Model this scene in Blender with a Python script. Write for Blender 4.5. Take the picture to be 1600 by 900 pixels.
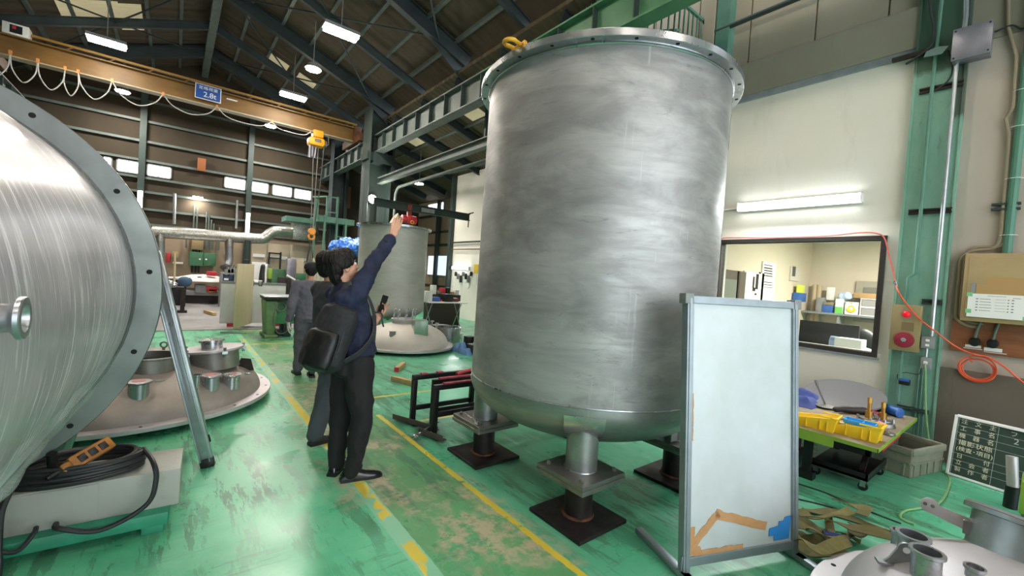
import bpy, bmesh, math, random
from mathutils import Vector, Matrix, noise, Euler
D = bpy.data
PI = math.pi
for o in list(D.objects): D.objects.remove(o)
SC = bpy.context.scene
COL = SC.collection

# ------------------------------------------------------------ camera, world, exposure
F = 665.0; CAMZ = 1.61
def cam_axes():
    hs, hy, vx = .068, 434., 272.
    d = lambda x, y: Vector(((x-800)/F, -(y-450)/F, -1.))
    a = d(vx, hy+hs*(vx-800)); b = d(1600, hy+hs*800)
    Z = b.cross(a).normalized()
    if Z.y < 0: Z = -Z
    Y = a.normalized(); X = Y.cross(Z)
    return Matrix((X, Y, Z))
RM = cam_axes()
cd = D.cameras.new('camera'); cam = D.objects.new('camera', cd); COL.objects.link(cam)
cam.matrix_world = Matrix.Translation((0, 0, CAMZ)) @ RM.to_4x4()
cd.sensor_width = 36; cd.lens = 36*F/1600; cd.clip_start = .02; cd.clip_end = 200
SC.camera = cam
w = D.worlds.new('world'); SC.world = w; w.use_nodes = True
w.node_tree.nodes['Background'].inputs[0].default_value = (.86, .93, 1, 1)
w.node_tree.nodes['Background'].inputs[1].default_value = 2.2
SC.view_settings.view_transform = 'Standard'; SC.view_settings.look = 'None'
SC.view_settings.exposure = 1.1; SC.view_settings.gamma = 1; SC.view_settings.use_curve_mapping = False
LAMP_W = 105.0; TUBE_W = 26.0

# survey helpers: a sight line from the camera met with a plane of the building
CP = Vector((0, 0, CAMZ))
def ray(px, py): return RM @ Vector(((px-800)/F, -(py-450)/F, -1.))
def hit(px, py, ax, val):
    r = ray(px, py); return CP + r*((val-CP[ax])/r[ax])
def aX(px, py, X): return hit(px, py, 0, X)
def aY(px, py, Y): return hit(px, py, 1, Y)
def aZ(px, py, z=0.): return hit(px, py, 2, z)

# ------------------------------------------------------------ materials
def lin(c):
    if isinstance(c, str):
        c = c.lstrip('#'); c = [int(c[i:i+2], 16)/255 for i in (0, 2, 4)]
    return tuple((x/12.92 if x <= .04045 else ((x+.055)/1.055)**2.4) for x in c[:3]) + (1.,)
MC = {}
def mat(name, col='#888888', rough=.5, metal=0., col2=None, scale=4., stretch=(1, 1, 1), detail=4., lo=.35, hi=.65,
        bump=0., bscale=None, emit=None, estr=0., coat=0., spec=.5, rvar=0., alpha=1., trans=0., fac=1.):
    if name in MC: return MC[name]
    m = D.materials.new(name); m.use_nodes = True; nt = m.node_tree; N = nt.nodes; L = nt.links
    b = N['Principled BSDF']
    b.inputs['Base Color'].default_value = lin(col); b.inputs['Roughness'].default_value = rough
    b.inputs['Metallic'].default_value = metal; b.inputs['Specular IOR Level'].default_value = spec
    b.inputs['Coat Weight'].default_value = coat; b.inputs['Coat Roughness'].default_value = .15
    if alpha < 1: b.inputs['Alpha'].default_value = alpha
    if trans: b.inputs['Transmission Weight'].default_value = trans
    if emit: b.inputs['Emission Color'].default_value = lin(emit); b.inputs['Emission Strength'].default_value = estr
    if col2 or bump or rvar:
        tc = N.new('ShaderNodeTexCoord'); mp = N.new('ShaderNodeMapping'); mp.inputs['Scale'].default_value = stretch
        L.new(tc.outputs['Object'], mp.inputs[0])
        nz = N.new('ShaderNodeTexNoise'); nz.inputs['Scale'].default_value = scale; nz.inputs['Detail'].default_value = detail
        nz.inputs['Roughness'].default_value = .6
        L.new(mp.outputs[0], nz.inputs['Vector'])
        mr = N.new('ShaderNodeMapRange'); mr.inputs[1].default_value = lo; mr.inputs[2].default_value = hi
        mr.inputs[4].default_value = fac
        L.new(nz.outputs[0], mr.inputs[0])
        if col2:
            mx = N.new('ShaderNodeMix'); mx.data_type = 'RGBA'
            mx.inputs[6].default_value = lin(col); mx.inputs[7].default_value = lin(col2)
            L.new(mr.outputs[0], mx.inputs[0]); L.new(mx.outputs[2], b.inputs['Base Color'])
        if rvar:
            m2 = N.new('ShaderNodeMapRange'); m2.inputs[1].default_value = .3; m2.inputs[2].default_value = .7
            m2.inputs[3].default_value = rough-rvar; m2.inputs[4].default_value = rough+rvar
            L.new(nz.outputs[0], m2.inputs[0]); L.new(m2.outputs[0], b.inputs['Roughness'])
        if bump:
            n2 = nz
            if bscale:
                n2 = N.new('ShaderNodeTexNoise'); n2.inputs['Scale'].default_value = bscale; n2.inputs['Detail'].default_value = 3
                L.new(mp.outputs[0], n2.inputs['Vector'])
            bp = N.new('ShaderNodeBump'); bp.inputs['Strength'].default_value = bump; bp.inputs['Distance'].default_value = .01
            L.new(n2.outputs[0], bp.inputs['Height']); L.new(bp.outputs[0], b.inputs['Normal'])
    MC[name] = m
    return m

class G:            # tiny node-graph helper for the hand-made materials
    def __init__(s, name):
        s.m = D.materials.new(name); s.m.use_nodes = True; s.nt = s.m.node_tree; s.N = s.nt.nodes; s.L = s.nt.links
        s.b = s.N['Principled BSDF']; MC[name] = s.m
        tc = s.N.new('ShaderNodeTexCoord'); s.P = tc.outputs['Object']
        g = s.N.new('ShaderNodeNewGeometry'); s.W = g.outputs['Position']
    def sep(s, v):
        n = s.N.new('ShaderNodeSeparateXYZ'); s.L.new(v, n.inputs[0]); return n.outputs
    def setin(s, sock, v):
        if isinstance(v, bpy.types.NodeSocket): s.L.new(v, sock)
        else: sock.default_value = v
    def math(s, op, a, b=0., c=None, clamp=False):
        n = s.N.new('ShaderNodeMath'); n.operation = op; n.use_clamp = clamp
        s.setin(n.inputs[0], a); s.setin(n.inputs[1], b)
        if c is not None: s.setin(n.inputs[2], c)
        return n.outputs[0]
    def noise(s, scale, stretch=(1, 1, 1), detail=4, vec=None, rough=.6, dist=0., rot=(0, 0, 0)):
        mp = s.N.new('ShaderNodeMapping'); mp.inputs['Scale'].default_value = stretch; mp.inputs['Rotation'].default_value = rot
        s.L.new(vec or s.P, mp.inputs[0])
        n = s.N.new('ShaderNodeTexNoise'); n.inputs['Scale'].default_value = scale; n.inputs['Detail'].default_value = detail
        n.inputs['Roughness'].default_value = rough; n.inputs['Distortion'].default_value = dist
        s.L.new(mp.outputs[0], n.inputs['Vector']); return n.outputs[0]
    def step(s, v, lo, hi, a=0., b=1.):
        n = s.N.new('ShaderNodeMapRange'); s.setin(n.inputs[0], v)
        for i, x in zip((1, 2, 3, 4), (lo, hi, a, b)): s.setin(n.inputs[i], x)
        return n.outputs[0]
    def mix(s, f, a, b):
        n = s.N.new('ShaderNodeMix'); n.data_type = 'RGBA'; s.setin(n.inputs[0], f)
        s.setin(n.inputs[6], lin(a) if isinstance(a, str) else a); s.setin(n.inputs[7], lin(b) if isinstance(b, str) else b)
        return n.outputs[2]
    def band(s, v, c, half, soft=.01):        # 1 inside c +- half
        d = s.math('ABSOLUTE', s.math('SUBTRACT', v, c))
        return s.step(d, half, half+soft, 1., 0.)
    def mul(s, *a):
        r = a[0]
        for x in a[1:]: r = s.math('MULTIPLY', r, x)
        return r
    def bump(s, h, strength=.3, dist=.01):
        n = s.N.new('ShaderNodeBump'); n.inputs['Strength'].default_value = strength; n.inputs['Distance'].default_value = dist
        s.L.new(h, n.inputs['Height']); s.L.new(n.outputs[0], s.b.inputs['Normal'])
    def out(s, col=None, rough=None, metal=None):
        for k, v in (('Base Color', col), ('Roughness', rough), ('Metallic', metal)):
            if v is not None: s.setin(s.b.inputs[k], lin(v) if isinstance(v, str) else v)
        return s.m

# ------------------------------------------------------------ mesh building
def frame(p, z, x=None):
    z = Vector(z).normalized()
    x = Vector(x) if x is not None else (Vector((1, 0, 0)) if abs(z.x) < .9 else Vector((0, 1, 0)))
    x = (x - z*x.dot(z)).normalized(); y = z.cross(x)
    return Matrix.Translation(p) @ Matrix((x, y, z)).transposed().to_4x4()
def RZ(deg, loc=(0, 0, 0)): return Matrix.Translation(loc) @ Matrix.Rotation(math.radians(deg), 4, 'Z')

class MB:
    def __init__(s, T=None): s.bm = bmesh.new(); s.T = T or Matrix()
    def v(s, p): return s.bm.verts.new(s.T @ Vector(p))
    def f(s, vs, mi=0):
        try: fc = s.bm.faces.new(vs); fc.material_index = mi; return fc
        except ValueError: return None
    def hexa(s, P, mi=0):
        V = [s.v(p) for p in P]
        for q in ((0, 3, 2, 1), (4, 5, 6, 7), (0, 1, 5, 4), (1, 2, 6, 5), (2, 3, 7, 6), (3, 0, 4, 7)): s.f([V[i] for i in q], mi)
        return s
    def box(s, c, d, M=None, mi=0, taper=1.):
        P = []
        for z in (-.5, .5):
            t = taper if z > 0 else 1.
            for x, y in ((-.5, -.5), (.5, -.5), (.5, .5), (-.5, .5)): P.append(Vector((x*d[0]*t, y*d[1]*t, z*d[2])))
        M = (Matrix.Translation(c) @ M.to_4x4()) if M is not None else Matrix.Translation(c)
        return s.hexa([M @ p for p in P], mi)
    def b2(s, lo, hi, mi=0):
        return s.box([(a+b)/2 for a, b in zip(lo, hi)], [abs(b-a) for a, b in zip(lo, hi)], mi=mi)
    def bar(s, p0, p1, w, h, up=(0, 0, 1), mi=0):      # box beam from p0 to p1
        p0 = Vector(p0); p1 = Vector(p1); z = (p1-p0)
        F_ = frame((p0+p1)/2, z, up)                  # x axis of the frame = up-ish
        P = []
        for k in (-.5, .5):
            for x, y in ((-.5, -.5), (.5, -.5), (.5, .5), (-.5, .5)): P.append(F_ @ Vector((x*h, y*w, k*z.length)))
        return s.hexa(P, mi)
    def ibeam(s, p0, p1, w, h, t=.02, up=(0, 0, 1), mi=0):
        p0 = Vector(p0); p1 = Vector(p1); z = (p1-p0).normalized(); u = Vector(up); u = (u-z*u.dot(z)).normalized()
        s.bar(p0+u*(h/2-t/2), p1+u*(h/2-t/2), w, t, up, mi); s.bar(p0-u*(h/2-t/2), p1-u*(h/2-t/2), w, t, up, mi)
        return s.bar(p0, p1, t, h-2*t, up, mi)
    def ring(s, F_, r, n, sx=1., sy=1.):
        return [s.v(F_ @ Vector((r*sx*math.cos(2*PI*i/n), r*sy*math.sin(2*PI*i/n), 0))) for i in range(n)]
    def bridge(s, A, B, mi=0):
        n = len(A)
        for i in range(n): s.f([A[i], A[(i+1) % n], B[(i+1) % n], B[i]], mi)
    def cyl(s, p0, p1, r0, r1=None, n=16, mi=0, cap=True):
        r1 = r0 if r1 is None else r1; p0 = Vector(p0); p1 = Vector(p1)
        A = s.ring(frame(p0, p1-p0), r0, n); B = s.ring(frame(p1, p1-p0), r1, n)
        s.bridge(A, B, mi)
        if cap: s.f(A[::-1], mi); s.f(B, mi)
        return s
    def lathe(s, prof, F_=None, n=48, mi=0, closed=False):      # prof: (r, z) list, spun about the frame's z
        F_ = F_ or Matrix(); R = []
        for r, z in prof:
            if r < 1e-5: R.append([s.v(F_ @ Vector((0, 0, z)))])
            else: R.append(s.ring(F_ @ Matrix.Translation((0, 0, z)), r, n))
        if closed: R.append(R[0])
        for A, B in zip(R, R[1:]):
            if len(A) == 1 and len(B) == 1: continue
            if len(A) == 1:
                for i in range(n): s.f([A[0], B[(i+1) % n], B[i]], mi)
            elif len(B) == 1:
                for i in range(n): s.f([A[i], A[(i+1) % n], B[0]], mi)
            else: s.bridge(A, B, mi)
        return s
    def tube(s, pts, r, n=8, mi=0, closed=False, rs=None):
        pts = [Vector(p) for p in pts]; m = len(pts); R = []; px = None
        for i, p in enumerate(pts):
            a = pts[(i-1) % m] if (i or closed) else p; b = pts[(i+1) % m] if (i < m-1 or closed) else p
            t = (b-a); t = t.normalized() if t.length > 1e-9 else Vector((0, 0, 1))
            if px is None: px = t.orthogonal().normalized()
            px = (px-t*px.dot(t)); px = px.normalized() if px.length > 1e-6 else t.orthogonal().normalized()
            R.append(s.ring(frame(p, t, px), rs[i] if rs else r, n))
        for A, B in zip(R, R[1:]): s.bridge(A, B, mi)
        if closed: s.bridge(R[-1], R[0], mi)
        else: s.f(R[0][::-1], mi); s.f(R[-1], mi)
        return s
    def torus(s, F_, R, r, n=32, k=8, mi=0, sx=1., a0=0, a1=None):
        full = a1 is None; a1 = 2*PI if full else a1
        pts = [F_ @ Vector((R*sx*math.cos(a0+(a1-a0)*i/n), R*math.sin(a0+(a1-a0)*i/n), 0)) for i in range(n if full else n+1)]
        return s.tube(pts, r, k, mi, closed=full)
    def prism(s, pts, F_, t, mi=0):                     # outline (x, y) extruded along the frame's z by t
        A = [s.v(F_ @ Vector((x, y, 0))) for x, y in pts]; B = [s.v(F_ @ Vector((x, y, t))) for x, y in pts]
        s.bridge(A, B, mi); s.f(A[::-1], mi); s.f(B, mi); return s
    def sph(s, c, r, n=16, M=None, mi=0):
        if not hasattr(r, '__len__'): r = (r, r, r)
        F_ = Matrix.Translation(c) @ (M.to_4x4() if M is not None else Matrix()) @ Matrix.Diagonal((r[0], r[1], r[2], 1))
        k = n//2
        return s.lathe([(math.sin(PI*i/k), -math.cos(PI*i/k)) for i in range(k+1)], F_, n, mi)
    def cap(s, p0, p1, r0, r1, n=14):                   # tapered capsule for bodies
        s.sph(p0, r0, n); s.sph(p1, r1, n); s.cyl(p0, p1, r0, r1, n); return s
    def grid(s, fn, nu, nv, mi=0, thick=0.):
        V = [[s.v(fn(i/nu, j/nv)) for j in range(nv+1)] for i in range(nu+1)]
        for i in range(nu):
            for j in range(nv): s.f([V[i][j], V[i+1][j], V[i+1][j+1], V[i][j+1]], mi)
        return s
    def build(s, name, m, parent=None, smooth=True, bevel=0., solid=0., ang=35, voxel=0., relax=0, fold=None, sub=0):
        bm = s.bm
        bmesh.ops.recalc_face_normals(bm, faces=bm.faces)
        me = D.meshes.new(name); 
        org = Vector()
        if parent is None and bm.verts:
            xs = [v.co for v in bm.verts]
            org = Vector(((min(v.x for v in xs)+max(v.x for v in xs))/2, (min(v.y for v in xs)+max(v.y for v in xs))/2, min(v.z for v in xs)))
            bmesh.ops.translate(bm, verts=bm.verts, vec=-org)
        bm.to_mesh(me); bm.free()
        for x in (m if isinstance(m, (list, tuple)) else [m]): me.materials.append(x)
        o = D.objects.new(name, me); COL.objects.link(o)
        mods = []
        if voxel:
            md = o.modifiers.new('r', 'REMESH'); md.mode = 'VOXEL'; md.voxel_size = voxel; mods.append(md)
            if relax: md = o.modifiers.new('s', 'SMOOTH'); md.factor = .5; md.iterations = relax; mods.append(md)
        if solid: md = o.modifiers.new('t', 'SOLIDIFY'); md.thickness = solid; md.offset = 0; mods.append(md)
        if bevel:
            md = o.modifiers.new('b', 'BEVEL'); md.width = bevel; md.segments = 2; md.limit_method = 'ANGLE'; md.angle_limit = .6; mods.append(md)
        if sub: md = o.modifiers.new('u', 'SUBSURF'); md.levels = sub; md.render_levels = sub; mods.append(md)
        if mods:
            dg = bpy.context.evaluated_depsgraph_get(); dg.update()
            nm = D.meshes.new_from_object(o.evaluated_get(dg)); o.modifiers.clear(); o.data = nm; nm.name = name
            D.meshes.remove(me); me = nm
        if fold:
            for v, nn in zip(me.vertices, [v.normal.copy() for v in me.vertices]): v.co += nn*fold(v.co)
        if smooth:
            me.polygons.foreach_set('use_smooth', [True]*len(me.polygons))
            if not voxel and hasattr(me, 'set_sharp_from_angle'): me.set_sharp_from_angle(angle=math.radians(ang))
        if parent is not None:
            root = parent
            while root.parent: root = root.parent
            o.parent = parent
            inv = (Matrix.Translation(root.location) @ root.rotation_euler.to_matrix().to_4x4()).inverted()
            me.transform(inv)
        else: o.location = org
        return o

def thing(name, label, cat, loc=(0, 0, 0), rot=0., group=None):
    o = D.objects.new(name, None); COL.objects.link(o); o.location = loc; o.rotation_euler = (0, 0, math.radians(rot))
    o.empty_display_size = .1
    o['label'] = label; o['category'] = cat
    if group: o['group'] = group
    return o
def tag(o, label, cat, group=None, kind=None):
    o['label'] = label; o['category'] = cat
    if group: o['group'] = group
    if kind: o['kind'] = kind
    return o
def struct(o): o['kind'] = 'structure'; return o
def dup(root, loc, label, rot=None):
    r = root.copy(); COL.objects.link(r); r.location = loc; r['label'] = label
    if rot is not None: r.rotation_euler = (0, 0, math.radians(rot))
    for ch in list(root.children):
        c = ch.copy(); COL.objects.link(c); c.parent = r
        for g in list(ch.children):
            d = g.copy(); COL.objects.link(d); d.parent = c
    return r
def text(body, name, m, F_, size, parent, depth=.002, align='CENTER', sx=1., bold=0.):
    cu = D.curves.new(name, 'FONT'); cu.body = body; cu.size = size; cu.align_x = align; cu.align_y = 'CENTER'; cu.extrude = depth; cu.offset = bold
    t = D.objects.new('tmp', cu); COL.objects.link(t)
    dg = bpy.context.evaluated_depsgraph_get(); dg.update()
    me = D.meshes.new_from_object(t.evaluated_get(dg)); D.objects.remove(t)
    me.transform(F_ @ Matrix.Diagonal((sx, 1, 1, 1))); me.materials.clear(); me.materials.append(m)
    o = D.objects.new(name, me); COL.objects.link(o)
    root = parent
    while root.parent: root = root.parent
    o.parent = parent
    me.transform((Matrix.Translation(root.location) @ root.rotation_euler.to_matrix().to_4x4()).inverted())
    return o
def arc(c, r, a0, a1, n=16, ax='xy'):
    out = []
    for i in range(n+1):
        a = a0+(a1-a0)*i/n; u, v = r*math.cos(a), r*math.sin(a)
        out.append(Vector(c)+{'xy': Vector((u, v, 0)), 'xz': Vector((u, 0, v)), 'yz': Vector((0, u, v))}[ax])
    return out
def spline(pts, n=8, closed=False):
    P = [Vector(p) for p in pts]; m = len(P); out = []
    rng = range(m) if closed else range(m-1)
    for i in rng:
        p1, p2 = P[i], P[(i+1) % m]
        p0 = P[(i-1) % m] if (closed or i) else p1*2-p2
        p3 = P[(i+2) % m] if (closed or i+2 < m) else p2*2-p1
        for k in range(n):
            t = k/n
            out.append(.5*((2*p1)+(p2-p0)*t+(2*p0-5*p1+4*p2-p3)*t*t+(3*p1-p0-3*p2+p3)*t**3))
    if not closed: out.append(P[-1])
    return out
# ------------------------------------------------------------ hand-made materials
def floor_material():
    g = G('floor_paint'); x, y, z = g.sep(g.W)
    big = g.noise(.45, vec=g.W, detail=5); mid = g.noise(1.7, vec=g.W, detail=6, rough=.65)
    fine = g.noise(9, vec=g.W, detail=8, rough=.7); scr = g.noise(7, (1, .16, 1), 7, g.W, .75, rot=(0, 0, .35))
    scr2 = g.noise(11, (.12, 1, 1), 6, g.W, .75, rot=(0, 0, -.25))
    base = g.mix(g.step(big, .35, .65), '#4aae80', '#64c497')
    base = g.mix(g.step(mid, .42, .62, 0, .55), base, '#82d6ac')
    # the walkway between the two lines: older, darker green
    aisle = g.mul(g.band(x, 1.48, .33, .03), g.step(y, .3, .6))
    rightz = g.step(x, 1.82, 1.9)
    base = g.mix(g.mul(rightz, g.step(mid, .3, .7, .25, .75)), base, '#4f9f80')  # shade round the tank pads, put into the floor colour right of the line
    base = g.mix(g.mul(aisle, g.step(mid, .3, .55, .6, 1.)), base, '#639c68')
    # older green showing where the top coat has worn off in strokes
    worn = g.mul(g.step(scr, .51, .545), g.step(g.noise(.8, vec=g.W, detail=3), .40, .54))
    base = g.mix(g.mul(worn, .85), base, '#4c7c60')
    worn2 = g.mul(g.step(scr2, .55, .6), g.step(g.noise(1.1, vec=g.W, detail=2), .45, .6))
    base = g.mix(g.mul(worn2, .6), base, '#57876f')
    light = g.mul(g.step(scr, .44, .41), g.step(g.noise(1.3, vec=g.W, detail=2), .5, .62), rightz)
    base = g.mix(g.mul(light, .7), base, '#a3d1b8')
    # bare pinkish concrete in the walkway
    patch = g.mul(g.step(g.noise(1.25, (1, .6, 1), 5, g.W, .7), .49, .56), g.step(x, .85, 1.1), g.step(x, 2.0, 1.8))
    grit = g.step(fine, .42, .56)
    base = g.mix(g.mul(patch, grit, .85), base, '#bfae94')
    spot = g.mul(g.step(g.noise(3.2, vec=g.W, detail=6, rough=.75), .66, .70), .8)
    base = g.mix(spot, base, '#a08f80')
    # painted lines
    wob = g.math('MULTIPLY', g.math('SUBTRACT', fine, .5), .03)
    xx = g.math('ADD', x, wob); yy = g.math('ADD', y, wob)
    chip = g.step(g.noise(14, vec=g.W, detail=5), .58, .66, 1., 0.)
    mint = g.mul(g.band(xx, 1.14, .05, .005), g.step(y, .5, .6), g.step(mid, .3, .36))
    base = g.mix(g.mul(mint, .95), base, '#8ac9a8')
    l1 = g.mul(g.band(xx, 1.825, .022, .004), g.step(y, 4.52, 4.5), chip)
    l2 = g.mul(g.band(xx, 1.145, .035, .004), g.step(g.noise(3.5, vec=g.W, detail=2), .50, .53), g.step(y, 10.2, 10.0))
    l2b = g.mul(g.band(xx, 1.145, .035, .004), g.band(y, 5.0, .55, .2), chip)
    l3 = g.mul(g.band(yy, 5.15, .022, .004), g.band(x, 2.9, .9), chip)
    l4 = g.mul(g.band(yy, 9.4, .03, .004), g.band(x, 1.55, .45), chip)
    l5 = g.mul(g.band(yy, 4.12, .022, .004), g.band(x, 2.6, .45), chip)
    ln = g.math('MAXIMUM', g.math('MAXIMUM', g.math('MAXIMUM', l1, l2), g.math('MAXIMUM', l3, l4)), g.math('MAXIMUM', l2b, l5))
    base = g.mix(g.mul(ln, .95), base, '#d9c23e')
    g.out(base, g.step(mid, .3, .7, .22, .45)); g.bump(fine, .08, .004)
    return g.m
def steel_mat(name, c1, c2, c3, rough=.38, metal=.85, vertical=False, weld=False, aniso=.0, bands=None, spots=.7):
    g = G(name); x, y, z = g.sep(g.P)
    st = (1, 1, .18) if vertical else (.35, .35, 1.6)
    sm = g.noise(2.6, (.6, .6, 1.7), 5, rough=.6, dist=.5)
    brush = g.noise(9, (st[0], st[1], st[2]*2.2), 6, rough=.7, dist=.4)
    blot = g.noise(1.2, (1, 1, 1.4), 4, dist=.8)
    c = g.mix(g.step(sm, .38, .60), c1, c2)
    c = g.mix(g.step(brush, .45, .75, 0, .65), c, c3)
    c = g.mix(g.step(blot, .5, .68, 0, .45), c, c1)
    if spots:
        mk = g.mul(g.step(g.noise(6, (.6, .6, 2.6), 8, rough=.8, dist=1.5), .57, .62), g.step(g.noise(2.2, detail=2), .5, .58))
        c = g.mix(g.mul(mk, spots*.55), c, '#5e5c5a')
        dr = g.mul(g.step(g.noise(30, (1, 1, .05), 3), .62, .68), g.step(g.noise(2.5, detail=2), .55, .62)); c = g.mix(g.mul(dr, .35), c, '#c9c8c4')
    r = g.step(brush, .3, .7, rough-.08, rough+.12)
    g.out(c, r, metal)
    g.bump(brush, .12, .003)
    return g.m
def film_mat():
    g = G('wrapped_steel'); P = g.P
    # coordinates round the axis: the film is wound, so its creases run round the shell (z is the axis here)
    x, y, z = g.sep(P); a = g.math('ARCTAN2', y, x)
    cb = g.N.new('ShaderNodeCombineXYZ'); g.L.new(g.math('MULTIPLY', a, .9), cb.inputs[0]); g.L.new(z, cb.inputs[1])
    cr = g.noise(24, (.12, 1.6, 1), 5, cb.outputs[0], .7, .3, rot=(0, 0, .06)); cr2 = g.noise(60, (.06, 1.2, 1), 3, cb.outputs[0], .6, rot=(0, 0, -.03))
    blot = g.noise(2, (1, 1, 1), 3, cb.outputs[0])
    c = g.mix(g.step(blot, .4, .6), '#9c999f', '#bab7bd')
    c = g.mix(g.step(cr, .52, .64, 0, .85), c, '#f7f7fa'); c = g.mix(g.step(cr2, .6, .72, 0, .35), c, '#85828a')
    g.out(c, g.step(cr, .35, .65, .3, .5), .3); g.b.inputs['Coat Weight'].default_value = .45; g.b.inputs['Coat Roughness'].default_value = .22
    h = g.math('ADD', cr, g.math('MULTIPLY', cr2, .5)); g.bump(h, .55, .006)
    return g.m
def ribbed(name, c1, c2, axis='x', freq=14., b=.4):
    g = G(name); x, y, z = g.sep(g.W); v = {'x': x, 'y': y, 'z': z}[axis]
    s = g.math('SINE', g.math('MULTIPLY', v, freq*2*PI))
    n = g.noise(1.3, vec=g.W, detail=6); n2 = g.noise(5, (1, 1, .3), 5, g.W)
    c = g.mix(g.step(n, .3, .7), c1, c2); c = g.mix(g.step(n2, .5, .75, 0, .5), c, c1)
    g.out(c, .85, 0.); g.bump(s, b, .02); return g.m
def paint_wall(name, c1, c2, c3, lo=0.):
    g = G(name); x, y, z = g.sep(g.W)
    n = g.noise(.7, vec=g.W, detail=5); n2 = g.noise(4, (1, 1, .25), 6, g.W, .7)
    c = g.mix(g.step(n, .35, .65), c1, c2); c = g.mix(g.step(n2, .56, .75, 0, .6), c, c3)
    g.out(c, .8, 0.); g.bump(n2, .12, .004); return g.m
def column_mat():
    g = G('column_green'); x, y, z = g.sep(g.W)
    n = g.noise(3, (1, 1, .6), 6, g.W, .7, .5); n2 = g.noise(9, (1, 1, .2), 5, g.W, .7)
    c = g.mix(g.step(n, .35, .65), '#6f9c89', '#82ab99'); c = g.mix(g.step(n2, .6, .72, 0, .6), c, '#3f6f5c')
    zz = g.math('ADD', z, g.math('MULTIPLY', g.math('SUBTRACT', n, .5), .25))
    up = g.step(zz, 4.1, 4.16)
    c = g.mix(up, c, '#3f5f4c')
    old = g.mul(g.step(g.math('ADD', y, g.math('MULTIPLY', g.math('SUBTRACT', n, .5), .1)), .74, .72), g.step(zz, 3.55, 3.6))
    c = g.mix(old, c, '#48584a')
    g.out(c, .45, 0.); g.bump(n2, .15, .004); return g.m
M = {}
M['floor'] = floor_material()
M['tank'] = steel_mat('brushed_tank_steel', '#8c8b8a', '#b1b0ae', '#a09e9c', .48, .5)
M['head'] = steel_mat('dull_steel_head', '#8b8e8a', '#a3a6a2', '#96948e', .42, .8)
M['bright'] = mat('machined_steel', '#c4c5c8', .28, .9, '#a8abb0', 3, (1, 1, 1), rvar=.1)
M['plate'] = mat('plate_steel', '#96948f', .4, .8, '#7f7d78', 5, rvar=.08)
M['legsteel'] = mat('leg_steel', '#a9aba9', .42, .8, '#8d8f8e', 4, (1, 1, 1), rvar=.06)
M['tank2'] = steel_mat('second_tank_steel', '#a9aaa4', '#b8b9b4', '#b0b0aa', .5, .3, spots=0.)
M['pickled'] = mat('pickled_head', '#8a7f78', .55, .55, '#a39b95', 2.2, (1, 1, 1), 6, rvar=.1)
M['paledome'] = mat('pale_blasted_head', '#c6bfb7', .6, .15, '#d2ccc5', 2.)
M['satin'] = mat('satin_steel', '#c6c1c3', .45, .5, '#b9b3b6', 1.4, rvar=.05)
M['film'] = film_mat()
M['black_iron'] = mat('black_iron', '#26211f', .55, .5, '#3b3431', 6, bump=.2, rvar=.12)
M['pad'] = mat('dark_steel_pad', '#3a3536', .5, .6, '#2a2526', 5, bump=.1, rvar=.1)
M['rust'] = mat('rusty_weld', '#7a4a30', .8, .2, '#3a2720', 18, bump=.5)
M['column'] = column_mat()
M['dkgreen'] = mat('dark_green_steel', '#26332f', .6, 0., '#2d3c37', 3, (1, 1, .4))
M['navysteel'] = mat('dark_roof_steel', '#1f2a2c', .6, 0., '#2b3739', 2)
M['girder'] = mat('girder_grey_green', '#5c6661', .55, 0., '#4d5853', 2.5)
M['ltgreen'] = mat('light_green_paint', '#5f8a78', .5, 0., '#4e7767', 3)
M['brgreen'] = mat('machine_green', '#3c6f4c', .4, 0., '#336343', 4)
M['limegreen'] = mat('lime_green_paint', '#86a83c', .4, 0., '#7a9c36', 3)
M['yellowcrane'] = mat('crane_ochre', '#7f5c26', .5, 0., '#664a20', 1.5, (1, 1, 3), fac=.9)
M['ochre_edge'] = mat('crane_flange_ochre', '#94702f', .5)
M['hoist'] = mat('hoist_yellow', '#e2a01c', .4)
M['shackle'] = mat('shackle_yellow', '#e8ad2a', .35, 0., '#c98f1e', 8)
M['roof'] = ribbed('roof_board', '#4d4232', '#3f3628', 'y', 3.2, .6)
M['roof2'] = ribbed('lean_to_board', '#5f543f', '#4c4332', 'y', 5, .7)
M['farwall'] = ribbed('far_wall_board', '#2f2618', '#392f20', 'x', 1.1, .25)
M['lowfar'] = paint_wall('far_low_wall', '#8d7c66', '#9c8b76', '#6b5d4c')
M['plaster'] = paint_wall('cream_plaster', '#d9d5c8', '#e0dcd2', '#cbc5b6')
M['concrete'] = paint_wall('concrete_beam', '#85806f', '#8f8a79', '#76725f')
M['beige'] = paint_wall('beige_panel', '#a89b86', '#b0a390', '#98907c')
M['stone'] = paint_wall('grey_beige_render', '#ada195', '#b8aca1', '#98907f')
M['brownbase'] = paint_wall('brown_skirting_render', '#63594e', '#6c6257', '#50483f')
M['greyfloor'] = mat('grey_concrete_floor', '#8d8b8c', .4, 0., '#9c9a9a', 1.5, rvar=.1)
M['skylight'] = mat('roof_light_sheet', '#b8ad8a', .6, 0., '#a39878', 3, (1, 6, 1), emit='#c8bd98', estr=.2)
M['glow'] = mat('lamp_glow', '#ffffff', .5, emit='#fff4e2', estr=40)
M['tube'] = mat('tube_glow', '#ffffff', .5, emit='#f4fbff', estr=8)
M['winglow'] = mat('daylight_glass', '#ffffff', .4, emit='#eef4ff', estr=2.0)
M['winglow2'] = mat('daylight_glass_blue', '#dfe8f4', .3, emit='#c3d2e6', estr=.6)
M['alu'] = mat('aluminium', '#b9bfc1', .35, .8, '#a2a8aa', 6, rvar=.08)
M['alugrey'] = mat('grey_aluminium_frame', '#9ba5ab', .4, .5, '#8a949a', 5)
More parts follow.
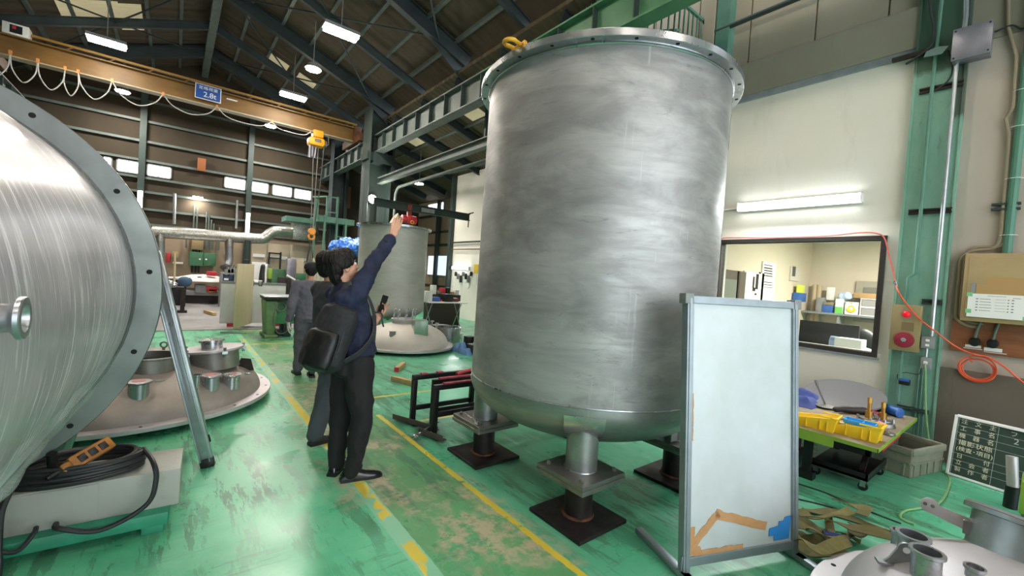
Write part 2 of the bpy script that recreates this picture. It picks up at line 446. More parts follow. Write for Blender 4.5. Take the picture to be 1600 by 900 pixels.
M['wboard'] = mat('whiteboard_face', '#cdd6da', .28, 0., '#bfc8c7', 2.2, coat=.3)
M['tape'] = mat('brown_paper_tape', '#c99a6a', .6, 0., '#bd8d5c', 9)
M['bluetape'] = mat('blue_tape', '#2f8fe0', .5)
M['blackm'] = mat('black_metal_frame', '#1b1b1c', .4, .3)
M['darkframe'] = mat('dark_window_frame', '#2f2926', .5)
M['black'] = mat('black_plastic', '#141415', .45)
M['hole'] = mat('dark_hole', '#0a0a0a', .8)
M['cable'] = mat('black_cable', '#262829', .5)
M['white'] = mat('white_plastic', '#e8e8e6', .4)
M['paper'] = mat('paper', '#e9e9e6', .7)
M['grey'] = mat('grey_paint', '#8e9191', .5, 0., '#7e8181', 4)
M['boxgrey'] = mat('grey_steel_box', '#8d8b96', .35, .5, '#7d7b86', 5)
M['red'] = mat('red_paint', '#c0303a', .45)
M['redlamp'] = mat('red_lamp_lens', '#d81020', .2, emit='#ff1020', estr=.15)
M['bellred'] = mat('faded_red_bell', '#8e2436', .45)
M['panelbeige'] = mat('cabinet_beige', '#a8926a', .45, 0., '#9c875f', 3)
M['fireboard'] = mat('alarm_cabinet', '#9a8a62', .4, 0., '#8d7d58', 4)
M['wood'] = mat('plywood_brown', '#8a5432', .6, 0., '#74452a', 2.5, (1, 1, 6))
M['plytop'] = mat('worn_ply_top', '#93856c', .6, 0., '#7a6c58', 4, (1, 1, 1), 7)
M['timber'] = mat('pale_timber', '#c2a878', .6, 0., '#ab9164', 6, (1, 8, 8))
M['card'] = mat('cardboard', '#b08c5c', .7)
M['orange'] = mat('orange_hose', '#dd5a36', .4)
M['redhose'] = mat('red_hose', '#d3635a', .4)
M['yellow'] = mat('yellow_bin', '#f2cb28', .4)
M['sky_blue'] = mat('light_blue_plastic', '#3f9fe0', .4)
M['blue'] = mat('blue_plastic', '#2a5fa8', .4)
M['bluefilm'] = mat('blue_plastic_film', '#2a6fe0', .2, 0., '#8ac4ff', 14, (1, 1, 1), 6, lo=.5, hi=.62, bump=.8, coat=.8)
M['cloth_blue'] = mat('blue_cloth', '#3d4a86', .85)
M['olive'] = mat('olive_sling', '#6f6638', .8, 0., '#655c34', 30, (1, 1, 1), bump=.3)
M['strap'] = mat('olive_dark_sling', '#68612f', .8, 0., '#7c7340', 25)
M['crate'] = mat('grey_green_crate', '#8f9081', .55, 0., '#80816f', 5)
M['brass'] = mat('brass', '#b98d4a', .3, .9)
M['chalk'] = mat('chalkboard_green', '#25382f', .7, 0., '#2d4238', 4)
M['chalkmark'] = mat('chalk_mark', '#b9c4bf', .9)
M['chalktext'] = mat('chalkboard_lettering', '#d9d6bd', .7)
M['cream'] = mat('cream_board', '#cdbf9c', .6, 0., '#c2b48f', 2, (1, 1, .3))
M['foil'] = mat('foil_duct', '#b8b8b2', .35, .8, '#8c8a80', 22, (1, 1, 1), bump=.7, rvar=.1)
M['duct'] = mat('grey_duct', '#8d8f90', .4, .6)
M['officewall'] = mat('office_wall', '#d3c6b3', .8)
M['chipwhite'] = mat('chipped_white_box', '#a3a49b', .5, 0., '#8d8a7e', 3, (1, 1, 1), 8, lo=.5, hi=.7)
M['signblue'] = mat('sign_blue', '#1c4ea0', .4)
M['orangebox'] = mat('pendant_orange', '#b9782c', .5, 0., '#8e5a22', 12)
def glass(name, tint='#f4f6f4', a=.06):
    m = D.materials.new(name); m.use_nodes = True; nt = m.node_tree; N = nt.nodes; L = nt.links
    N.remove(N['Principled BSDF']); gl = N.new('ShaderNodeBsdfGlossy'); gl.inputs['Roughness'].default_value = .03
    tr = N.new('ShaderNodeBsdfTransparent'); tr.inputs[0].default_value = lin(tint); mx = N.new('ShaderNodeMixShader'); mx.inputs[0].default_value = a
    L.new(tr.outputs[0], mx.inputs[1]); L.new(gl.outputs[0], mx.inputs[2]); L.new(mx.outputs[0], N['Material Output'].inputs[0]); return m
M['glass'] = glass('window_glass')

# ------------------------------------------------------------ the hall
WX = 6.35            # right-hand wall
FY = 20.0            # far gable wall
GX = 4.9             # crane girder line
RX = .64             # ridge
def zb(x): return 8.3-.38*abs(x-RX)      # underside of the rafters
LX = 2*RX-GX-.9      # left wall

b = MB(); b.b2((LX, -7, -.1), (12, 11.5, 0)); struct(b.build('floor', M['floor'], smooth=False))
b = MB(); b.b2((LX, 11.5, -.1), (3.4, FY, 0)); o = struct(b.build('floor_concrete', M['greyfloor'], smooth=False))
b = MB(); b.b2((3.4, 11.5, -.1), (12, FY, 0)); struct(b.build('floor_bay', M['floor'], smooth=False))
b = MB(); b.b2((LX, 11.44, 0), (3.4, 11.5, .012)); struct(b.build('trim_floor_edge', M['plate'], smooth=False))
# roof over the main hall, two slopes
b = MB()
for s in (-1, 1):
    x1 = RX+s*(GX+.7-RX); z0 = 8.3+.42; z1 = zb(x1)+.42
    P = [(RX, -7, z0), (x1, -7, z1), (x1, FY, z1), (RX, FY, z0)]
    b.hexa(P+[(x, y, z+.08) for x, y, z in P])
struct(b.build('ceiling', M['roof'], smooth=False))
# lean-to roof over the right bay
lz = lambda x: 6.35-.30*(x-5.1)
b = MB(); P = [(5.1, 4.6, lz(5.1)), (12, 4.6, lz(12)), (12, FY, lz(12)), (5.1, FY, lz(5.1))]
b.hexa(P+[(x, y, z+.08) for x, y, z in P]); struct(b.build('ceiling_lean_to', M['roof2'], smooth=False))
# far wall: low band, upper band with the window strip
b = MB(); b.b2((LX, FY, 2.55), (12, FY+.1, 9.4)); struct(b.build('wall_far', M['farwall'], smooth=False))
b = MB(); b.b2((LX, FY-.06, 0), (12, FY+.1, 2.55)); struct(b.build('wall_far_lower', M['lowfar'], smooth=False))
b = MB(); b.b2((LX-.1, -7, 0), (LX, FY, 7.6)); struct(b.build('wall_left', M['farwall'], smooth=False))
b = MB(); b.b2((LX, -7.1, 5.2), (12, -7, 9.4)); struct(b.build('wall_back', M['farwall'], smooth=False))
# right wall, with the hole of the office window
wy0, wy1, wz0, wz1 = 1.22, 3.03, 1.03, 2.33
b = MB()
for lo, hi in (((WX, 1.03, 0), (WX+.16, 5.4, wz0)), ((WX, 1.03, wz1), (WX+.16, 5.4, 4.44)), ((WX, 1.03, wz0), (WX+.16, wy0, wz1)), ((WX, wy1, wz0), (WX+.16, 5.4, wz1))):
    b.b2(lo, hi)
struct(b.build('wall_right', M['plaster'], smooth=False))
b = MB(); b.b2((WX-.05, 1.0, 4.44), (WX+.2, 5.4, 4.9)); struct(b.build('trim_concrete_beam', M['concrete'], smooth=False))
b = MB(); b.b2((WX-.03, 1.03, 4.36), (WX, 5.4, 4.44)); struct(b.build('trim_wall_top', M['alugrey'], smooth=False))
b = MB()
for i, y in enumerate((-1.6, .0, 1.35, 2.08, 2.9, 3.7, 4.5)):
    y1 = (-.02, 1.33, 2.06, 2.88, 3.68, 4.48, 5.4)[i]
    b.b2((WX+.02, y, 4.9), (WX+.2, y1, 9.2))
b.b2((WX+.05, -1.6, 4.9), (WX+.2, 5.4, 9.2))
struct(b.build('wall_upper_panels', M['beige'], smooth=False))
b = MB(); b.b2((WX+.04, -7, .98), (WX+.2, .66, 4.9)); b.b2((WX+.2, 5.3, 4.44), (12, 5.4, 6.4)); struct(b.build('wall_right_rendered', M['stone'], smooth=False))
b = MB(); b.b2((WX+.03, -7, 4.35), (WX+.1, .66, 4.95)); struct(b.build('trim_beam_right', M['concrete'], smooth=False))
b = MB(); b.b2((WX-.01, -7, 0), (WX+.2, .66, .98)); struct(b.build('wall_right_base', M['brownbase'], smooth=False))
# the right bay beyond the office: its outer wall and the office's end wall
FX = 8.3            # outer wall of the bay behind the big tank
b = MB(); b.b2((FX, 5.4, 0), (FX+.15, 14.3, 5.32)); struct(b.build('wall_bay_near', M['plaster'], smooth=False))
b = MB(); b.b2((9.6, 14.3, 0), (9.75, FY, 5.0)); struct(b.build('wall_bay', M['lowfar'], smooth=False))
b = MB(); b.b2((FX+.15, 14.2, 0), (9.75, 14.3, 5.0)); struct(b.build('wall_bay_return', M['lowfar'], smooth=False))
b = MB(); b.b2((WX+.16, 5.3, 0), (FX, 5.4, 4.44)); struct(b.build('wall_office_end', M['plaster'], smooth=False))
# office interior
ox = 10.9; oy = 3.25
b = MB(); b.b2((ox, -1.5, 0), (ox+.1, oy, 2.95)); b.b2((WX+.16, oy, 0), (ox+.1, oy+.1, 2.95)); b.b2((WX+.2, -1.6, 0), (ox+.1, -1.5, 2.95))
struct(b.build('wall_office', M['officewall'], smooth=False))
b = MB(); b.b2((WX+.16, -1.6, 2.95), (ox+.1, oy+.1, 3.05)); struct(b.build('ceiling_office', M['officewall'], smooth=False))
b = MB(); b.b2((WX+.16, 1.0, 3.05), (WX+.26, 5.3, 4.44)); struct(b.build('wall_right_backing', M['plaster'], smooth=False))

# office window with its dark frame and pane
b = MB()
for lo, hi in (((WX-.03, wy0-.05, wz0-.05), (WX+.1, wy1+.05, wz0)), ((WX-.03, wy0-.05, wz1), (WX+.1, wy1+.05, wz1+.05)), ((WX-.03, wy0-.05, wz0), (WX+.1, wy0, wz1)), ((WX-.03, wy1, wz0), (WX+.1, wy1+.05, wz1))):
    b.b2(lo, hi)
wf = struct(b.build('window_1', M['darkframe'], smooth=False))
b = MB(); b.b2((WX+.04, wy0, wz0), (WX+.046, wy1, wz1)); b.build('pane', M['glass'], wf, smooth=False)
b = MB(); b.b2((WX-.03, wy0-.07, wz0-.075), (WX, wy1+.07, wz0-.05)); b.build('window_sill', M['alugrey'], wf, smooth=False)

# windows of the far wall
def far_window(n, px0, px1, yt, yb_, glow=True):
    p0 = aY(px0, yt, FY); p1 = aY(px1, yt, FY); x0, x1 = p0.x, p1.x; z0, z1 = 4.32, 4.76
    b = MB()
    for lo, hi in (((x0, FY-.06, z0), (x1, FY, z0+.04)), ((x0, FY-.06, z1-.04), (x1, FY, z1)), ((x0, FY-.06, z0), (x0+.04, FY, z1)), ((x1-.04, FY-.06, z0), (x1, FY, z1)), (((x0+x1)/2-.01, FY-.05, z0), ((x0+x1)/2+.01, FY, z1))): b.b2(lo, hi)
    f = struct(b.build('window_%d' % n, M['grey'], smooth=False))
    b = MB(); b.b2((x0+.03, FY-.02, z0+.03), (x1-.03, FY-.012, z1-.03)); b.build('pane', M['winglow'], f, smooth=False)
for n, (a, c, y) in enumerate(((160, 176, 247), (182, 219, 252), (229, 269, 259), (350, 385, 281), (391, 420, 287), (425, 457, 292), (459, 487, 297))): far_window(n+2, a, c, y, 0)

# ---------------- steel frame of the hall, each member a thing
def ftag(o, label, cat, group=None): return tag(o, label, cat, group)
def column(x, y, top, w_, name='steel_column', label='', m=None):
    b = MB(); b.b2((x-w_/2, y-w_/2, 0), (x-w_/2+.02, y+w_/2, top)); b.b2((x+w_/2-.02, y-w_/2, 0), (x+w_/2, y+w_/2, top)); b.b2((x-w_/2, y-.012, 0), (x+w_/2, y+.012, top))
    return tag(b.build(name, m or M['dkgreen'], smooth=False), label, 'column')
column(4.97, 13.6, 6.6, .72, label='tall dark green steel column rising behind the second tank to the crane girder')
column(5.0, 17.9, 6.6, .5, label='farthest green girder column, beside the mezzanine railings', m=M['navysteel'])
column(5.15, 4.4, 6.6, .4, label='green girder column hidden mostly behind the big tank')
for x, lb in ((-1.0, 'dark green wall post left of the bright strip windows at the far wall'), (2.22, 'dark green wall post between the two window groups of the far wall'), (5.9, 'dark green wall post at the far wall behind the mezzanine')):
    b = MB(); b.b2((x-.09, FY-.22, 0), (x+.09, FY, zb(x)+.1 if x < 5 else 6.2)); tag(b.build('wall_post', M['dkgreen'], smooth=False), lb, 'column')
b = MB()
for z in (2.62, 3.15, 3.75, 4.24, 4.84, 5.5, 6.2, 6.9, 7.5):
    hw = 4.9 if z < 6.6 else (8.3-z)/.38
    b.b2((max(LX, RX-hw), FY-.1, z-.04), (min(8.2, RX+hw) if z < 6.2 else RX+hw, FY-.02, z+.04))
tag(b.build('wall_rails', M['girder'], smooth=False), 'horizontal steel rails along the dark far wall above and below the strip windows', 'wall rails')
# rafters
TH = [4.5, 9.0, 13.5, 18.0, 0.0]
k = 0
names = {4.5: 'deep dark rafter pair nearest above the big tank', 9.0: 'deep dark rafter pair, second of the heavy frames', 13.5: 'deep dark rafter pair landing on the column behind the second tank', 18.0: 'deep dark rafter pair, farthest heavy frame by the gable', 0.0: 'deep dark rafter pair overhead at the near end'}
for y in (0., 2.25, 4.5, 6.75, 9., 11.25, 13.5, 15.75, 18.):
    th = y in TH; d = .36 if th else .22; wdt = .16 if th else .1
    b = MB()
    for s in (-1, 1):
        x1 = RX+s*(GX+.4-RX); up = Vector((s*.38, 0, 1)).normalized()
        off = up*(d/2)
        b.ibeam(Vector((RX, y, 8.3))+off, Vector((x1, y, zb(x1)))+off, wdt, d, .02, up)
        if th: b.prism([(0, 0), (.9, 0), (0, -.32)], Matrix(((-s, 0, 0, x1-s*.1), (0, 0, 1, y-.01), (.38, 1, 0, zb(x1)+.02), (0, 0, 0, 1))), .02)
    lb = names[y] if th else 'slim dark rafter pair between heavy roof frames, %s' % {2.25: 'nearest', 6.75: 'above the big tank\'s left side', 11.25: 'above the hoist', 15.75: 'above the ochre crane'}[y]
    tag(b.build('roof_rafter', M['navysteel'], smooth=False), lb, 'rafter', 'roof frames')
# ridge beam
b = MB(); b.ibeam((RX, -5, 8.42), (RX, FY, 8.42), .2, .3); tag(b.build('ridge_beam', M['girder'], smooth=False), 'grey green beam along the roof ridge towards the gable', 'beam')
# purlins
n_ = 0
for s in (-1, 1):
    for i in range(1, 7):
        x = RX+s*i*.72; z = zb(x)+.39
        b = MB(); b.box((x, 6.5, z), (.05, 27, .08)); b.box((x+s*.03, 6.5, z-.035), (.05, 27, .012))
        n_ += 1
        tag(b.build('roof_purlin', M['girder'], smooth=False), '%s steel purlin %s of the ridge under the roof boards' % (('first', 'second', 'third', 'fourth', 'fifth', 'lowest')[i-1], 'right' if s > 0 else 'left'), 'purlin', 'roof purlins')
# bracing rods in the bays
for s in (-1, 1):
    for a, c in ((13.5, 18.), (9., 13.5), (4.5, 9.)):
        b = MB(); xa = RX+s*.3; xb = RX+s*3.9
        b.tube([(xa, a, zb(xa)+.12), (xb, c, zb(xb)+.12)], .022, 6); b.tube([(xb, a, zb(xb)+.16), (xa, c, zb(xa)+.16)], .022, 6)
        tag(b.build('bracing_rods', M['navysteel']), 'crossed bracing rods under the %s roof slope, %s bay' % ('right' if s > 0 else 'left', {13.5: 'farthest', 9.: 'middle', 4.5: 'nearest'}[a]), 'bracing', 'roof bracing')
# roof lights
def roof_light(px, py, dx, dy, s, lb):
    r = ray(px, py); # meets the plane of the boards
    t = (8.69+.38*s*RX-CAMZ)/(r.z+.38*s*r.x)
    p = CP+r*t; a = math.atan(.38)*s
    b = MB(); b.box((p.x, p.y, zb(p.x)+.40), (dx, dy, .02), Matrix.Rotation(a, 3, 'Y'))
    tag(b.build('roof_light', M['skylight'], smooth=False), lb, 'roof light')
roof_light(118, 18, .62, 1.6, -1, 'pale ribbed roof light above the left lamp, leftmost of three')
roof_light(165, 24, .62, 1.6, -1, 'pale ribbed roof light above the left lamp, middle of three')
roof_light(205, 28, .5, 1.6, -1, 'pale ribbed roof light above the left lamp, rightmost of three')
roof_light(433, 100, .62, .8, 1, 'pale roof light beside the farther lamps, upper of two')
roof_light(478, 130, .62, .8, 1, 'pale roof light beside the farther lamps, lower of two')

# crane runway girder with stiffeners, right side and left side
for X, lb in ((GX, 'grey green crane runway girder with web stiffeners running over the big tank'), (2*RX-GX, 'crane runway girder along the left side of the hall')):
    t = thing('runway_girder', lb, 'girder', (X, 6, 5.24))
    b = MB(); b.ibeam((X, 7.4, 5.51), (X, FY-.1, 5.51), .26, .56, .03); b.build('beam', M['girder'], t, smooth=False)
    b = MB(); b.ibeam((X, -5, 5.51), (X, 7.4, 5.51), .26, .56, .03); b.build('near_beam', mat('girder_lit_green', '#4d7f5c', .5, 0., '#42704f', 3), t, smooth=False)  # same girder; the green light on its near part is put into the colour
    b = MB()
    y = -4.5
    while y < FY-.3:
        b.b2((X-.12, y-.008, 5.26), (X+.12, y+.008, 5.76)); y += .75
    b.build('web_stiffeners', M['dkgreen'], t, smooth=False)['kind'] = 'stuff'
    b = MB(); b.b2((X-.03, -5, 5.79), (X+.03, FY-.1, 5.84)); b.build('rail', M['plate'], t, smooth=False)
b = MB(); b.b2((4.72, 13.2, 4.9), (5.3, 13.95, 5.22)); b.b2((4.55, 13.3, 5.0), (4.75, 13.9, 5.22)); tag(b.build('column_bracket', M['dkgreen'], smooth=False), 'dark green bracket on the column under the runway girder', 'bracket')
# lower rail beam of the right bay
b = MB(); b.ibeam((4.98, 3, 4.37), (4.98, 13.3, 4.37), .16, .2, .02); tag(b.build('lower_rail_beam', M['girder'], smooth=False), 'slimmer rail beam under the runway girder left of the big tank', 'beam')
b = MB(); b.tube([(5.4, 13.0, 0), (5.4, 13.0, 3.9)]+arc((5.4, 12.7, 3.9), .3, 0, PI/2, 6, 'yz')[1:]+[(5.4, 4, 4.2)], .045, 8); tag(b.build('grey_pipe', M['girder']), 'grey pipe bending up beside the column and under the rail beam', 'pipe')
# lean-to rafters
for y in (5.5, 7.3, 9.1, 10.9, 12.7, 14.5, 16.3, 18.1):
    b = MB(); up = Vector((.3, 0, 1)).normalized(); b.ibeam(Vector((5.1, y, lz(5.1)-.14)), Vector((9, y, lz(9)-.14)), .1, .22, .015, up)
    tag(b.build('lean_to_rafter', M['navysteel'], smooth=False), 'dark lean-to rafter right of the girder, %s from the near end' % {5.5: 'first', 7.3: 'second', 9.1: 'third', 10.9: 'fourth', 12.7: 'fifth', 14.5: 'sixth', 16.3: 'seventh', 18.1: 'last'}[y], 'rafter', 'lean-to rafters')
for x in (5.7, 6.5, 7.3, 8.1):
    b = MB(); b.box((x, 12.3, lz(x)-.04), (.05, 15, .06)); tag(b.build('lean_to_purlin', M['girder'], smooth=False), 'lean-to purlin, %s out from the girder' % {5.7: 'nearest', 6.5: 'second', 7.3: 'third', 8.1: 'farthest'}[x], 'purlin', 'lean-to purlins')
for y, lb in ((6.6, 'nearer'), (10.0, 'middle'), (13.6, 'farther')):
    b = MB(); b.box((6.1, y, lz(6.1)-.005), (.7, .7, .02), Matrix.Rotation(math.atan(.3), 3, 'Y')); tag(b.build('roof_light', M['skylight'], smooth=False), 'pale roof light in the lean-to roof, %s one' % lb, 'roof light')
for y in (8.0, 13.2):
    b = MB(); b.b2((5.3, y-.03, 4.4), (5.38, y+.03, 6.2)); tag(b.build('hanger_post', M['navysteel'], smooth=False), 'short dark hanger post under the lean-to, %s' % ('near the big tank' if y < 9 else 'near the column'), 'post')
# ------------------------------------------------------------ lamps of the hall
def add_light(kind, name, loc, parent, energy, color=(1, .95, .87), size=.5, sy=None, rot=(0, 0, 0), spread=None):
    l = D.lights.new(name, kind); l.energy = energy; l.color = color
    if kind == 'AREA':
        l.size = size
        if sy: l.shape = 'RECTANGLE'; l.size_y = sy
        if spread: l.spread = spread
    else: l.shadow_soft_size = size
    o = D.objects.new(name, l); COL.objects.link(o); o.rotation_euler = rot; o.location = Vector(loc)-parent.location; o.parent = parent
    return o
def high_bay(x, y, z, twin, label, power=None, lamp_shape='twin'):
    t = thing('ceiling_lamp', label, 'ceiling lamp', (x, y, z), 0, 'high bay lamps')
    b = MB(); b.b2((x-.36, y-.14, z+.03), (x+.36, y+.14, z+.1)) if twin else b.cyl((x, y, z+.03), (x, y, z+.16), .2, .12, 20)
    b.cyl((x, y, z+.1), (x, y, zb(x)+.3 if x < 5 else lz(x)), .01, n=6); b.build('housing', M['grey'], t)
    b = MB()
    if twin:
        b.box((x-.175, y, z+.0), (.32, .26, .07)); b.box((x+.175, y, z+.0), (.32, .26, .07))
    else: b.cyl((x, y, z), (x, y, z+.03), .17, n=20)
    b.build('lamp_glass', M['glow'], t)
    add_light('AREA', 'lamp_light', (x, y, z-.02), t, power or LAMP_W, size=.6, sy=.2)
    return t
XA, XB, HZ = 2.62, -1.46, 6.6
hb = [(XA, 9.75, 1, 'twin lamp of the right row, nearest and brightest under the roof'), (XA, 12.1, 0, 'round lamp of the right row, second from the near end'),
      (XA, 14.45, 1, 'twin lamp of the right row just above the ochre crane'), (XA, 18.3, 0, 'small lamp of the right row seen below the crane beam'),
      (XB, 14.45, 1, 'twin lamp of the left row under the roof lights'), (XB, 18.45, 0, 'small lamp of the left row seen under the crane beam'),
      (XA, 6.2, 1, 'twin high bay lamp overhead left of the big tank'), (XA, 2.6, 1, 'twin high bay lamp overhead in front of the big tank'),
      (XB, 9.75, 1, 'twin high bay lamp overhead above the left dished head'), (XB, 5.0, 1, 'twin high bay lamp overhead above the wrapped vessel'),
      (XA, -1.2, 1, 'twin high bay lamp overhead behind the viewer, right row'), (XB, .5, 1, 'twin high bay lamp overhead behind the viewer, left row'),
      (XA, -4.6, 1, 'twin high bay lamp at the near end, right row'), (XB, -3.6, 1, 'twin high bay lamp at the near end, left row')]
for x, y, tw, lb in hb: high_bay(x, y, HZ, tw, lb)
# lamp on the column, lamp in the lean-to, wall lamp
p = aY(582, 311, 13.1); t = thing('column_lamp', 'glaring round lamp fixed to the column behind the second tank', 'lamp', p)
b = MB(); b.cyl(p+Vector((0, .02, 0)), p+Vector((0, .2, 0)), .12, .07, 20); b.bar(p+Vector((0, .15, 0)), p+Vector((.35, .3, 0)), .03, .03); b.build('housing', M['grey'], t)
b = MB(); b.sph(p, (.13, .04, .13), 16); b.build('lamp_glass', M['glow'], t); add_light('POINT', 'lamp_light', p+Vector((0, -.2, -.05)), t, 40, size=.1)
p = aY(655, 288, 14.0); t = thing('bay_lamp', 'round lamp hanging under the lean-to roof', 'lamp', p)
b = MB(); b.cyl(p+Vector((0, 0, .03)), p+Vector((0, 0, .12)), .16, .1, 18); b.cyl(p+Vector((0, 0, .1)), (p.x, p.y, lz(p.x)), .008, n=6); b.build('housing', M['grey'], t)
b = MB(); b.cyl(p, p+Vector((0, 0, .03)), .14, n=18); b.build('lamp_glass', M['glow'], t); add_light('AREA', 'lamp_light', p-Vector((0, 0, .05)), t, 30, size=.3)
p = aY(309, 309, FY-.15); t = thing('wall_lamp', 'small round lamp on the far wall between the window groups', 'lamp', p)
b = MB(); b.box(p+Vector((0, .08, 0)), (.3, .1, .1)); b.build('housing', M['grey'], t); b = MB(); b.box(p, (.3, .06, .08)); b.build('lamp_glass', M['glow'], t)
add_light('AREA', 'lamp_light', p-Vector((0, .1, .05)), t, 25, size=.3, rot=(.5, 0, 0))
# fluorescent fittings on the far wall posts
for x, y, z0, z1, lb in ((-1.0, FY-.3, 3.15, 3.75, 'upright tube lamp on the left post of the far wall'), (2.22, FY-.3, 2.65, 3.45, 'upright tube lamp on the right post of the far wall')):
    t = thing('tube_lamp', lb, 'lamp', (x, y, z0)); b = MB(); b.b2((x-.07, y+.02, z0), (x+.07, y+.08, z1)); b.build('housing', M['white'], t)
    b = MB(); b.cyl((x-.03, y, z0+.02), (x-.03, y, z1-.02), .028, n=10); b.cyl((x+.03, y, z0+.02), (x+.03, y, z1-.02), .028, n=10); b.build('tube', M['tube'], t)
# long tube lamp on the cream wall above the window
def wall_tube(y0, y1, z, label, w_=None, WX=WX):
    t = thing('wall_tube_lamp', label, 'lamp', (WX-.06, (y0+y1)/2, z-.04))
    b = MB(); b.b2((WX-.04, y0-.02, z-.055), (WX, y1+.02, z+.065)); b.b2((WX-.1, y0-.03, z-.05), (WX, y0-.02, z+.06)); b.b2((WX-.1, y1+.02, z-.05), (WX, y1+.03, z+.06)); b.build('housing', M['white'], t, smooth=False)
    b = MB(); b.cyl((WX-.05, y0-.02, z+.005), (WX-.05, y1+.02, z+.005), .048, n=20); b.build('diffuser', M['tube'], t)
    add_light('AREA', 'tube_light', (WX-.2, (y0+y1)/2, z-.02), t, w_ or TUBE_W, (.93, .98, 1), size=.1, sy=y1-y0, rot=(0, .9, 0))
wall_tube(1.45, 2.80, 2.83, 'long glowing tube lamp on the cream wall above the office window')
wall_tube(12.9, 14.0, 1.83, 'short glowing tube lamp low on the cream wall left of the big tank', 8, FX)
t = thing('office_light', 'tube ceiling lamp inside the office behind the window', 'ceiling lamp', (8.6, .8, 2.85)); b = MB(); b.b2((8.5, 0, 2.85), (8.7, 1.6, 2.95)); b.build('housing', M['white'], t)
b = MB(); b.cyl((8.6, .05, 2.83), (8.6, 1.55, 2.83), .025, n=10); b.build('tube', M['tube'], t); add_light('AREA', 'tube_light', (8.6, .8, 2.8), t, 170, (1, .96, .9), size=.3, sy=1.5)

# ------------------------------------------------------------ the big vertical tank
TX, TY, TR = 2.86, 2.48, .99
t = thing('process_tank', 'huge upright brushed steel tank with a bolted rim flange, in the middle of the floor', 'tank', (TX, TY, .33))
A = Matrix.Translation((TX, TY, 0))
b = MB(); b.lathe([(TR, .80), (TR, 1.6), (TR, 2.4), (TR, 3.15), (TR-.012, 3.15), (TR-.012, .80)], A, 160, closed=True); b.build('shell', M['tank'], t, ang=60)
b = MB(); pr = []
for i in range(25):
    a = PI/2*i/24; rr = TR*math.cos(a)**.86 if i < 24 else 0.
    pr.append((rr, .79-.36*math.sin(a)))
pr = [(TR, .79)]+[(x, z-.04) for x, z in pr]
b.lathe(pr, A, 160); b.build('dished_bottom', M['head'], t, ang=60)
b = MB(); b.torus(A @ Matrix.Translation((0, 0, .795)), TR+.001, .006, 160, 6); b.torus(A @ Matrix.Translation((0, 0, 3.143)), TR+.003, .008, 160, 6)
wa = math.radians(-11.) # upright seam
sx_, sy_ = math.cos(math.radians(-68)), math.sin(math.radians(-68))
sx_, sy_ = (math.cos(math.radians(-61.)), math.sin(math.radians(-61.)))
b.tube([(TX+sx_*(TR+.0005), TY+sy_*(TR+.0005), .8), (TX+sx_*(TR+.0005), TY+sy_*(TR+.0005), 3.14)], .0045, 6)
b.build('weld_seams', M['bright'], t)
b = MB(); FR = 1.065
b.lathe([(TR-.02, 3.15), (FR-.003, 3.15), (FR, 3.153), (FR, 3.197), (FR-.003, 3.2), (TR-.02, 3.2)], A, 180, closed=True); fl_ = b.build('rim_flange', M['bright'], t, ang=30)
for i in range(24):
    a = 2*PI*(i+.35)/24; x = TX+1.035*math.cos(a); y = TY+1.035*math.sin(a)
    b = MB(); b.cyl((x, y, 3.1485), (x, y, 3.2015), .0125, n=12); b.build('bolt_hole', M['hole'], fl_)
# legs
def leg_(x, y, toward):
    dx, dy = TX-x, TY-y
    b = MB(); b.cyl((x, y, .345), (x, y, .62), .108, n=40, cap=False); b.cyl((x, y, .345), (x, y, .62), .10, n=40, cap=False)
    # top edge follows the dished bottom
    def r_at(px, py):
        r = math.hypot(px-TX, py-TY); lo, hi = 0., PI/2
        for _ in range(30):
            m_ = (lo+hi)/2
            if TR*math.cos(m_)**.86 > r: lo = m_
            else: hi = m_
        return .79-.04-.36*math.sin(lo)
    n = 40; A1 = []; B1 = []
    for i in range(n):
        a = 2*PI*i/n; px, py = x+.108*math.cos(a), y+.108*math.sin(a)
        A1.append(b.v((px, py, .60))); B1.append(b.v((px, py, max(.62, r_at(px, py)+.01))))
    b.bridge(A1, B1)
    l = b.build('leg', M['legsteel'], t, ang=50)
    # saddle pad curved round the bottom
    b = MB(); ang = math.atan2(y-TY, x-TX); w2 = .16/TR*1.25
    def fn(u, v):
        a = ang+(u-.5)*w2*1.35; q = .02+v*.52
        c_, s_ = math.cos(q)**.86, math.sin(q)
        R_ = TR*c_+.006
        return (TX+R_*math.cos(a), TY+R_*math.sin(a), .75-.36*s_-.004)
    b.grid(fn, 12, 10); b.build('saddle_pad', M['bright'], l, solid=.008)
    b = MB(); b.torus(Matrix.Translation((x, y, .348)), .109, .006, 40, 6); b.build('weld', M['bright'], l)
    b = MB(); b.b2((x-.21, y-.21, .315), (x+.21, y+.21, .345)); p_ = b.build('base_plate', M['plate'], t, bevel=.003, smooth=False)
    for sx in (-1, 1):
        for sy in (-1, 1):
            b = MB(); b.cyl((x+sx*.16, y+sy*.155, .345), (x+sx*.16, y+sy*.155, .363), .016, n=6); b.cyl((x+sx*.16, y+sy*.155, .363), (x+sx*.16, y+sy*.155, .37), .009, n=8); b.build('bolt', M['plate'], p_, ang=20)
LEGS = [(2.235, 1.915, 'front'), (2.25, 3.08, 'left'), (3.42, 1.90, 'right'), (3.45, 3.06, 'rear')]
for x, y, w_ in LEGS: leg_(x, y, None)
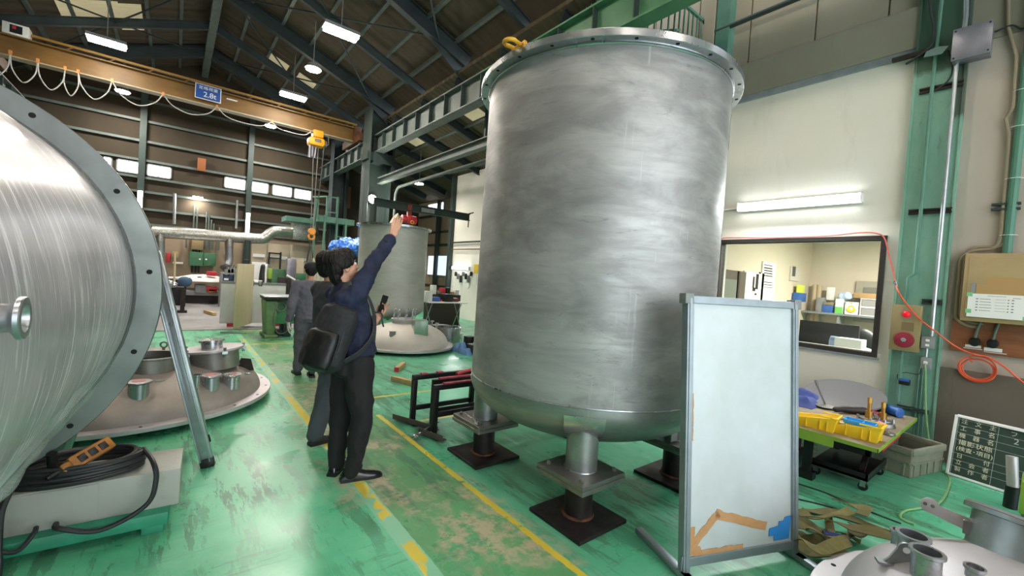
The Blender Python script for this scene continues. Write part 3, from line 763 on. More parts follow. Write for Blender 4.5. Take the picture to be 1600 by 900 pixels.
for i, (x, y, w_) in enumerate(LEGS):
    q = thing('support_stand', {'front': 'black plate and stub stand under the nearest tank leg', 'left': 'black plate and stub stand under the left tank leg beside the black trestles', 'right': 'black plate and stub stand under the right tank leg behind the whiteboard', 'rear': 'black plate and stub stand under the hidden rear tank leg'}[w_], 'stand', (x, y, 0), 0, 'stands under the tank legs')
    b = MB(); b.b2((x-.235, y-.235, 0), (x+.235, y+.235, .025)); b.build('floor_plate', M['pad'], q, bevel=.003, smooth=False)
    b = MB(); b.cyl((x, y, .025), (x, y, .285), .095, n=36); b.build('stub_pipe', M['black_iron'], q)
    b = MB(); b.torus(Matrix.Translation((x, y, .03)), .1, .012, 36, 6); b.build('rusty_weld', M['rust'], q)
    b = MB(); b.b2((x-.215, y-.215, .285), (x+.215, y+.215, .315)); b.build('top_plate', M['plate'], q, bevel=.003, smooth=False)
# earth lug on the right leg
p = Vector((3.27, 1.84, .39)); b = MB(); b.prism([(-.045, -.03), (.045, -.03), (.045, .03), (.02, .055), (-.02, .055), (-.045, .03)], frame(p, (0, -1, .0), (1, 0, 0)), .008); b.build('earth_lug', M['alu'], t)
# drain nozzle under the bottom
b = MB(); b.cyl((TX-.12, TY+.1, .3), (TX-.12, TY+.1, .46), .06, n=24); b.cyl((TX-.12, TY+.1, .28), (TX-.12, TY+.1, .3), .085, n=24); b.build('drain_nozzle', M['legsteel'], t)
# yellow shackle on the rim
sp = aZ(800, 75, 3.2); a_ = math.atan2(sp.y-TY, sp.x-TX); sc_ = Vector((TX+1.03*math.cos(a_), TY+1.03*math.sin(a_), 3.2)); od = Vector((math.cos(a_), math.sin(a_), 0)); td = Vector((-od.y, od.x, 0))
t = thing('lifting_shackle', 'yellow lifting shackle bolted to the left of the big tank\'s rim', 'shackle', sc_)
b = MB(); zz = Vector((0, 0, 1)); c0 = sc_+zz*.03
pts = [c0+td*.035+od*.0, c0+td*.04+od*.05]+[c0+od*.07+od*.045*math.sin(k*PI/8)+td*.045*math.cos(k*PI/8) for k in range(9)]+[c0-td*.04+od*.05, c0-td*.035]
b.tube(spline(pts, 3), .014, 10); b.build('bow', M['shackle'], t)
b = MB(); b.cyl(c0+td*.06, c0-td*.06, .013, n=12); b.cyl(c0+td*.06, c0+td*.075, .022, n=6); b.build('pin', M['shackle'], t)
b = MB(); b.box(c0-od*.02, (.03, .05, .06), Matrix.Rotation(a_, 3, 'Z')); b.build('lug', M['bright'], t)

# ------------------------------------------------------------ the wrapped vessel lying on its rotator, left
va = math.radians(3); VN = Vector((math.sin(va), math.cos(va), 0)); VU = Vector((math.cos(va), -math.sin(va), 0))
VC = Vector((-1.143, 3.318, 1.383)); VR, VF = .975, 1.10
F_ = frame(VC, -VN, VU)       # z of this frame runs towards the viewer
dn = 1 if (F_.to_3x3() @ Vector((0, 1, 0))).z < 0 else -1     # does the frame's y axis point down?
t = thing('wrapped_vessel', 'large horizontal steel vessel wound in clear film with a bare end flange, on the left', 'tank', (VC.x, VC.y, .3))
b = MB(); pr = [(.05, 2.95), (.45, 2.9), (.8, 2.72), (VR-.03, 2.5), (VR, 2.35)]+[(VR, 2.35-2.35*i/12) for i in range(1, 13)]
b.lathe(pr, F_, 140); ob = b.build('film_wrapped_shell', M['film'], t, ang=60)
# give the shell its own frame so that the wound creases follow its axis
rl = Matrix.Translation(t.location); loc = rl.inverted() @ F_; ob.data.transform(loc.inverted()); ob.matrix_local = loc
b = MB(); b.lathe([(VR-.02, -.03), (VF-.003, -.03), (VF, -.027), (VF, .027), (VF-.003, .03), (VR-.02, .03)], F_, 160, closed=True); vf = b.build('end_flange', mat('vessel_flange_steel', '#80847f', .42, .75, '#6f7370', 3, rvar=.08), t)
b = MB(); b.lathe([(VR+.012, .03), (VR+.012, .05), (VR, .07), (VR-.01, .03)], F_, 140, closed=True); b.build('flange_collar', M['bright'], vf)
for i in range(14):
    a = (2*PI*i/14+math.radians(6.5))*-dn; x, y = 1.045*math.cos(a), 1.045*math.sin(a); b = MB(); b.cyl(F_ @ Vector((x, y, -.032)), F_ @ Vector((x, y, .0315)), .014, n=14); b.build('bolt_hole', M['hole'], vf)
# loose film bunched low on the shell
b = MB()
def fr_(u, v): return VR+.012+.09*u*u*(1-v)+.02*noise.noise(Vector((u*9, v*4, 3)))+.012*noise.noise(Vector((u*26, v*11, 8)))
b.grid(lambda u, v: F_ @ Vector((fr_(u, v)*math.cos(math.radians(18+56*u)), dn*fr_(u, v)*math.sin(math.radians(18+56*u)), .09+1.9*v)), 80, 90)
mf = D.materials.new('loose_clear_film'); mf.use_nodes = True; nt = mf.node_tree; bs = nt.nodes['Principled BSDF']; bs.inputs['Base Color'].default_value = lin('#e6ecec'); bs.inputs['Roughness'].default_value = .12
tr_ = nt.nodes.new('ShaderNodeBsdfTransparent'); mx_ = nt.nodes.new('ShaderNodeMixShader'); mx_.inputs[0].default_value = .22
nt.links.new(tr_.outputs[0], mx_.inputs[1]); nt.links.new(bs.outputs[0], mx_.inputs[2]); nt.links.new(mx_.outputs[0], nt.nodes['Material Output'].inputs[0]); M['clearfilm'] = mf
b.build('loose_film', mf, t)
# side nozzle with its clamp ferrule
tip = Vector((-.235, 1.47, 0)); r = ray(38, 497); tip = CP+r*(1.25/r.y); tip = Vector(tip)
NA = Vector((.99, -.03, 0)).normalized(); b = MB(); Fn = frame(tip, NA)
b.lathe([(.028, -.4), (.028, -.019), (.030, -.015), (.043, -.007), (.043, 0), (.041, .002), (.028, .002), (.026, -.002), (.026, -.4)], Fn, 40, closed=True)
b.build('side_nozzle', M['bright'], t)
b = MB(); b.cyl(tip-NA*.12, tip-NA*.119, .0255, n=24); b.build('nozzle_bore', M['hole'], t)

# rotator bed under it with its electrical box
ra = -10; zf = math.radians(ra)
def V3(c, u=0., n=0., z=0.): return Vector(c)+VU*u+VN*n+Vector((0, 0, z))
foot = aZ(262, 818, .05)                                # right front corner of the green base
bt = Vector((foot.x, foot.y, 0))
RB = Matrix.Translation(bt) @ Matrix((VU, VN, Vector((0, 0, 1)))).transposed().to_4x4()     # x along the hall's width, y away, origin at the right front corner
t = thing('rotator_bed', 'green steel rotator bed with a chipped white electric box below the wrapped vessel', 'rotator', bt)
b = MB(RB); b.b2((-2.3, 0, .05), (0, .5, .12)); b.b2((-2.3, .42, .05), (0, .5, .22)); b.b2((-.12, .02, 0), (-.02, .4, .05)); b.b2((-2.2, .02, 0), (-2.0, .4, .05)); b.b2((-1.9, -1.5, .05), (-1.6, 0, .2)); b.b2((-1.15, -1.5, .05), (-.85, 0, .2)); b.build('base_frame', M['brgreen2'] if 'brgreen2' in M else mat('bed_green', '#2f8f6e', .5, 0., '#277a5d', 4), t, bevel=.004)
b = MB(RB); b.b2((-1.0, .075, .12), (.045, .42, .335)); b.build('electric_box', M['chipwhite'], t, bevel=.004)
b = MB(RB); b.b2((-.74, .070, .135), (-.31, .0745, .325)); b.build('box_cover', M['chipwhite'], t, bevel=.001)
for xx in (-1.745, -.595):
    b = MB(RB); b.cyl((xx, -1.35, .45), (xx, -1.1, .45), .118, n=30); b.build('roller', M['black'], t); b = MB(RB); b.b2((xx-.05, -1.42, .2), (xx+.05, -1.36, .5)); b.b2((xx-.05, -1.09, .2), (xx+.05, -1.03, .5)); b.build('roller_bracket', M['brgreen'], t)
# pendant cable coiled on the box
def coil(name, label, cat, c, R, r, turns, m, seed, squash=.75, zstep=.012, nturn=40, rvar=.06, mat3=None):
    rnd = random.Random(seed); pts = []
    ph = [(rnd.uniform(-rvar, rvar), rnd.uniform(-.02, .02), rnd.uniform(-.02, .02)) for _ in range(turns+2)]
    for i in range(turns*nturn+1):
        k = i/nturn; j = int(k); fr = k-j; e = [ph[j][q]*(1-fr)+ph[j+1][q]*fr for q in range(3)]
        a = 2*PI*k; rr = R*(1+e[0]); z = r+zstep*k+.006*math.sin(a*1.5+j)
        pts.append((mat3 or Matrix.Translation(c)) @ Vector((rr*math.cos(a)+e[1], rr*squash*math.sin(a)+e[2], z)))
    return pts
cc = RB @ Vector((-.42, .22, .337)); Mc = Matrix.Translation(cc) @ Matrix((VU, VN, Vector((0, 0, 1)))).transposed().to_4x4()
pts = coil('', '', '', cc, .27, .013, 9, None, 3, .62, .009, mat3=Mc)
end = RB @ Vector((.0, .05, .40))
pts += spline([pts[-1], RB @ Vector((-.08, .02, .42)), RB @ Vector((-.06, -.03, .33)), RB @ Vector((-.1, -.04, .2)), RB @ Vector((-.28, -.04, .115)), RB @ Vector((-.44, -.02, .16)), RB @ Vector((-.46, .02, .17))], 8)
b = MB(); b.tube(pts, .013, 8); o = b.build('pendant_cable', M['cable']); tag(o, 'black cable coiled in a heap on top of the chipped white box', 'cable')
b = MB(); b.tube(spline([RB @ Vector((-.62, -.02, .39)), RB @ Vector((-.64, -.035, .3)), RB @ Vector((-.64, -.05, .15)), RB @ Vector((-.63, -.08, .05)), RB @ Vector((-.62, -.2, .015)), RB @ Vector((-.66, -.6, .013))], 8), .0155, 8)
tag(b.build('hanging_cable', M['cable']), 'thick black cable hanging straight down over the white box front', 'cable')
b = MB(); b.tube(spline([RB @ Vector((-.66, -.02, .37)), RB @ Vector((-.70, -.035, .25)), RB @ Vector((-.66, -.04, .14)), RB @ Vector((-.58, -.05, .10)), RB @ Vector((-.53, -.02, .16)), RB @ Vector((-.53, .02, .17))], 8), .011, 8)
tag(b.build('power_cable', M['cable']), 'thinner black cable looping into the hole at the foot of the white box', 'cable')
# pendant control
pc = RB @ Vector((-.36, .16, .47)); t = thing('pendant_control', 'orange push-button pendant lying on the coiled black cable', 'control', pc)
Mp = frame(pc, Vector((.35, -.75, .55)), Vector((.8, .3, .45)))
b = MB(Mp); b.box((0, 0, 0), (.2, .075, .06)); b.box((-.115, 0, 0), (.05, .05, .05)); b.build('body', M['orangebox'], t, bevel=.012)
for i in range(3):
    b = MB(Mp); b.box((-.05+.05*i, 0, .032), (.036, .04, .008)); bb = b.build('button_guard', M['black'], t, bevel=.003)
b = MB(Mp); b.cyl((-.13, 0, 0), (-.2, 0, .0), .016, .012, 12); b.build('cable_gland', M['black'], t)
b = MB(RB); b.cyl((-.5, .12, .44), (-.5, .09, .52), .022, n=14); tag(b.build('cable_plug', M['black']), 'black plug lying on the coiled cable left of the orange pendant', 'plug')

# ------------------------------------------------------------ dished heads lying on the floor
def dome_profile(R, h, z0, n=22):
    return [(R*math.cos(PI/2*i/n)**.8 if i < n else 0., z0+h*math.sin(PI/2*i/n)) for i in range(n+1)]
def dome_z(R, h, z0, r): 
    lo, hi = 0., PI/2
    for _ in range(30):
        m_ = (lo+hi)/2
        if R*math.cos(m_)**.8 > r: lo = m_
        else: hi = m_
    return z0+h*math.sin(lo)
def dished_head(c, R, h, RF, label, m, mf_, zf=.05):
    t = thing('dished_head', label, 'tank head', c)
    T = Matrix.Translation(c)
    b = MB(); b.lathe(dome_profile(R, h, zf+.03), T, 120); b.build('dome', m, t, ang=60)
    b = MB(); b.lathe([(R-.03, zf), (RF-.003, zf), (RF, zf+.004), (RF, zf+.036), (RF-.003, zf+.04), (R-.03, zf+.04)], T, 120, closed=True); f = b.build('flange', mf_, t)
    return t, f
def stub(t, c, R, h, zf, off, r, ln, name='nozzle', m=None, lid=None, ferrule=1.15, tilt=0., n=32):
    """short pipe standing on a dome at an offset from its centre"""
    d = math.hypot(*off); z = dome_z(R, h, zf+.03, d); base = Vector((c[0]+off[0], c[1]+off[1], z-.05))
    ax = Vector((off[0]/R*tilt, off[1]/R*tilt, 1)).normalized(); Fz = frame(base, ax); L_ = ln+.05
    b = MB(); b.lathe([(r, 0), (r, L_-.02), (r*ferrule, L_-.012), (r*ferrule, L_), (r*.93, L_), (r*.93, 0)], Fz, n, closed=True)
    o = b.build(name, m or M['bright'], t)
    b = MB(); b.cyl(Fz @ Vector((0, 0, L_*.5)), Fz @ Vector((0, 0, L_*.5+.002)), r*.92, n=n); b.build('bore', M['hole'], o)
    return o, Fz, L_
# left head
c = (-.33, 6.05, 0); R, h, RF, zf = 1.22, .42, 1.33, .07
t, f = dished_head(c, R, h, RF, 'wide brownish dished head with hatches lying behind the aluminium ladder', M['pickled'], M['satin'], zf)
for i in range(20):
    a = 2*PI*(i+.4)/20; x, y = c[0]+1.28*math.cos(a), c[1]+1.28*math.sin(a); b = MB(); b.cyl((x, y, zf-.002), (x, y, zf+.0415), .013, n=10); b.build('bolt_hole', M['hole'], f)
LH = (t, c, R, h, zf)
o, Fz, L_ = stub(*LH, (.18, -.50), .25, .10, 'open_manhole', M['plate'], ferrule=1.06)
o, Fz, L_ = stub(*LH, (.72, -.33), .25, .15, 'manhole_neck', M['plate'], tilt=-.15)
b = MB(); b.cyl(Fz @ Vector((0, 0, L_)), Fz @ Vector((0, 0, L_+.02)), .3, n=36); hd = b.build('manhole_cover', M['satin'], t)
b = MB(); b.cyl(Fz @ Vector((0, 0, L_+.02)), Fz @ Vector((0, 0, L_+.11)), .1, n=24); b.cyl(Fz @ Vector((0, 0, L_+.09)), Fz @ Vector((0, 0, L_+.11)), .12, n=24); b.build('sight_port', M['bright'], hd)
for i in range(5):
    a = i*2*PI/5; q = Fz @ Vector((.29*math.cos(a), .29*math.sin(a), L_-.06)); b = MB(); b.cyl(q, q+Vector((0, 0, .1)), .015, n=8); b.box(q+Vector((0, 0, .05)), (.05, .05, .03)); b.build('swing_bolt', M['bright'], t)
for off, lb in (((.128, -1.02), ''), ((.67, -.84), ''), ((.86, -.72), '')):
    o, Fz, L_ = stub(*LH, off, .075, .10, 'nozzle', M['bright'])
    b = MB(); b.cyl(Fz @ Vector((0, 0, L_+.001)), Fz @ Vector((0, 0, L_+.006)), .088, n=24); cp = b.build('tape_cap', M['satin'], o)
    b = MB(); b.cyl(Fz @ Vector((0, 0, L_+.006)), Fz @ Vector((0, 0, L_+.009)), .05, n=20); b.build('red_tape', mat('faded_red_tape', '#c98a86', .6), o)
    b = MB(); b.torus(Fz @ Matrix.Translation((0, 0, L_-.002)), .09, .008, 24, 6); q = Fz @ Vector((.11, -.02, L_)); b.cyl(q, q+Vector((.04, 0, 0)), .012, n=8); b.torus(frame(q+Vector((.05, 0, 0)), (0, 0, 1)), .015, .004, 12, 5); b.build('clamp', M['bright'], o)
o, Fz, L_ = stub(*LH, (.55, -.93), .028, .14, 'small_nozzle', M['bright'], ferrule=1.5)
zt = dome_z(R, h, zf+.03, .3)
for off, ang_ in (((.28, .02), 20),):
    q = Vector((c[0]+off[0], c[1]+off[1], dome_z(R, h, zf+.03, .28))); b = MB(); b.torus(frame(q+Vector((0, 0, .09)), (.3, 1, 0)), .03, .009, 20, 8); b.cyl(q-Vector((0, 0, .02)), q+Vector((0, 0, .06)), .014, n=10); b.build('lifting_eye', M['plate'], t)
q = Vector((c[0]+1.03, c[1]-.2, dome_z(R, h, zf+.03, 1.05))); b = MB(); b.prism([(-.1, -.04), (.1, -.04), (.06, .1), (-.04, .12)], frame(q, (.2, -1, 0), (1, .2, 0)), .02); b.build('lifting_lug', M['black_iron'], t)
for i, (x, y, lb) in enumerate(((.98, -.45, 'right of the ladder foot, under the brownish head\'s rim'), (-1.1, -.6, 'under the left side of the brownish head'), (.1, 1.28, 'under the far side of the brownish head'))):
    b = MB(); b.box((c[0]+x, c[1]+y, .035), (.1, .09, .068), Matrix.Rotation(.5, 3, 'Z')); tag(b.build('wood_block', M['red']), 'red wooden block ' + lb, 'block')

# middle pale head
c = (3.85, 8.25, 0); R, h, RF, zf = .87, .44, .98, .06
t, f = dished_head(c, R, h, RF, 'pale dished head on the floor in front of the second upright tank', M['paledome'], M['satin'], zf)
LH = (t, c, R, h, zf)
o, Fz, L_ = stub(*LH, (-.05, .05), .24, .06, 'manhole_neck', M['satin'], ferrule=1.1)
b = MB(); b.cyl(Fz @ Vector((0, 0, L_)), Fz @ Vector((0, 0, L_+.02)), .26, n=36); b.build('manhole_cover', M['satin'], o)
for i in range(9):
    a = i*2*PI/9+.2; q = Fz @ Vector((.22*math.cos(a), .22*math.sin(a), L_+.02)); b = MB(); b.tube([q, q+Vector((0, 0, .17)), q+Vector((.02, 0, .2)), q+Vector((.05, .01, .17))], .009, 8); b.cyl(q+Vector((0, 0, .04)), q+Vector((0, 0, .07)), .02, n=8); b.build('swing_bolt', M['bright'], t)
q = Vector((c[0]+.02, c[1]-.55, 0)); z = dome_z(R, h, zf+.03, .55)
b = MB(); b.box(q+Vector((0, .0, z+.05)), (.26, .3, .3), Matrix.Rotation(-.25, 3, 'Z')); b.build('square_box_nozzle', mat('greenish_steel_box', '#8fa394', .35, .6), t, bevel=.006)
q = Vector((c[0]-.52, c[1]-.5, dome_z(R, h, zf+.03, .7))); b = MB(); b.box(q, (.1, .06, .09)); b.box(q+Vector((0, 0, .05)), (.12, .08, .01)); b.build('name_plate_bracket', M['plate'], t)
for dx in (.5, .62):
    q = Vector((c[0]+dx, c[1]-.15, dome_z(R, h, zf+.03, math.hypot(dx, .15)))); b = MB(); b.cyl(q-Vector((0, 0, .03)), q+Vector((0, 0, .1)), .015, n=8); b.cyl(q+Vector((0, 0, .1)), q+Vector((0, 0, .12)), .04, n=12); b.build('small_nozzle', M['bright'], t)
# second pale head behind it (only its back edge shows) and the bright stainless rings
c2 = (5.42, 9.6, 0); t, f = dished_head(c2, .48, .2, .56, 'flat pale head lying behind and right of the pale dished head', M['paledome'], M['satin'], .06)
def ring_(x, y, z, R, h, label, m=None):
    b = MB(); b.lathe([(R, 0), (R, h), (R+.02, h), (R+.02, h+.012), (R-.008, h+.012), (R-.008, 0)], Matrix.Translation((x, y, z)), 64, closed=True)
    return tag(b.build('stainless_ring', m or M['bright']), label, 'steel ring')
ring_(5.15, 8.75, 0, .27, .34, 'polished stainless ring standing right of the pale dished head')
ring_(4.77, 9.08, 0, .19, .33, 'smaller polished stainless ring tucked behind the pale dished head')

# near right head
c = (2.9, -.2, 0); R, h, RF, zf = .80, .40, .92, .06
t, f = dished_head(c, R, h, RF, 'satin steel dished head with open nozzles at the lower right', M['satin'], M['satin'], zf)
for i in range(18):
    a = 2*PI*(i+.15)/18; x, y = c[0]+.87*math.cos(a), c[1]+.87*math.sin(a); b = MB(); b.cyl((x, y, zf-.002), (x, y, zf+.0415), .013, n=10); b.build('bolt_hole', M['hole'], f)
NH = (t, c, R, h, zf)
# nozzles and lugs of the near right head
stub(*NH, (-.217, .463), .052, .10, 'nozzle', M['bright'], ferrule=1.22)
stub(*NH, (-.03, .534), .055, .085, 'nozzle', M['bright'], ferrule=1.22)
stub(*NH, (-.15, .322), .03, .04, 'nozzle', M['bright'], ferrule=1.2)
stub(*NH, (.12, .60), .035, .06, 'nozzle', M['bright'], ferrule=1.25)
p0 = Vector((2.725, .412, .354)); p1 = Vector((2.788, .294, .42)); mid_ = (p0+p1)/2; dx = (p1-p0); dx.z = 0; dx.normalize(); nn = dx.cross(Vector((0, 0, 1)))
if nn.x > 0: nn = -nn
Fl = frame(Vector((mid_.x, mid_.y, .37)), nn, dx)
s_ = 1 if (Fl.to_3x3() @ Vector((0, 1, 0))).z > 0 else -1
b = MB(); pts = [(-.075, 0), (.075, 0), (.055, s_*.03)]+[(.01+.032*math.cos(a), s_*(.085+.032*math.sin(a))) for a in [k*PI/8 for k in range(9)]]+[(-.05, s_*.03)]
b.prism(pts, Fl, .012); lug = b.build('lifting_lug', M['legsteel'], t)
b = MB(); b.cyl(Fl @ Vector((.01, s_*.083, -.001)), Fl @ Vector((.01, s_*.083, .013)), .014, n=16); b.build('lug_hole', M['paper'], lug)
b = MB(); b.box(Fl @ Vector((0, 0, .006)), (.19, .05, .012), Matrix((dx, nn, Vector((0, 0, 1)))).transposed()); b.build('lug_pad', M['bright'], lug)
# big tilted manhole on the far side of the head
ax_ = Vector((.34, -.10, 1)).normalized(); mb_ = Vector((3.27, -.10, .23)); Fm = frame(mb_, ax_); MR = .31
b = MB(); b.lathe([(MR, 0), (MR, .31), (MR+.035, .313), (MR+.035, .335), (MR-.02, .335), (MR-.02, 0)], Fm, 80, closed=True); mn = b.build('manhole_neck', M['alu'], t, ang=30)
b = MB(); b.cyl(Fm @ Vector((0, 0, .337)), Fm @ Vector((0, 0, .35)), MR+.03, n=60); b.build('manhole_cover', M['satin'], t)
b = MB(); b.torus(Fm @ Matrix.Translation((0, 0, .14)), MR+.002, .004, 80, 6); b.build('weld_line', M['bright'], mn)
hp = Vector((3.30, .17, .50)); hd = Vector((-.12, .98, .08)).normalized(); side = Vector((-.95, -.1, .2)).normalized()
Fh = frame(hp, side, hd); s2 = 1 if (Fh.to_3x3() @ Vector((0, 1, 0))).z > 0 else -1
b = MB(); b.prism([(-.08, -s2*.04), (.03, -s2*.045), (.13, -s2*.03)]+[(.16+.04*math.cos(a), s2*(.01+.04*math.sin(a))) for a in [-PI/3+k*PI/7*1.2 for k in range(8)]]+[(.05, s2*.02), (-.08, s2*.015)], Fh, .02); hl = b.build('hinge_lug', M['satin'], t, bevel=.002)
for u_ in (.15, .18):
    b = MB(); b.cyl(Fh @ Vector((u_, s2*.012, -.001)), Fh @ Vector((u_, s2*.012, .021)), .009, n=14); b.build('lug_hole', M['plate'], hl)
b = MB(); b.box(hp+Vector((-.02, .0, -.02)), (.05, .06, .07)); b.build('clamp_block', M['plate'], t, bevel=.003)

# ------------------------------------------------------------ whiteboard on feet
bo = Vector((2.296, 1.177, 0)); bv = Vector((.934, -.357, 0)).normalized(); bn = Vector((-bv.y, bv.x, 0))      # bn points away from the viewer
lean = math.radians(5); bu = (Vector((0, 0, 1))*math.cos(lean)+bn*math.sin(lean)).normalized()
MBD = Matrix.Translation(bo) @ Matrix((bv, bu, bv.cross(bu))).transposed().to_4x4()      # x along, y up the board, z to the viewer
t = thing('standing_whiteboard', 'tall whiteboard in a grey aluminium frame on feet, patched with brown and blue tape', 'whiteboard', bo)
W_, H_ = .835, 1.565
b = MB(MBD); b.box((W_/2, .82, 0), (W_-.04, 1.48, .018)); b.build('panel', M['wboard'], t, smooth=False)
for nm, c_, d_ in (('side_post', (0.012, H_/2+.02, 0), (.045, H_-.03, .05)), ('side_post', (W_-.012, H_/2+.02, 0), (.045, H_-.03, .05)), ('top_rail', (W_/2, H_-.005, 0), (W_+.02, .045, .05)), ('bottom_rail', (W_/2, .085, 0), (W_, .05, .045))):
    b = MB(MBD); b.box(c_, d_)
    if nm == 'side_post': b.box((c_[0], c_[1], .027), (.02, d_[1], .006))
    b.build(nm, M['alugrey'], t, bevel=.003, smooth=False)
for x in (0., W_):
    b = MB(MBD); b.box((x, H_, 0), (.06, .06, .058)); b.build('corner_cap', M['grey'], t, bevel=.004)
    fp = bo+bv*x; b = MB(); b.bar(fp-bn*.08+Vector((0, 0, .02)), fp+bn*.42+Vector((0, 0, .02)) if x == 0 else fp+bn*.1+Vector((0, 0, .02)), .05, .035); b.bar(fp+Vector((0, 0, .02)), fp-bn*.28+bv*.0+Vector((0, 0, .02)), .05, .035)
    b.cyl(fp+Vector((0, 0, .03)), fp+Vector((0, 0, .12)), .02, n=4); b.build('foot', M['alugrey'], t, bevel=.003)
def strip(name, pts, m, zz=.011):
    b = MB(MBD); b.prism(pts, Matrix.Translation((0, 0, zz)), .0012); return b.build(name, m, t, smooth=False)
def rag(p, q, wd, seed, n=14):                  # strip between two points with torn edges
    rnd = random.Random(seed); p = Vector(p); q = Vector(q); d = (q-p).normalized(); nrm = Vector((-d.y, d.x))
    A_ = [p+(q-p)*(i/n)+nrm*(wd/2+(rnd.uniform(-.004, .006))) for i in range(n+1)]; B_ = [p+(q-p)*(i/n)-nrm*(wd/2+rnd.uniform(-.002, .003)) for i in range(n+1)]
    return [(v.x, v.y) for v in A_+B_[::-1]]
strip('brown_tape', rag((.05, .16), (.24, .33), .045, 1), M['tape']); strip('brown_tape', rag((.22, .325), (.60, .215), .05, 2), M['tape'])
strip('brown_tape', rag((.052, .115), (.052, .27), .04, 3), M['tape'], .0125); strip('brown_tape', rag((.06, .17), (.12, .1), .05, 4), M['tape'], .0137); strip('brown_tape', rag((.12, .115), (.42, .118), .035, 5), M['tape'], .0145); strip('brown_tape', rag((.048, .75), (.048, 1.02), .007, 6), M['tape'])
strip('blue_tape', [(.66, .125), (.78, .125), (.79, .20), (.795, .26), (.745, .255), (.742, .235), (.70, .235), (.70, .21), (.625, .20), (.62, .155), (.66, .155)], M['bluetape'], .0125)

# ------------------------------------------------------------ aluminium step ladder
t = thing('step_ladder', 'aluminium step ladder half hidden behind the wrapped vessel\'s flange', 'ladder', (-.05, 4.0, 0))
top = Vector((-.12, 4.02, 1.62))
def rail_(f0, f1, name):
    b = MB(); d = (f1-f0).normalized(); b.bar(f0+d*.05, f1, .028, .085, (0, 0, 1)); b.bar(f0+d*.05+Vector((.02, -.02, 0)), f1+Vector((.02, -.02, 0)), .03, .01, (0, 0, 1)); b.bar(f0+d*.05+Vector((-.04, -.02, 0)), f1+Vector((-.04, -.02, 0)), .03, .01, (0, 0, 1)); b.build(name, M['alu'], t, bevel=.003)
    b = MB(); b.bar(f0, f0+d*.07, .05, .09, (0, 0, 1)); b.build('rubber_foot', M['black'], t, bevel=.006)
f1 = Vector((.268, 3.93, 0)); f2 = Vector((.268, 4.45, 0))
rail_(f1, top, 'rail'); rail_(f2, top+Vector((0, .3, 0)), 'rail')
rail_(Vector((-.62, 4.0, 0)), top+Vector((-.05, .02, 0)), 'rear_rail'); rail_(Vector((-.62, 4.45, 0)), top+Vector((-.05, .3, 0)), 'rear_rail')
for i in range(1, 6):
    k = i/6; a = f1.lerp(top, k); c_ = f2.lerp(top+Vector((0, .3, 0)), k); b = MB(); b.bar(a, c_, .07, .03, (0, 0, 1)); b.build('step', M['alu'], t, bevel=.003)
b = MB(); b.box(top+Vector((-.03, .16, .0)), (.14, .4, .03)); b.build('top_step', M['alu'], t, bevel=.003)

# ------------------------------------------------------------ black trestles left of the tank
def trestle(x0, y0, x1, y1, h, label, low=.17, pads=(), tube=.05):
    t = thing('steel_trestle', label, 'trestle', ((x0+x1)/2, (y0+y1)/2, 0), 0, 'black trestles beside the tank')
    a = Vector((x0, y0, 0)); c_ = Vector((x1, y1, 0)); Z = Vector((0, 0, 1)); d = (c_-a).normalized(); s = d.cross(Z)
    for q in (a, c_):
        b = MB(); b.bar(q, q+Z*(h-tube), tube, tube, d); b.build('upright', M['blackm'], t, bevel=.003)
    b = MB(); b.bar(a-d*tube/2+Z*(h-tube/2), c_+d*tube/2+Z*(h-tube/2), tube, tube, Z); b.build('top_bar', M['blackm'], t, bevel=.003)
    b = MB(); b.bar(a+d*tube/2+Z*low, c_-d*tube/2+Z*low, .03, .05, Z); b.build('lower_bar', M['blackm'], t, bevel=.003)
    for q in (a, c_):
        b = MB(); b.bar(q-s*.08+Z*.012, q+s*.08+Z*.012, .05, .024, Z); b.build('foot_bar', M['blackm'], t, bevel=.003)
    for u0, u1 in pads:
        b = MB(); b.bar(a+d*u0+Z*(h+.006), a+d*u1+Z*(h+.006), tube*.95, .014, Z); b.build('red_pad', mat('worn_pink_red_rubber', '#b84a5c', .7, 0., '#8e3848', 12), t)
    return t
trestle(2.03, 4.08, 2.76, 4.08, .52, 'black steel trestle with two short red pads, farthest left of the tank', pads=((.07, .14), (.26, .33)))
trestle(2.17, 3.90, 2.97, 3.90, .50, 'black steel trestle with a long red pad, middle of the three', pads=((.05, .75),))
trestle(2.08, 3.70, 2.76, 3.70, .50, 'black steel trestle with a red and white topped bar, nearest the tank', low=.2, pads=((.08, .6),))
b = MB(); b.bar((2.45, 3.93, .53), (2.85, 4.06, .55), .03, .02); tag(b.build('red_bar', M['red']), 'loose red bar lying across the black trestles', 'bar')
for p0, p1, lb in (((1.92, 4.28, .02), (2.15, 3.75, .02), 'rusty steel angle on the floor left of the black trestles'), ((1.98, 3.78, .02), (2.08, 3.48, .02), 'short steel angle on the floor in front of the black trestles')):
    b = MB(); b.bar(p0, p1, .06, .008); d = (Vector(p1)-Vector(p0)).normalized().cross(Vector((0, 0, 1)))*.03; b.bar(Vector(p0)+d+Vector((0, 0, .025)), Vector(p1)+d+Vector((0, 0, .025)), .006, .055); tag(b.build('steel_angle', mat('dull_brown_steel', '#5a504c', .6, .4), bevel=.001), lb, 'steel angle')
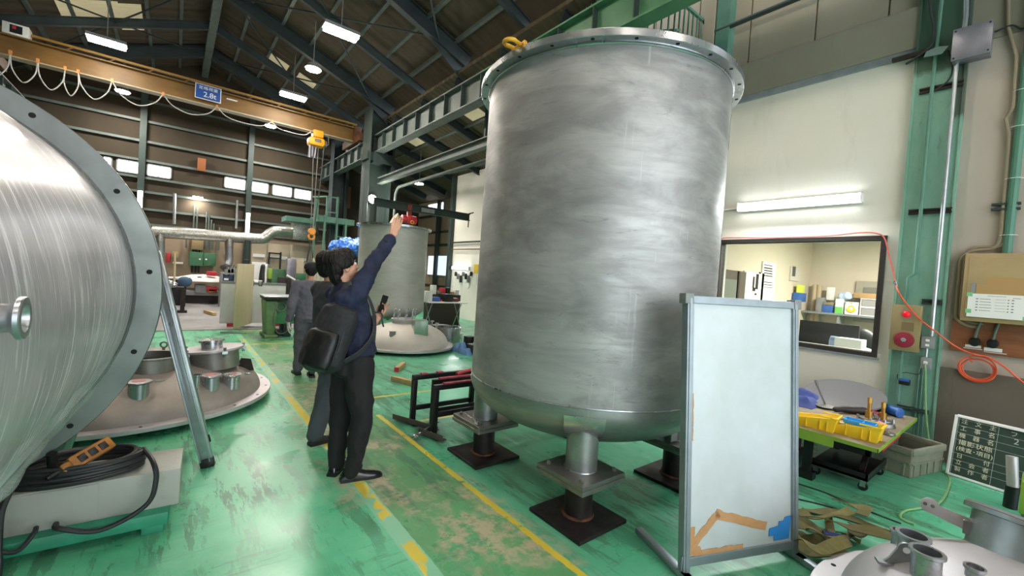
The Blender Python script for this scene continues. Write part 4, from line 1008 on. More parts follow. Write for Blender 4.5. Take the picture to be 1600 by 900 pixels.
def wrench(p0, p1, label, jaw=.03):
    p0 = Vector(p0); p1 = Vector(p1); b = MB(); b.bar(p0, p1, .022, .008); d = (p1-p0).normalized(); s = d.cross(Vector((0, 0, 1)))
    b.cyl(p0-Vector((0, 0, .005)), p0+Vector((0, 0, .007)), jaw, n=20); b.bar(p0-d*.02+s*.02, p0-d*.055+s*.022, .016, .012); b.bar(p0-d*.02-s*.02, p0-d*.055-s*.022, .016, .012); b.cyl(p1-Vector((0, 0, .005)), p1+Vector((0, 0, .005)), jaw*.7, n=16)
    return tag(b.build('wrench', M['bright'], bevel=.0015), label, 'wrench')
wrench((1.90, 3.70, .03), (2.2, 3.86, .06), 'chrome adjustable wrench on the floor in front of the black trestles', .035)
wrench((2.09, 2.98, .352), (2.13, 3.22, .352), 'chrome wrench lying on the left leg\'s base plate', .02)
# timber blocks on the green floor
for p0, p1, lb in (((2.82, 6.32, .035), (3.10, 6.68, .035), 'pale timber bar with red ends, farther one on the floor beside the trestles'), ((2.72, 5.42, .035), (2.55, 5.82, .035), 'pale timber bar with red ends, nearer one on the floor beside the trestles')):
    p0 = Vector(p0); p1 = Vector(p1); d = (p1-p0).normalized(); t = thing('timber_bar', lb, 'timber', ((p0+p1)/2)-Vector((0, 0, .035)), 0, 'timber bars on the floor')
    b = MB(); b.bar(p0, p1, .07, .07); b.build('bar', M['timber'], t, bevel=.003)
    for q in (p0, p1):
        b = MB(); b.bar(q-d*.003, q+d*.003, .072, .072); b.build('red_end', M['red'], t)
b = MB(); b.box((2.72, 7.25, .035), (.09, .09, .07)); tag(b.build('wood_block', M['red']), 'red wooden block in front of the pale dished head beside the man\'s hip', 'block')
b = MB(); 
b.grid(lambda u, v: (2.33+.34*u, 7.2+.16*v, .012+.03*abs(noise.noise(Vector((u*6, v*5, 1))))), 20, 12); tag(b.build('crumpled_paper', M['paper'], solid=.002), 'crumpled white sheet on the floor in front of the pale dished head', 'paper')

# ------------------------------------------------------------ low worktable at the right wall and what lies on it
X0, X1, Y0, Y1, TZ = 4.42, 6.05, .76, 2.6, .45
t = thing('low_worktable', 'low worktable with worn ply top and lime green edge under the office window', 'table', ((X0+X1)/2, (Y0+Y1)/2, 0))
b = MB(); b.b2((X0, Y0, TZ-.02), (X1, Y1, TZ)); b.build('top', M['plytop'], t, smooth=False)
b = MB(); b.b2((X0-.006, Y0-.006, TZ-.03), (X1, Y0, TZ+.002)); b.b2((X0-.006, Y0-.006, TZ-.03), (X0, Y1, TZ+.002)); b.b2((X0-.008, 1.05, TZ-.09), (X0+.02, Y1, TZ-.02)); b.build('green_edge', M['limegreen'], t, smooth=False)
b = MB(); b.b2((X0+.03, Y0+.05, TZ-.09), (X0+.07, 1.05, TZ-.02)); b.b2((X0+.03, Y0+.04, TZ-.09), (X1-.1, Y0+.08, TZ-.02)); b.b2((X1-.1, Y0+.05, TZ-.09), (X1-.05, Y1-.05, TZ-.02)); b.b2((X0+.05, Y1-.1, TZ-.09), (X1-.05, Y1-.05, TZ-.02)); b.build('under_frame', M['blackm'], t)
for x, y in ((X0+.1, 1.25), (X1-.12, 1.0), (X0+.1, Y1-.12), (X1-.12, Y1-.12)):
    b = MB(); b.b2((x-.05, y-.06, .0), (x+.05, y+.06, .06)); b.b2((x-.03, y-.03, .06), (x+.03, y+.03, TZ-.09)); b.build('leg', M['blackm'], t)
b = MB(); b.b2((4.8, .79, .34), (5.5, .92, .41)); tag(b.build('red_tray', M['red'], bevel=.004), 'red steel tray hung below the worktable\'s right end', 'tray')
t = thing('lift_dolly', 'black wheeled dolly under the lime-edged worktable', 'dolly', (4.9, 1.02, 0))
b = MB(); b.b2((4.62, .84, .10), (5.3, 1.26, .125)); b.b2((4.62, .84, .10), (5.3, .86, .16)); b.b2((4.62, .84, .1), (4.64, 1.26, .16)); b.build('deck', M['blackm'], t, bevel=.003)
b = MB(); b.bar((4.7, .9, .15), (5.2, .95, .33), .04, .03); b.bar((4.7, 1.2, .33), (5.2, 1.2, .15), .04, .03); b.b2((4.7, .92, .32), (5.2, 1.22, .345)); b.build('scissor_lift', M['black_iron'], t)
for x, y in ((4.68, .88), (5.24, .88), (4.68, 1.22), (5.24, 1.22)):
    b = MB(); b.cyl((x-.012, y, .035), (x+.012, y, .035), .035, n=20); cw = b.build('caster_wheel', M['black'], t); b = MB(); b.b2((x-.022, y-.02, .035), (x-.016, y+.02, .1)); b.b2((x+.016, y-.02, .035), (x+.022, y+.02, .1)); b.build('caster_fork', M['bright'], cw)
b = MB(); b.b2((4.66, 1.5, .0), (5.2, 1.95, .30)); b.b2((4.63, 1.47, .0), (5.23, 1.98, .05)); tag(b.build('machine_base', mat('rusty_dark_box', '#4a4038', .7, .2, '#5c4a40', 6), bevel=.006), 'dark rusty machine base under the lime-edged worktable', 'base')
# yellow bins
def bin_(x, y, l, wd, h, rz, label, z=TZ):
    t = thing('storage_bin', label, 'bin', (x, y, z), 0, 'yellow bins on the worktable'); T = RZ(rz, (x, y, z)); k = .86
    b = MB(T); ow = [(-l/2, -wd/2), (l/2, -wd/2), (l/2, wd/2), (-l/2, wd/2)]; hs = [h*.55, h, h, h*.55]
    R0 = [b.v((px*k, py*k, 0)) for px, py in ow]; R1 = [b.v((px, py, hh)) for (px, py), hh in zip(ow, hs)]; R2 = [b.v((px*.94, py*.92, hh)) for (px, py), hh in zip(ow, hs)]; R3 = [b.v((px*.82, py*.78, .006)) for px, py in ow]
    b.f(R0[::-1]); b.bridge(R0, R1); b.bridge(R1, R2); b.bridge(R2, R3); b.f(R3); b.build('body', M['yellow'], t, bevel=.002)
    b = MB(T)
    for sx in (-.15, .15, .3): b.box((l*sx, -wd*.47, h*.42), (.006, .012, h*.7)); b.box((l*sx, wd*.47, h*.42), (.006, .012, h*.7))
    b.box((l*.465, 0, h*.45), (.012, wd*.12, h*.75)); b.build('ribs', M['yellow'], t)
    b = MB(T); b.bar((l*.1, -wd/2, h), (l/2+.006, -wd/2-.004, h), .012, .01); b.bar((l/2+.002, -wd/2, h), (l/2+.002, wd/2, h), .012, .01); b.bar((l*.1, wd/2, h), (l/2+.006, wd/2+.004, h), .012, .01); b.build('rim', M['yellow'], t)
    return t
bin_(4.60, 1.235, .34, .19, .13, -86, 'yellow plastic bin beside the whiteboard post')
bin_(4.66, .955, .36, .19, .13, -88, 'yellow plastic bin with a blue tray in it, nearer the table corner')
t = thing('parts_tray', 'light blue plastic tray lying in the right yellow bin', 'tray', (4.66, .93, TZ+.10)); T = RZ(-88, (4.66, .93, TZ+.1))
b = MB(T); b.box((0, 0, .004), (.21, .11, .008)); b.box((0, .055, .02), (.21, .008, .035)); b.box((0, -.055, .02), (.21, .008, .035)); b.box((.105, 0, .02), (.008, .11, .035)); b.box((-.105, 0, .02), (.008, .11, .035)); b.build('tray', M['sky_blue'], t, bevel=.003)
b = MB(T); b.box((.02, 0, .02), (.006, .1, .03)); b.build('divider', M['sky_blue'], t)
# grey sheet disc standing at the back, brass valves, tools
b = MB(); b.cyl((5.83, 1.33, TZ+.002), (5.83, 1.33, TZ+.02), .0001+.36, n=48); b2_ = b.build('gasket_disc', mat('grey_rubber_sheet', '#6c6a6a', .7)); tag(b2_, 'big dark grey round sheet at the back of the worktable against the wall', 'disc'); b2_.rotation_euler = (0, -.3, 0); b2_.location.z = TZ+.11; b2_.location.x = 5.86
def valve(x, y, label, hh=.17):
    t = thing('valve', label, 'valve', (x, y, TZ), 0, 'brass stemmed valves on the worktable')
    b = MB(); b.cyl((x, y, TZ), (x, y, TZ+.035), .10, .09, 28); b.cyl((x, y, TZ+.035), (x, y, TZ+.055), .07, n=24); b.build('body', M['plate'], t, bevel=.002)
    b = MB(); b.cyl((x, y, TZ+.055), (x, y, TZ+.12), .03, n=20); b.cyl((x, y, TZ+.12), (x, y, TZ+hh+.03), .016, n=14); b.cyl((x, y, TZ+hh), (x, y, TZ+hh+.05), .02, n=6); b.build('brass_stem', M['brass'], t)
    for i in range(4):
        a = i*PI/2+.4; q = (x+.08*math.cos(a), y+.08*math.sin(a)); b = MB(); b.cyl((*q, TZ+.03), (*q, TZ+.075), .011, n=6); b.build('bolt', M['bright'], t)
p = aZ(1357, 653, TZ+.02); valve(5.25, .5*(p.y)+.48, 'brass stemmed valve, left of the pair on the worktable', .2)
valve(5.32, .90, 'brass stemmed valve beside the pink rag, right of the pair', .17)
t = thing('sanding_disc', 'grey sanding discs on a thin upright spindle near the back of the worktable', 'disc', (5.50, 1.40, TZ)); b = MB(); b.lathe([(0, .02), (.10, .006), (.105, 0), (.09, 0), (0, .012)], Matrix.Translation((5.5, 1.4, TZ+.02)), 32); b.lathe([(0, .02), (.10, .006), (.105, 0), (.09, 0), (0, .012)], Matrix.Translation((5.52, 1.36, TZ)), 32); b.build('disc', M['plate'], t)
b = MB(); b.cyl((5.5, 1.4, TZ+.03), (5.47, 1.5, TZ+.27), .009, n=8); b.cyl((5.475, 1.48, TZ+.22), (5.47, 1.5, TZ+.28), .014, n=8); b.build('spindle', M['plate'], t)
t = thing('angle_grinder', 'blue angle grinder lying at the right end of the worktable', 'power tool', (5.92, .94, TZ)); b = MB(); b.cyl((5.98, 1.03, TZ+.05), (5.86, .86, TZ+.05), .045, .05, 20); b.build('body', M['blue'], t, bevel=.004)
for i in range(6): 
    k = i/6; q = Vector((5.98, 1.03, TZ+.05)).lerp(Vector((5.95, .99, TZ+.05)), k*1.4); 
b = MB()
for i in range(5): q = Vector((5.985+.012*i, 1.04+.017*i, TZ+.05)); b.torus(frame(q, (.58, .82, 0)), .045, .006, 18, 5)
b.build('coil_hose', M['black'], t)
b = MB(); b.cap((5.45, 1.24, TZ+.04), (5.6, 1.1, TZ+.04), .035, .04); b.cap((5.38, 1.28, TZ+.035), (5.5, 1.2, TZ+.05), .03, .03); tag(b.build('air_grinder', mat('dark_brown_tool', '#2c1f1c', .5), voxel=.01, relax=2), 'dark brown hand grinder in the middle of the worktable', 'power tool')
b = MB(); b.tube([(5.6, 1.12, TZ+.05), (5.62, 1.03, TZ+.04), (5.63, .98, TZ+.03)], .022, 10); tag(b.build('hand_grinder', M['bellred']), 'red slim hand tool behind the brass valves', 'tool')
b = MB(); b.sph((5.02, .86, TZ+.05), (.05, .045, .045), 14); o = b.build('pink_rag', mat('pink_cloth', '#d98a9c', .9), voxel=.006, relax=1, fold=lambda p: .016*noise.noise(p*38)); tag(o, 'crumpled pink rag beside the right brass valve', 'rag')
def cloth(name, x0, y0, x1, y1, z, h, m, seed, label, cat, n=26):
    b = MB(); b.grid(lambda u, v: (x0+(x1-x0)*u+.03*noise.noise(Vector((u*4, v*4, seed))), y0+(y1-y0)*v, z+h*(.35+.9*abs(noise.noise(Vector((u*3.2, v*3.2, seed+5)))))*min(1, 6*u, 6*(1-u), 6*v, 6*(1-v))+.003), n, n)
    return tag(b.build(name, m, solid=.004), label, cat)
cloth('folded_cloth', 5.25, 1.45, 5.75, 1.95, TZ, .13, M['cloth_blue'], 3, 'crumpled blue cloth on the worktable beside the whiteboard', 'cloth')
b = MB(); b.cyl((4.74, 1.10, TZ), (4.74, 1.10, TZ+.07), .04, .045, 18); tag(b.build('paper_cup', M['white']), 'white paper cup between the two yellow bins', 'cup')
b = MB(); b.torus(Matrix.Translation((5.12, 1.08, TZ+.008)), .12, .006, 30, 6, sx=.8); tag(b.build('cable_loop', M['white']), 'white cable loop lying behind the right yellow bin', 'cable')
for x, y, lb in ((5.0, .80, 'small dark steel fitting at the table edge right of the bins'), (5.15, 1.2, 'dark clamp lying left of the brass valves'), (5.55, .98, 'dark steel flange half behind the brass valves')):
    b = MB(); b.cyl((x, y, TZ), (x, y, TZ+.02), .05, n=20); b.bar((x-.05, y, TZ+.03), (x+.06, y+.03, TZ+.03), .03, .025); tag(b.build('steel_fitting', M['plate'], bevel=.002), lb, 'fitting')
# folding crate
def crate(x, y, l, wd, h, rz, label):
    t = thing('folding_crate', label, 'crate', (x, y, 0)); T = RZ(rz, (x, y, 0)); b = MB(T); th = .012
    b.box((0, 0, .01), (l-.02, wd-.02, .02)); b.box((0, -wd/2+.012, h/2), (l-.02, th, h-.02)); b.box((0, wd/2-.012, h/2), (l-.02, th, h-.02)); b.box((-l/2+.012, 0, h/2), (th, wd-.02, h-.02)); b.box((l/2-.012, 0, h/2), (th, wd-.02, h-.02)); b.build('walls', M['crate'], t, bevel=.003)
    b = MB(T)
    for s in (-1, 1): b.box((0, s*(wd/2-.005), h-.03), (l, .03, .06)); b.box((s*(l/2-.005), 0, h-.03), (.03, wd, .06))
    b.build('rim', M['crate'], t, bevel=.005)
    b = MB(T)
    for s in (-1, 1):
        b.box((0, s*(wd/2-.002), h*.48), (l*.94, .012, .014)); b.box((s*(l/2-.002), 0, h*.48), (.012, wd*.92, .014))
        for k in (-.4, -.2, 0, .2, .4): b.box((k*l, s*(wd/2-.003), h*.25), (.012, .01, h*.42))
        for k in (-.35, 0, .35): b.box((s*(l/2-.003), k*wd, h*.25), (.01, .012, h*.42))
    b.build('ribs', M['crate'], t)
    b = MB(T); b.box((l*.1, 0, .12), (l*.5, wd*.5, .06)); b.build('fold_flap', M['pickled'], t)
    return t
crate(5.74, .79, .60, .38, .27, -15, 'grey green folding crate on the floor at the right end of the worktable')
# chalkboard leaning on the wall
cb0 = Vector((5.93, .50, 0)); cb1 = Vector((5.83, .03, 0)); d = (cb1-cb0).normalized(); top_ = Vector((.985, -.2, 0)); ln_ = math.radians(11)
upv = (Vector((0, 0, 1))*math.cos(ln_)+Vector((d.y, -d.x, 0))*-1*0+Vector((-d.y, d.x, 0)).normalized()*(1 if Vector((-d.y, d.x, 0)).x > 0 else -1)*math.sin(ln_)).normalized()
nz_ = d.cross(upv)
MC_ = Matrix.Translation(cb0) @ Matrix((d, upv, nz_)).transposed().to_4x4(); CW, CH = .62, .57
t = thing('chalkboard', 'dark green site chalkboard with Japanese lettering leaning on the brown wall base', 'chalkboard', cb0)
b = MB(MC_); b.box((CW/2, CH/2+.01, -.006), (CW-.02, CH-.02, .012)); b.build('board', M['chalk'], t, smooth=False)
b = MB(MC_)
for c_, d_ in (((CW/2, .012, 0), (CW, .02, .03)), ((CW/2, CH, 0), (CW, .02, .03)), ((.004, CH/2+.005, 0), (.02, CH, .03)), ((CW, CH/2+.005, 0), (.02, CH, .03)), ((CW/2, CH+.012, -.03), (CW, .014, .03)), ((-.008, CH/2+.01, -.03), (.02, CH, .03))): b.box(c_, d_)
b.build('frame', M['white'], t, bevel=.002, smooth=False)
rows = [.065, .125, .185, .245, .345, .39, .44]
b = MB(MC_)
for r_ in (.073, .141, .209, .338, .402, .462): b.box((CW/2, CH-.01-r_, .0015), (CW-.03, .0022, .001))
b.box((.285, CH/2+.01, .0015), (.0022, CH-.03, .001)); b.box((.022, CH/2, .0015), (.0022, CH-.03, .001)); b.box((.15, CH-.022, .0015), (.265, .0022, .001)); b.build('ruled_lines', M['chalkmark'], t, smooth=False)
for s_t, yy, x_, sz, sx in (('注　文　主', .050, .155, .052, .9), ('工　事　名', .118, .155, .052, .9), ('機　器　名', .186, .155, .052, .9), ('撮影状態', .252, .155, .052, 1.1), ('(検査･項目)', .312, .155, .048, 1.0), ('日　　　付', .380, .155, .050, .9), ('立　会　者', .442, .155, .050, .9), ('製　作　者', .505, .155, .050, .9)):
    text(s_t, 'board_lettering', M['chalktext'], MC_ @ Matrix.Translation((x_, CH+.01-yy, .0018)), sz, t, .0004, sx=sx)
for s_t, x_, yy, sz in (('2', .40, .11, .07), ('ﾉ', .47, .10, .07), ('本', .39, .325, .055), ('フ', .38, .05, .05)):
    text(s_t, 'chalk_writing', M['chalkmark'], MC_ @ Matrix.Translation((x_, CH-yy, .0018)), sz, t, .0003)
# lime green machine at the very right edge, stainless pipe in front of the chalkboard
t = thing('lime_green_machine', 'lime green machine housing cut by the right edge of the picture', 'machine', (5.05, -.16, 0))
b = MB(); b.b2((4.9, -.35, .14), (5.2, .035, .38)); b.b2((4.95, -.3, .55), (5.2, .03, .62)); b.build('housing', M['limegreen'], t, bevel=.01)
b = MB(); b.cyl((5.05, -.02, .3), (5.05, -.02, .75), .03, n=16); b.build('column', M['plate'], t)
b = MB(); b.cyl((5.0, .0, 0), (5.0, 0, .14), .022, n=12); b.cyl((5.1, -.25, 0), (5.1, -.25, .14), .022, n=12); b.build('leg', M['plate'], t)
t = thing('stainless_cartridge', 'pale steel cylinder held upright in front of the chalkboard', 'cylinder', (5.45, .08, .18)); b = MB(); b.cyl((5.45, .08, .18), (5.47, .10, .42), .035, n=20); b.build('body', M['satin'], t); b = MB(); b.cyl((5.455, .085, .0), (5.45, .08, .18), .042, n=20); b.build('dark_end', M['black'], t)

# ------------------------------------------------------------ slings and cables on the floor, right
def ribbon(pts, w_, m, label, seed, nm='lifting_sling', z=.012, grp='olive slings heaped on the floor'):
    P = spline(pts, 14); b = MB(); prev = None; rnd = random.Random(seed); ph = rnd.uniform(0, 6)
    for i, p in enumerate(P):
        a = P[max(0, i-1)]; c_ = P[min(len(P)-1, i+1)]; d = (c_-a); d.z = 0; d.normalize(); s = Vector((-d.y, d.x, 0)); tw = .42*math.sin(i*.13+ph)
        s = s*math.cos(tw)+Vector((0, 0, 1))*math.sin(tw); h = abs(math.sin(tw))*w_/2
        q = p+Vector((0, 0, h+.004)); row = [b.v(q-s*w_/2), b.v(q+s*w_/2)]
        if prev: b.f([prev[0], prev[1], row[1], row[0]])
        prev = row
    return tag(b.build(nm, m, solid=.006), label, 'sling', grp)
def fz(x, y, z=0.): q = aZ(x, y, z); return (q.x, q.y, z)
S = [(((1245, 800), (1290, 802), (1330, 812), (1400, 836)), .07, 'straight olive sling running to the right of the heap'),
     (((1244, 812), (1275, 828), (1310, 835), (1345, 848)), .07, 'olive sling crossing the middle of the heap'),
     (((1246, 832), (1270, 846), (1300, 848), (1335, 838)), .08, 'wide olive sling nearest the whiteboard foot'),
     (((1242, 850), (1268, 868), (1300, 872), (1320, 862)), .07, 'lowest olive sling of the heap, by the dished head'),
     (((1292, 800), (1298, 830), (1310, 852), (1318, 858)), .05, 'olive sling folded across the heap with a blue label'),
     (((1300, 782), (1325, 790), (1352, 798), (1345, 806)), .08, 'olive sling loop at the far side of the heap'),
     (((1325, 820), (1350, 830), (1340, 842), (1330, 826)), .06, 'short olive sling loop right of the heap'),
     (((1250, 800), (1275, 812), (1305, 806), (1330, 800)), .06, 'olive sling lying across the far part of the heap'),
     (((1243, 822), (1262, 826), (1290, 842), (1325, 846)), .075, 'olive sling between the middle one and the widest one'),
     (((1243, 842), (1258, 850), (1280, 862), (1322, 850)), .075, 'olive sling just above the lowest one of the heap'),
     (((1248, 806), (1300, 818), (1345, 830), (1395, 842)), .075, 'olive sling running beside the straight one to the dished head')]
for i, (pp, w_, lb) in enumerate(S):
    ribbon([fz(x, y, .004+.012*i) for x, y in pp], w_, M['olive'] if i % 2 == 0 else M['strap'], lb, i)
b = MB(); q = Vector(fz(1304, 836, .09)); b.box(q, (.05, .12, .006), Matrix.Rotation(.5, 3, 'Z')); tag(b.build('sling_label', M['cloth_blue']), 'blue label tag on the olive sling crossing the heap', 'label')
def floor_cable(pp, r, m, label, z0=None):
    b = MB(); b.tube(spline([fz(x, y, r if z0 is None else z0) for x, y in pp], 8), r, 6); return tag(b.build('floor_cable', m), label, 'cable')
floor_cable(((1245, 755), (1290, 770), (1340, 792), (1408, 818)), .006, M['cable'], 'thin black cable running straight from the whiteboard to the near dished head')
floor_cable(((1245, 779), (1300, 793), (1350, 815), (1392, 830)), .006, M['cable'], 'thin grey cable over the slings, ending near the dished head')
floor_cable(((1240, 862), (1256, 872), (1268, 884), (1276, 884), (1262, 874)), .009, M['cable'], 'short black cable loop at the whiteboard\'s right foot')
# ------------------------------------------------------------ green wall column with its fittings, right wall
t = thing('wall_column', 'broad mint green painted steel column between the cream wall and the rendered wall', 'column', (WX-.1, .855, 0))
b = MB(); b.b2((WX-.06, .655, 0), (WX+.3, 1.055, 9.2)); b.build('shaft', M['column'], t, smooth=False)
b = MB(); b.b2((WX-.075, 1.035, 0), (WX-.055, 1.06, 9.2)); b.b2((WX-.075, .65, 0), (WX-.055, .672, 9.2)); b.build('edge_plates', M['column'], t, smooth=False)
CX = WX-.06
def part_box(name, y, z, w_, h, d, m, label, cat, bevel=.003, X=None):
    X = CX if X is None else X; b = MB(); b.b2((X-d, y-w_/2, z-h/2), (X, y+w_/2, z+h/2)); return tag(b.build(name, m, bevel=bevel), label, cat)
def pipe(name, pts, r, m, label, cat='pipe'):
    b = MB(); b.tube(pts, r, 10); return tag(b.build(name, m), label, cat)
pipe('green_conduit', [(CX-.05, .945, 0.55), (CX-.05, .945, 1.9), (CX-.05, .897, 1.95), (CX-.05, .897, 3.9), (CX-.05, .86, 6.5)], .017, M['ltgreen'], 'green painted conduit on the left half of the mint column')
pipe('grey_conduit', [(CX-.05, .728, 1.30), (CX-.05, .728, 4.2)], .019, M['alu'], 'grey steel conduit on the right half of the mint column')
pipe('upper_conduit', [(CX-.05, .70, 4.25), (CX-.05, .69, 4.6), (CX-.05, .71, 5.0), (CX-.05, .71, 7)], .02, M['alu'], 'grey conduit rising out of the junction box on the mint column')
for z, lb in ((3.93, 'black strut bracket across the mint column, upper one'), (2.62, 'black strut bracket across the mint column, middle one'), (1.655, 'green strut bracket beside the fire alarm cabinet')):
    b = MB(); y0, y1 = (.665, 1.0) if z > 2 else (.68, .83); b.b2((CX-.03, y0, z-.028), (CX, y1, z-.012)); b.b2((CX-.03, y0, z+.012), (CX, y1, z+.028)); b.b2((CX-.012, y0, z-.02), (CX-.004, y1, z+.02)); tag(b.build('strut_bracket', M['black_iron'] if z > 2 else M['dkgreen'], smooth=False), lb, 'bracket')
for y, z in ((.897, 3.93), (.897, 2.62)): pass
t = thing('junction_box', 'square grey steel junction box high on the right of the mint column', 'box', (CX-.08, .63, 4.13)); b = MB(); b.b2((CX-.16, .49, 4.12), (CX-.0, .755, 4.43)); b.build('body', M['boxgrey'], t, bevel=.005)
b = MB(); b.b2((CX-.168, .485, 4.115), (CX-.16, .76, 4.435)); b.build('lid', M['boxgrey'], t, bevel=.003)
for y in (.505, .74):
    for z in (4.14, 4.41): b = MB(); b.cyl((CX-.174, y, z), (CX-.166, y, z), .008, n=8); b.build('screw', M['black'], t)
b = MB(); b.prism([(-.09, -.05), (.05, -.07), (.09, .02), (.0, .06), (-.08, .03)], frame((CX-.08, .885, 4.3), (-1, 0, .5), (0, -1, 0)), .01); tag(b.build('bent_plate', M['column'], smooth=False), 'bent green plate hanging over the conduit near the top of the mint column', 'plate')
pipe('black_cable', spline([(CX-.03, 1.02, 5.1), (CX-.05, .96, 4.75), (CX-.06, .93, 4.6), (CX-.06, .92, 4.42), (CX-.06, .95, 4.36), (CX-.05, 1.05, 4.3), (CX-.03, 1.13, 4.27)], 8), .012, M['cable'], 'black cable bending over the top of the cream wall at the mint column', 'cable')
pipe('thin_cable', spline([(CX-.03, .80, 4.3), (CX-.03, .76, 4.1), (CX-.03, .78, 3.98), (CX-.03, .88, 3.9)], 8), .008, M['cable'], 'thin black cable curving to the upper bracket of the mint column', 'cable')
pipe('side_cable', spline([(WX-.0, .49, 4.40), (WX, .38, 4.42), (WX, .3, 4.36), (WX, .22, 4.5), (WX, .1, 4.6)], 8), .009, M['cable'], 'black cable leaving the grey junction box to the right', 'cable')
b = MB(); b.b2((CX-.05, .95, 4.33), (CX, 1.25, 4.37)); tag(b.build('top_bracket', M['black_iron'], smooth=False), 'rusty black bracket at the top right corner of the cream wall', 'bracket')
# fire alarm cabinet
t = thing('fire_alarm_cabinet', 'beige fire alarm cabinet with red lamp and round bell on the mint column', 'alarm', (CX-.06, .92, 1.11)); b = MB(); b.b2((CX-.11, .81, 1.11), (CX, 1.05, 1.605)); b.build('cabinet', M['fireboard'], t, bevel=.004)
b = MB(); b.b2((CX-.114, .825, 1.125), (CX-.11, 1.035, 1.59)); b.build('door', M['fireboard'], t, bevel=.002)
b = MB(); b.cyl((CX-.114, .925, 1.505), (CX-.125, .925, 1.505), .047, n=28); b.build('lamp_ring', M['grey'], t)
b = MB(); b.sph((CX-.125, .925, 1.505), (.035, .036, .036), 20); b.build('red_lamp', M['redlamp'], t)
b = MB(); b.lathe([(0, .028), (.03, .028), (.05, .022), (.08, .018), (.085, 0), (0, 0)], frame((CX-.114, .93, 1.23), (-1, 0, 0)), 40); b.build('bell', M['bellred'], t)
b = MB(); b.lathe([(0, .036), (.018, .036), (.022, .028), (.032, .027)], frame((CX-.114, .93, 1.23), (-1, 0, 0)), 24); b.build('bell_button', M['grey'], t)
b = MB(); b.b2((CX-.1155, .86, 1.33), (CX-.114, .96, 1.42)); b.build('label_plate', mat('brown_label', '#7d6b4c', .6), t, smooth=False)
# outlets
for z0, z1, y0, y1, lb in ((1.165, 1.29, .70, .80, 'grey switch box with two white toggles under the conduit'), (.95, 1.07, .71, .79, 'grey outlet box with a plug, lower one on the mint column')):
    t = thing('outlet_box', lb, 'outlet', (CX-.05, (y0+y1)/2, z0)); b = MB(); b.b2((CX-.08, y0, z0), (CX, y1, z1)); b.build('box', M['grey'], t, bevel=.004)
    if z0 > 1.1:
        for z in (1.20, 1.25): b = MB(); b.b2((CX-.085, .735, z-.012), (CX-.08, .765, z+.012)); b.build('toggle', M['white'], t)
    else: b = MB(); b.b2((CX-.1, .735, 1.0), (CX-.08, .765, 1.03)); b.build('socket', M['white'], t)
pipe('outlet_link', [(CX-.04, .755, 1.07), (CX-.04, .755, 1.165)], .012, M['alu'], 'short conduit link between the two outlet boxes')
t = thing('power_adapter', 'black and blue power adapter hanging on a wire on the mint column', 'adapter', (CX-.05, .90, .74)); b = MB(); b.b2((CX-.07, .86, .74), (CX-.01, .95, .80)); b.build('body', M['black'], t, bevel=.006); b = MB(); b.b2((CX-.075, .865, .78), (CX-.01, .945, .805)); b.build('blue_top', M['blue'], t, bevel=.004)
pipe('adapter_wire', spline([(CX-.06, .78, .95), (CX-.06, .80, .88), (CX-.05, .9, .875), (CX-.04, .965, .84), (CX-.04, .96, .78), (CX-.04, .94, .77)], 8), .004, M['cable'], 'thin black wire from the outlet to the hanging adapter', 'wire')
pipe('green_extension_cable', spline([(CX-.1, .75, 1.01), (CX-.11, .74, .9), (CX-.1, .72, .6), (CX-.12, .68, .3), (CX-.25, .60, .02), (5.84, .48, .012), (5.44, .44, .012), (4.92, .45, .012), (4.52, .58, .012), (4.33, .58, .012), (4.30, .5, .012)], 10), .008, mat('pale_green_cable', '#7fa870', .5), 'pale green cable dropping from the lower outlet and snaking over the floor', 'cable')
for y in (.77, .80, .74): pipe('column_pipe', [(CX-.025, y, .0), (CX-.025, y, .93)], .009, M['ltgreen'], 'thin green pipe below the outlets, %s of three' % {.80: 'left', .77: 'middle', .74: 'right'}[y])
b = MB(); b.b2((CX-.05, .70, .47), (CX-.02, .95, .485)); b.b2((CX-.05, .70, .50), (CX-.02, .95, .515)); b.b2((CX-.04, .70, .47), (CX-.03, .72, .515)); tag(b.build('pipe_clamp', M['dkgreen'], smooth=False), 'dark green pipe clamp low on the mint column', 'clamp')

# rendered wall: pipes, electric cabinet, plywood board, hose
RXW = WX+.03
pipe('beige_conduit', [(RXW-.02, .47, 5.5), (RXW-.02, .40, 4.4), (RXW-.03, .33, 4.1), (RXW-.03, .32, 3.6), (RXW-.03, .36, 3.5), (RXW-.03, .33, 3.35), (RXW-.03, .32, 2.45)]+spline([(RXW-.03, .32, 2.40), (RXW-.03, .33, 2.28), (RXW-.03, .38, 2.22), (RXW-.03, .5, 2.2), (RXW-.03, .575, 2.12), (RXW-.03, .58, 2.0), (RXW-.03, .58, 1.6), (RXW-.03, .57, 1.5), (RXW-.03, .5, 1.44), (RXW-.03, .42, 1.43)], 6), .016, mat('beige_pipe', '#8d8068', .5), 'beige conduit bending round the left of the electric cabinet')
pipe('second_beige_conduit', spline([(RXW-.03, .29, 2.6), (RXW-.03, .295, 2.3), (RXW-.03, .35, 2.24), (RXW-.03, .47, 2.235), (RXW-.03, .55, 2.15), (RXW-.03, .55, 2.0), (RXW-.03, .55, 1.6), (RXW-.03, .53, 1.51), (RXW-.03, .45, 1.47), (RXW-.03, .38, 1.47)], 6), .014, mat('beige_pipe2', '#857962', .5), 'second beige conduit parallel to the first, nearer the electric cabinet')
pipe('green_wall_pipe', [(RXW-.03, .27, 2.16), (RXW-.03, .245, 6)], .036, mat('pipe_green', '#4f7f6c', .5), 'green pipe running up the rendered wall above the electric cabinet')
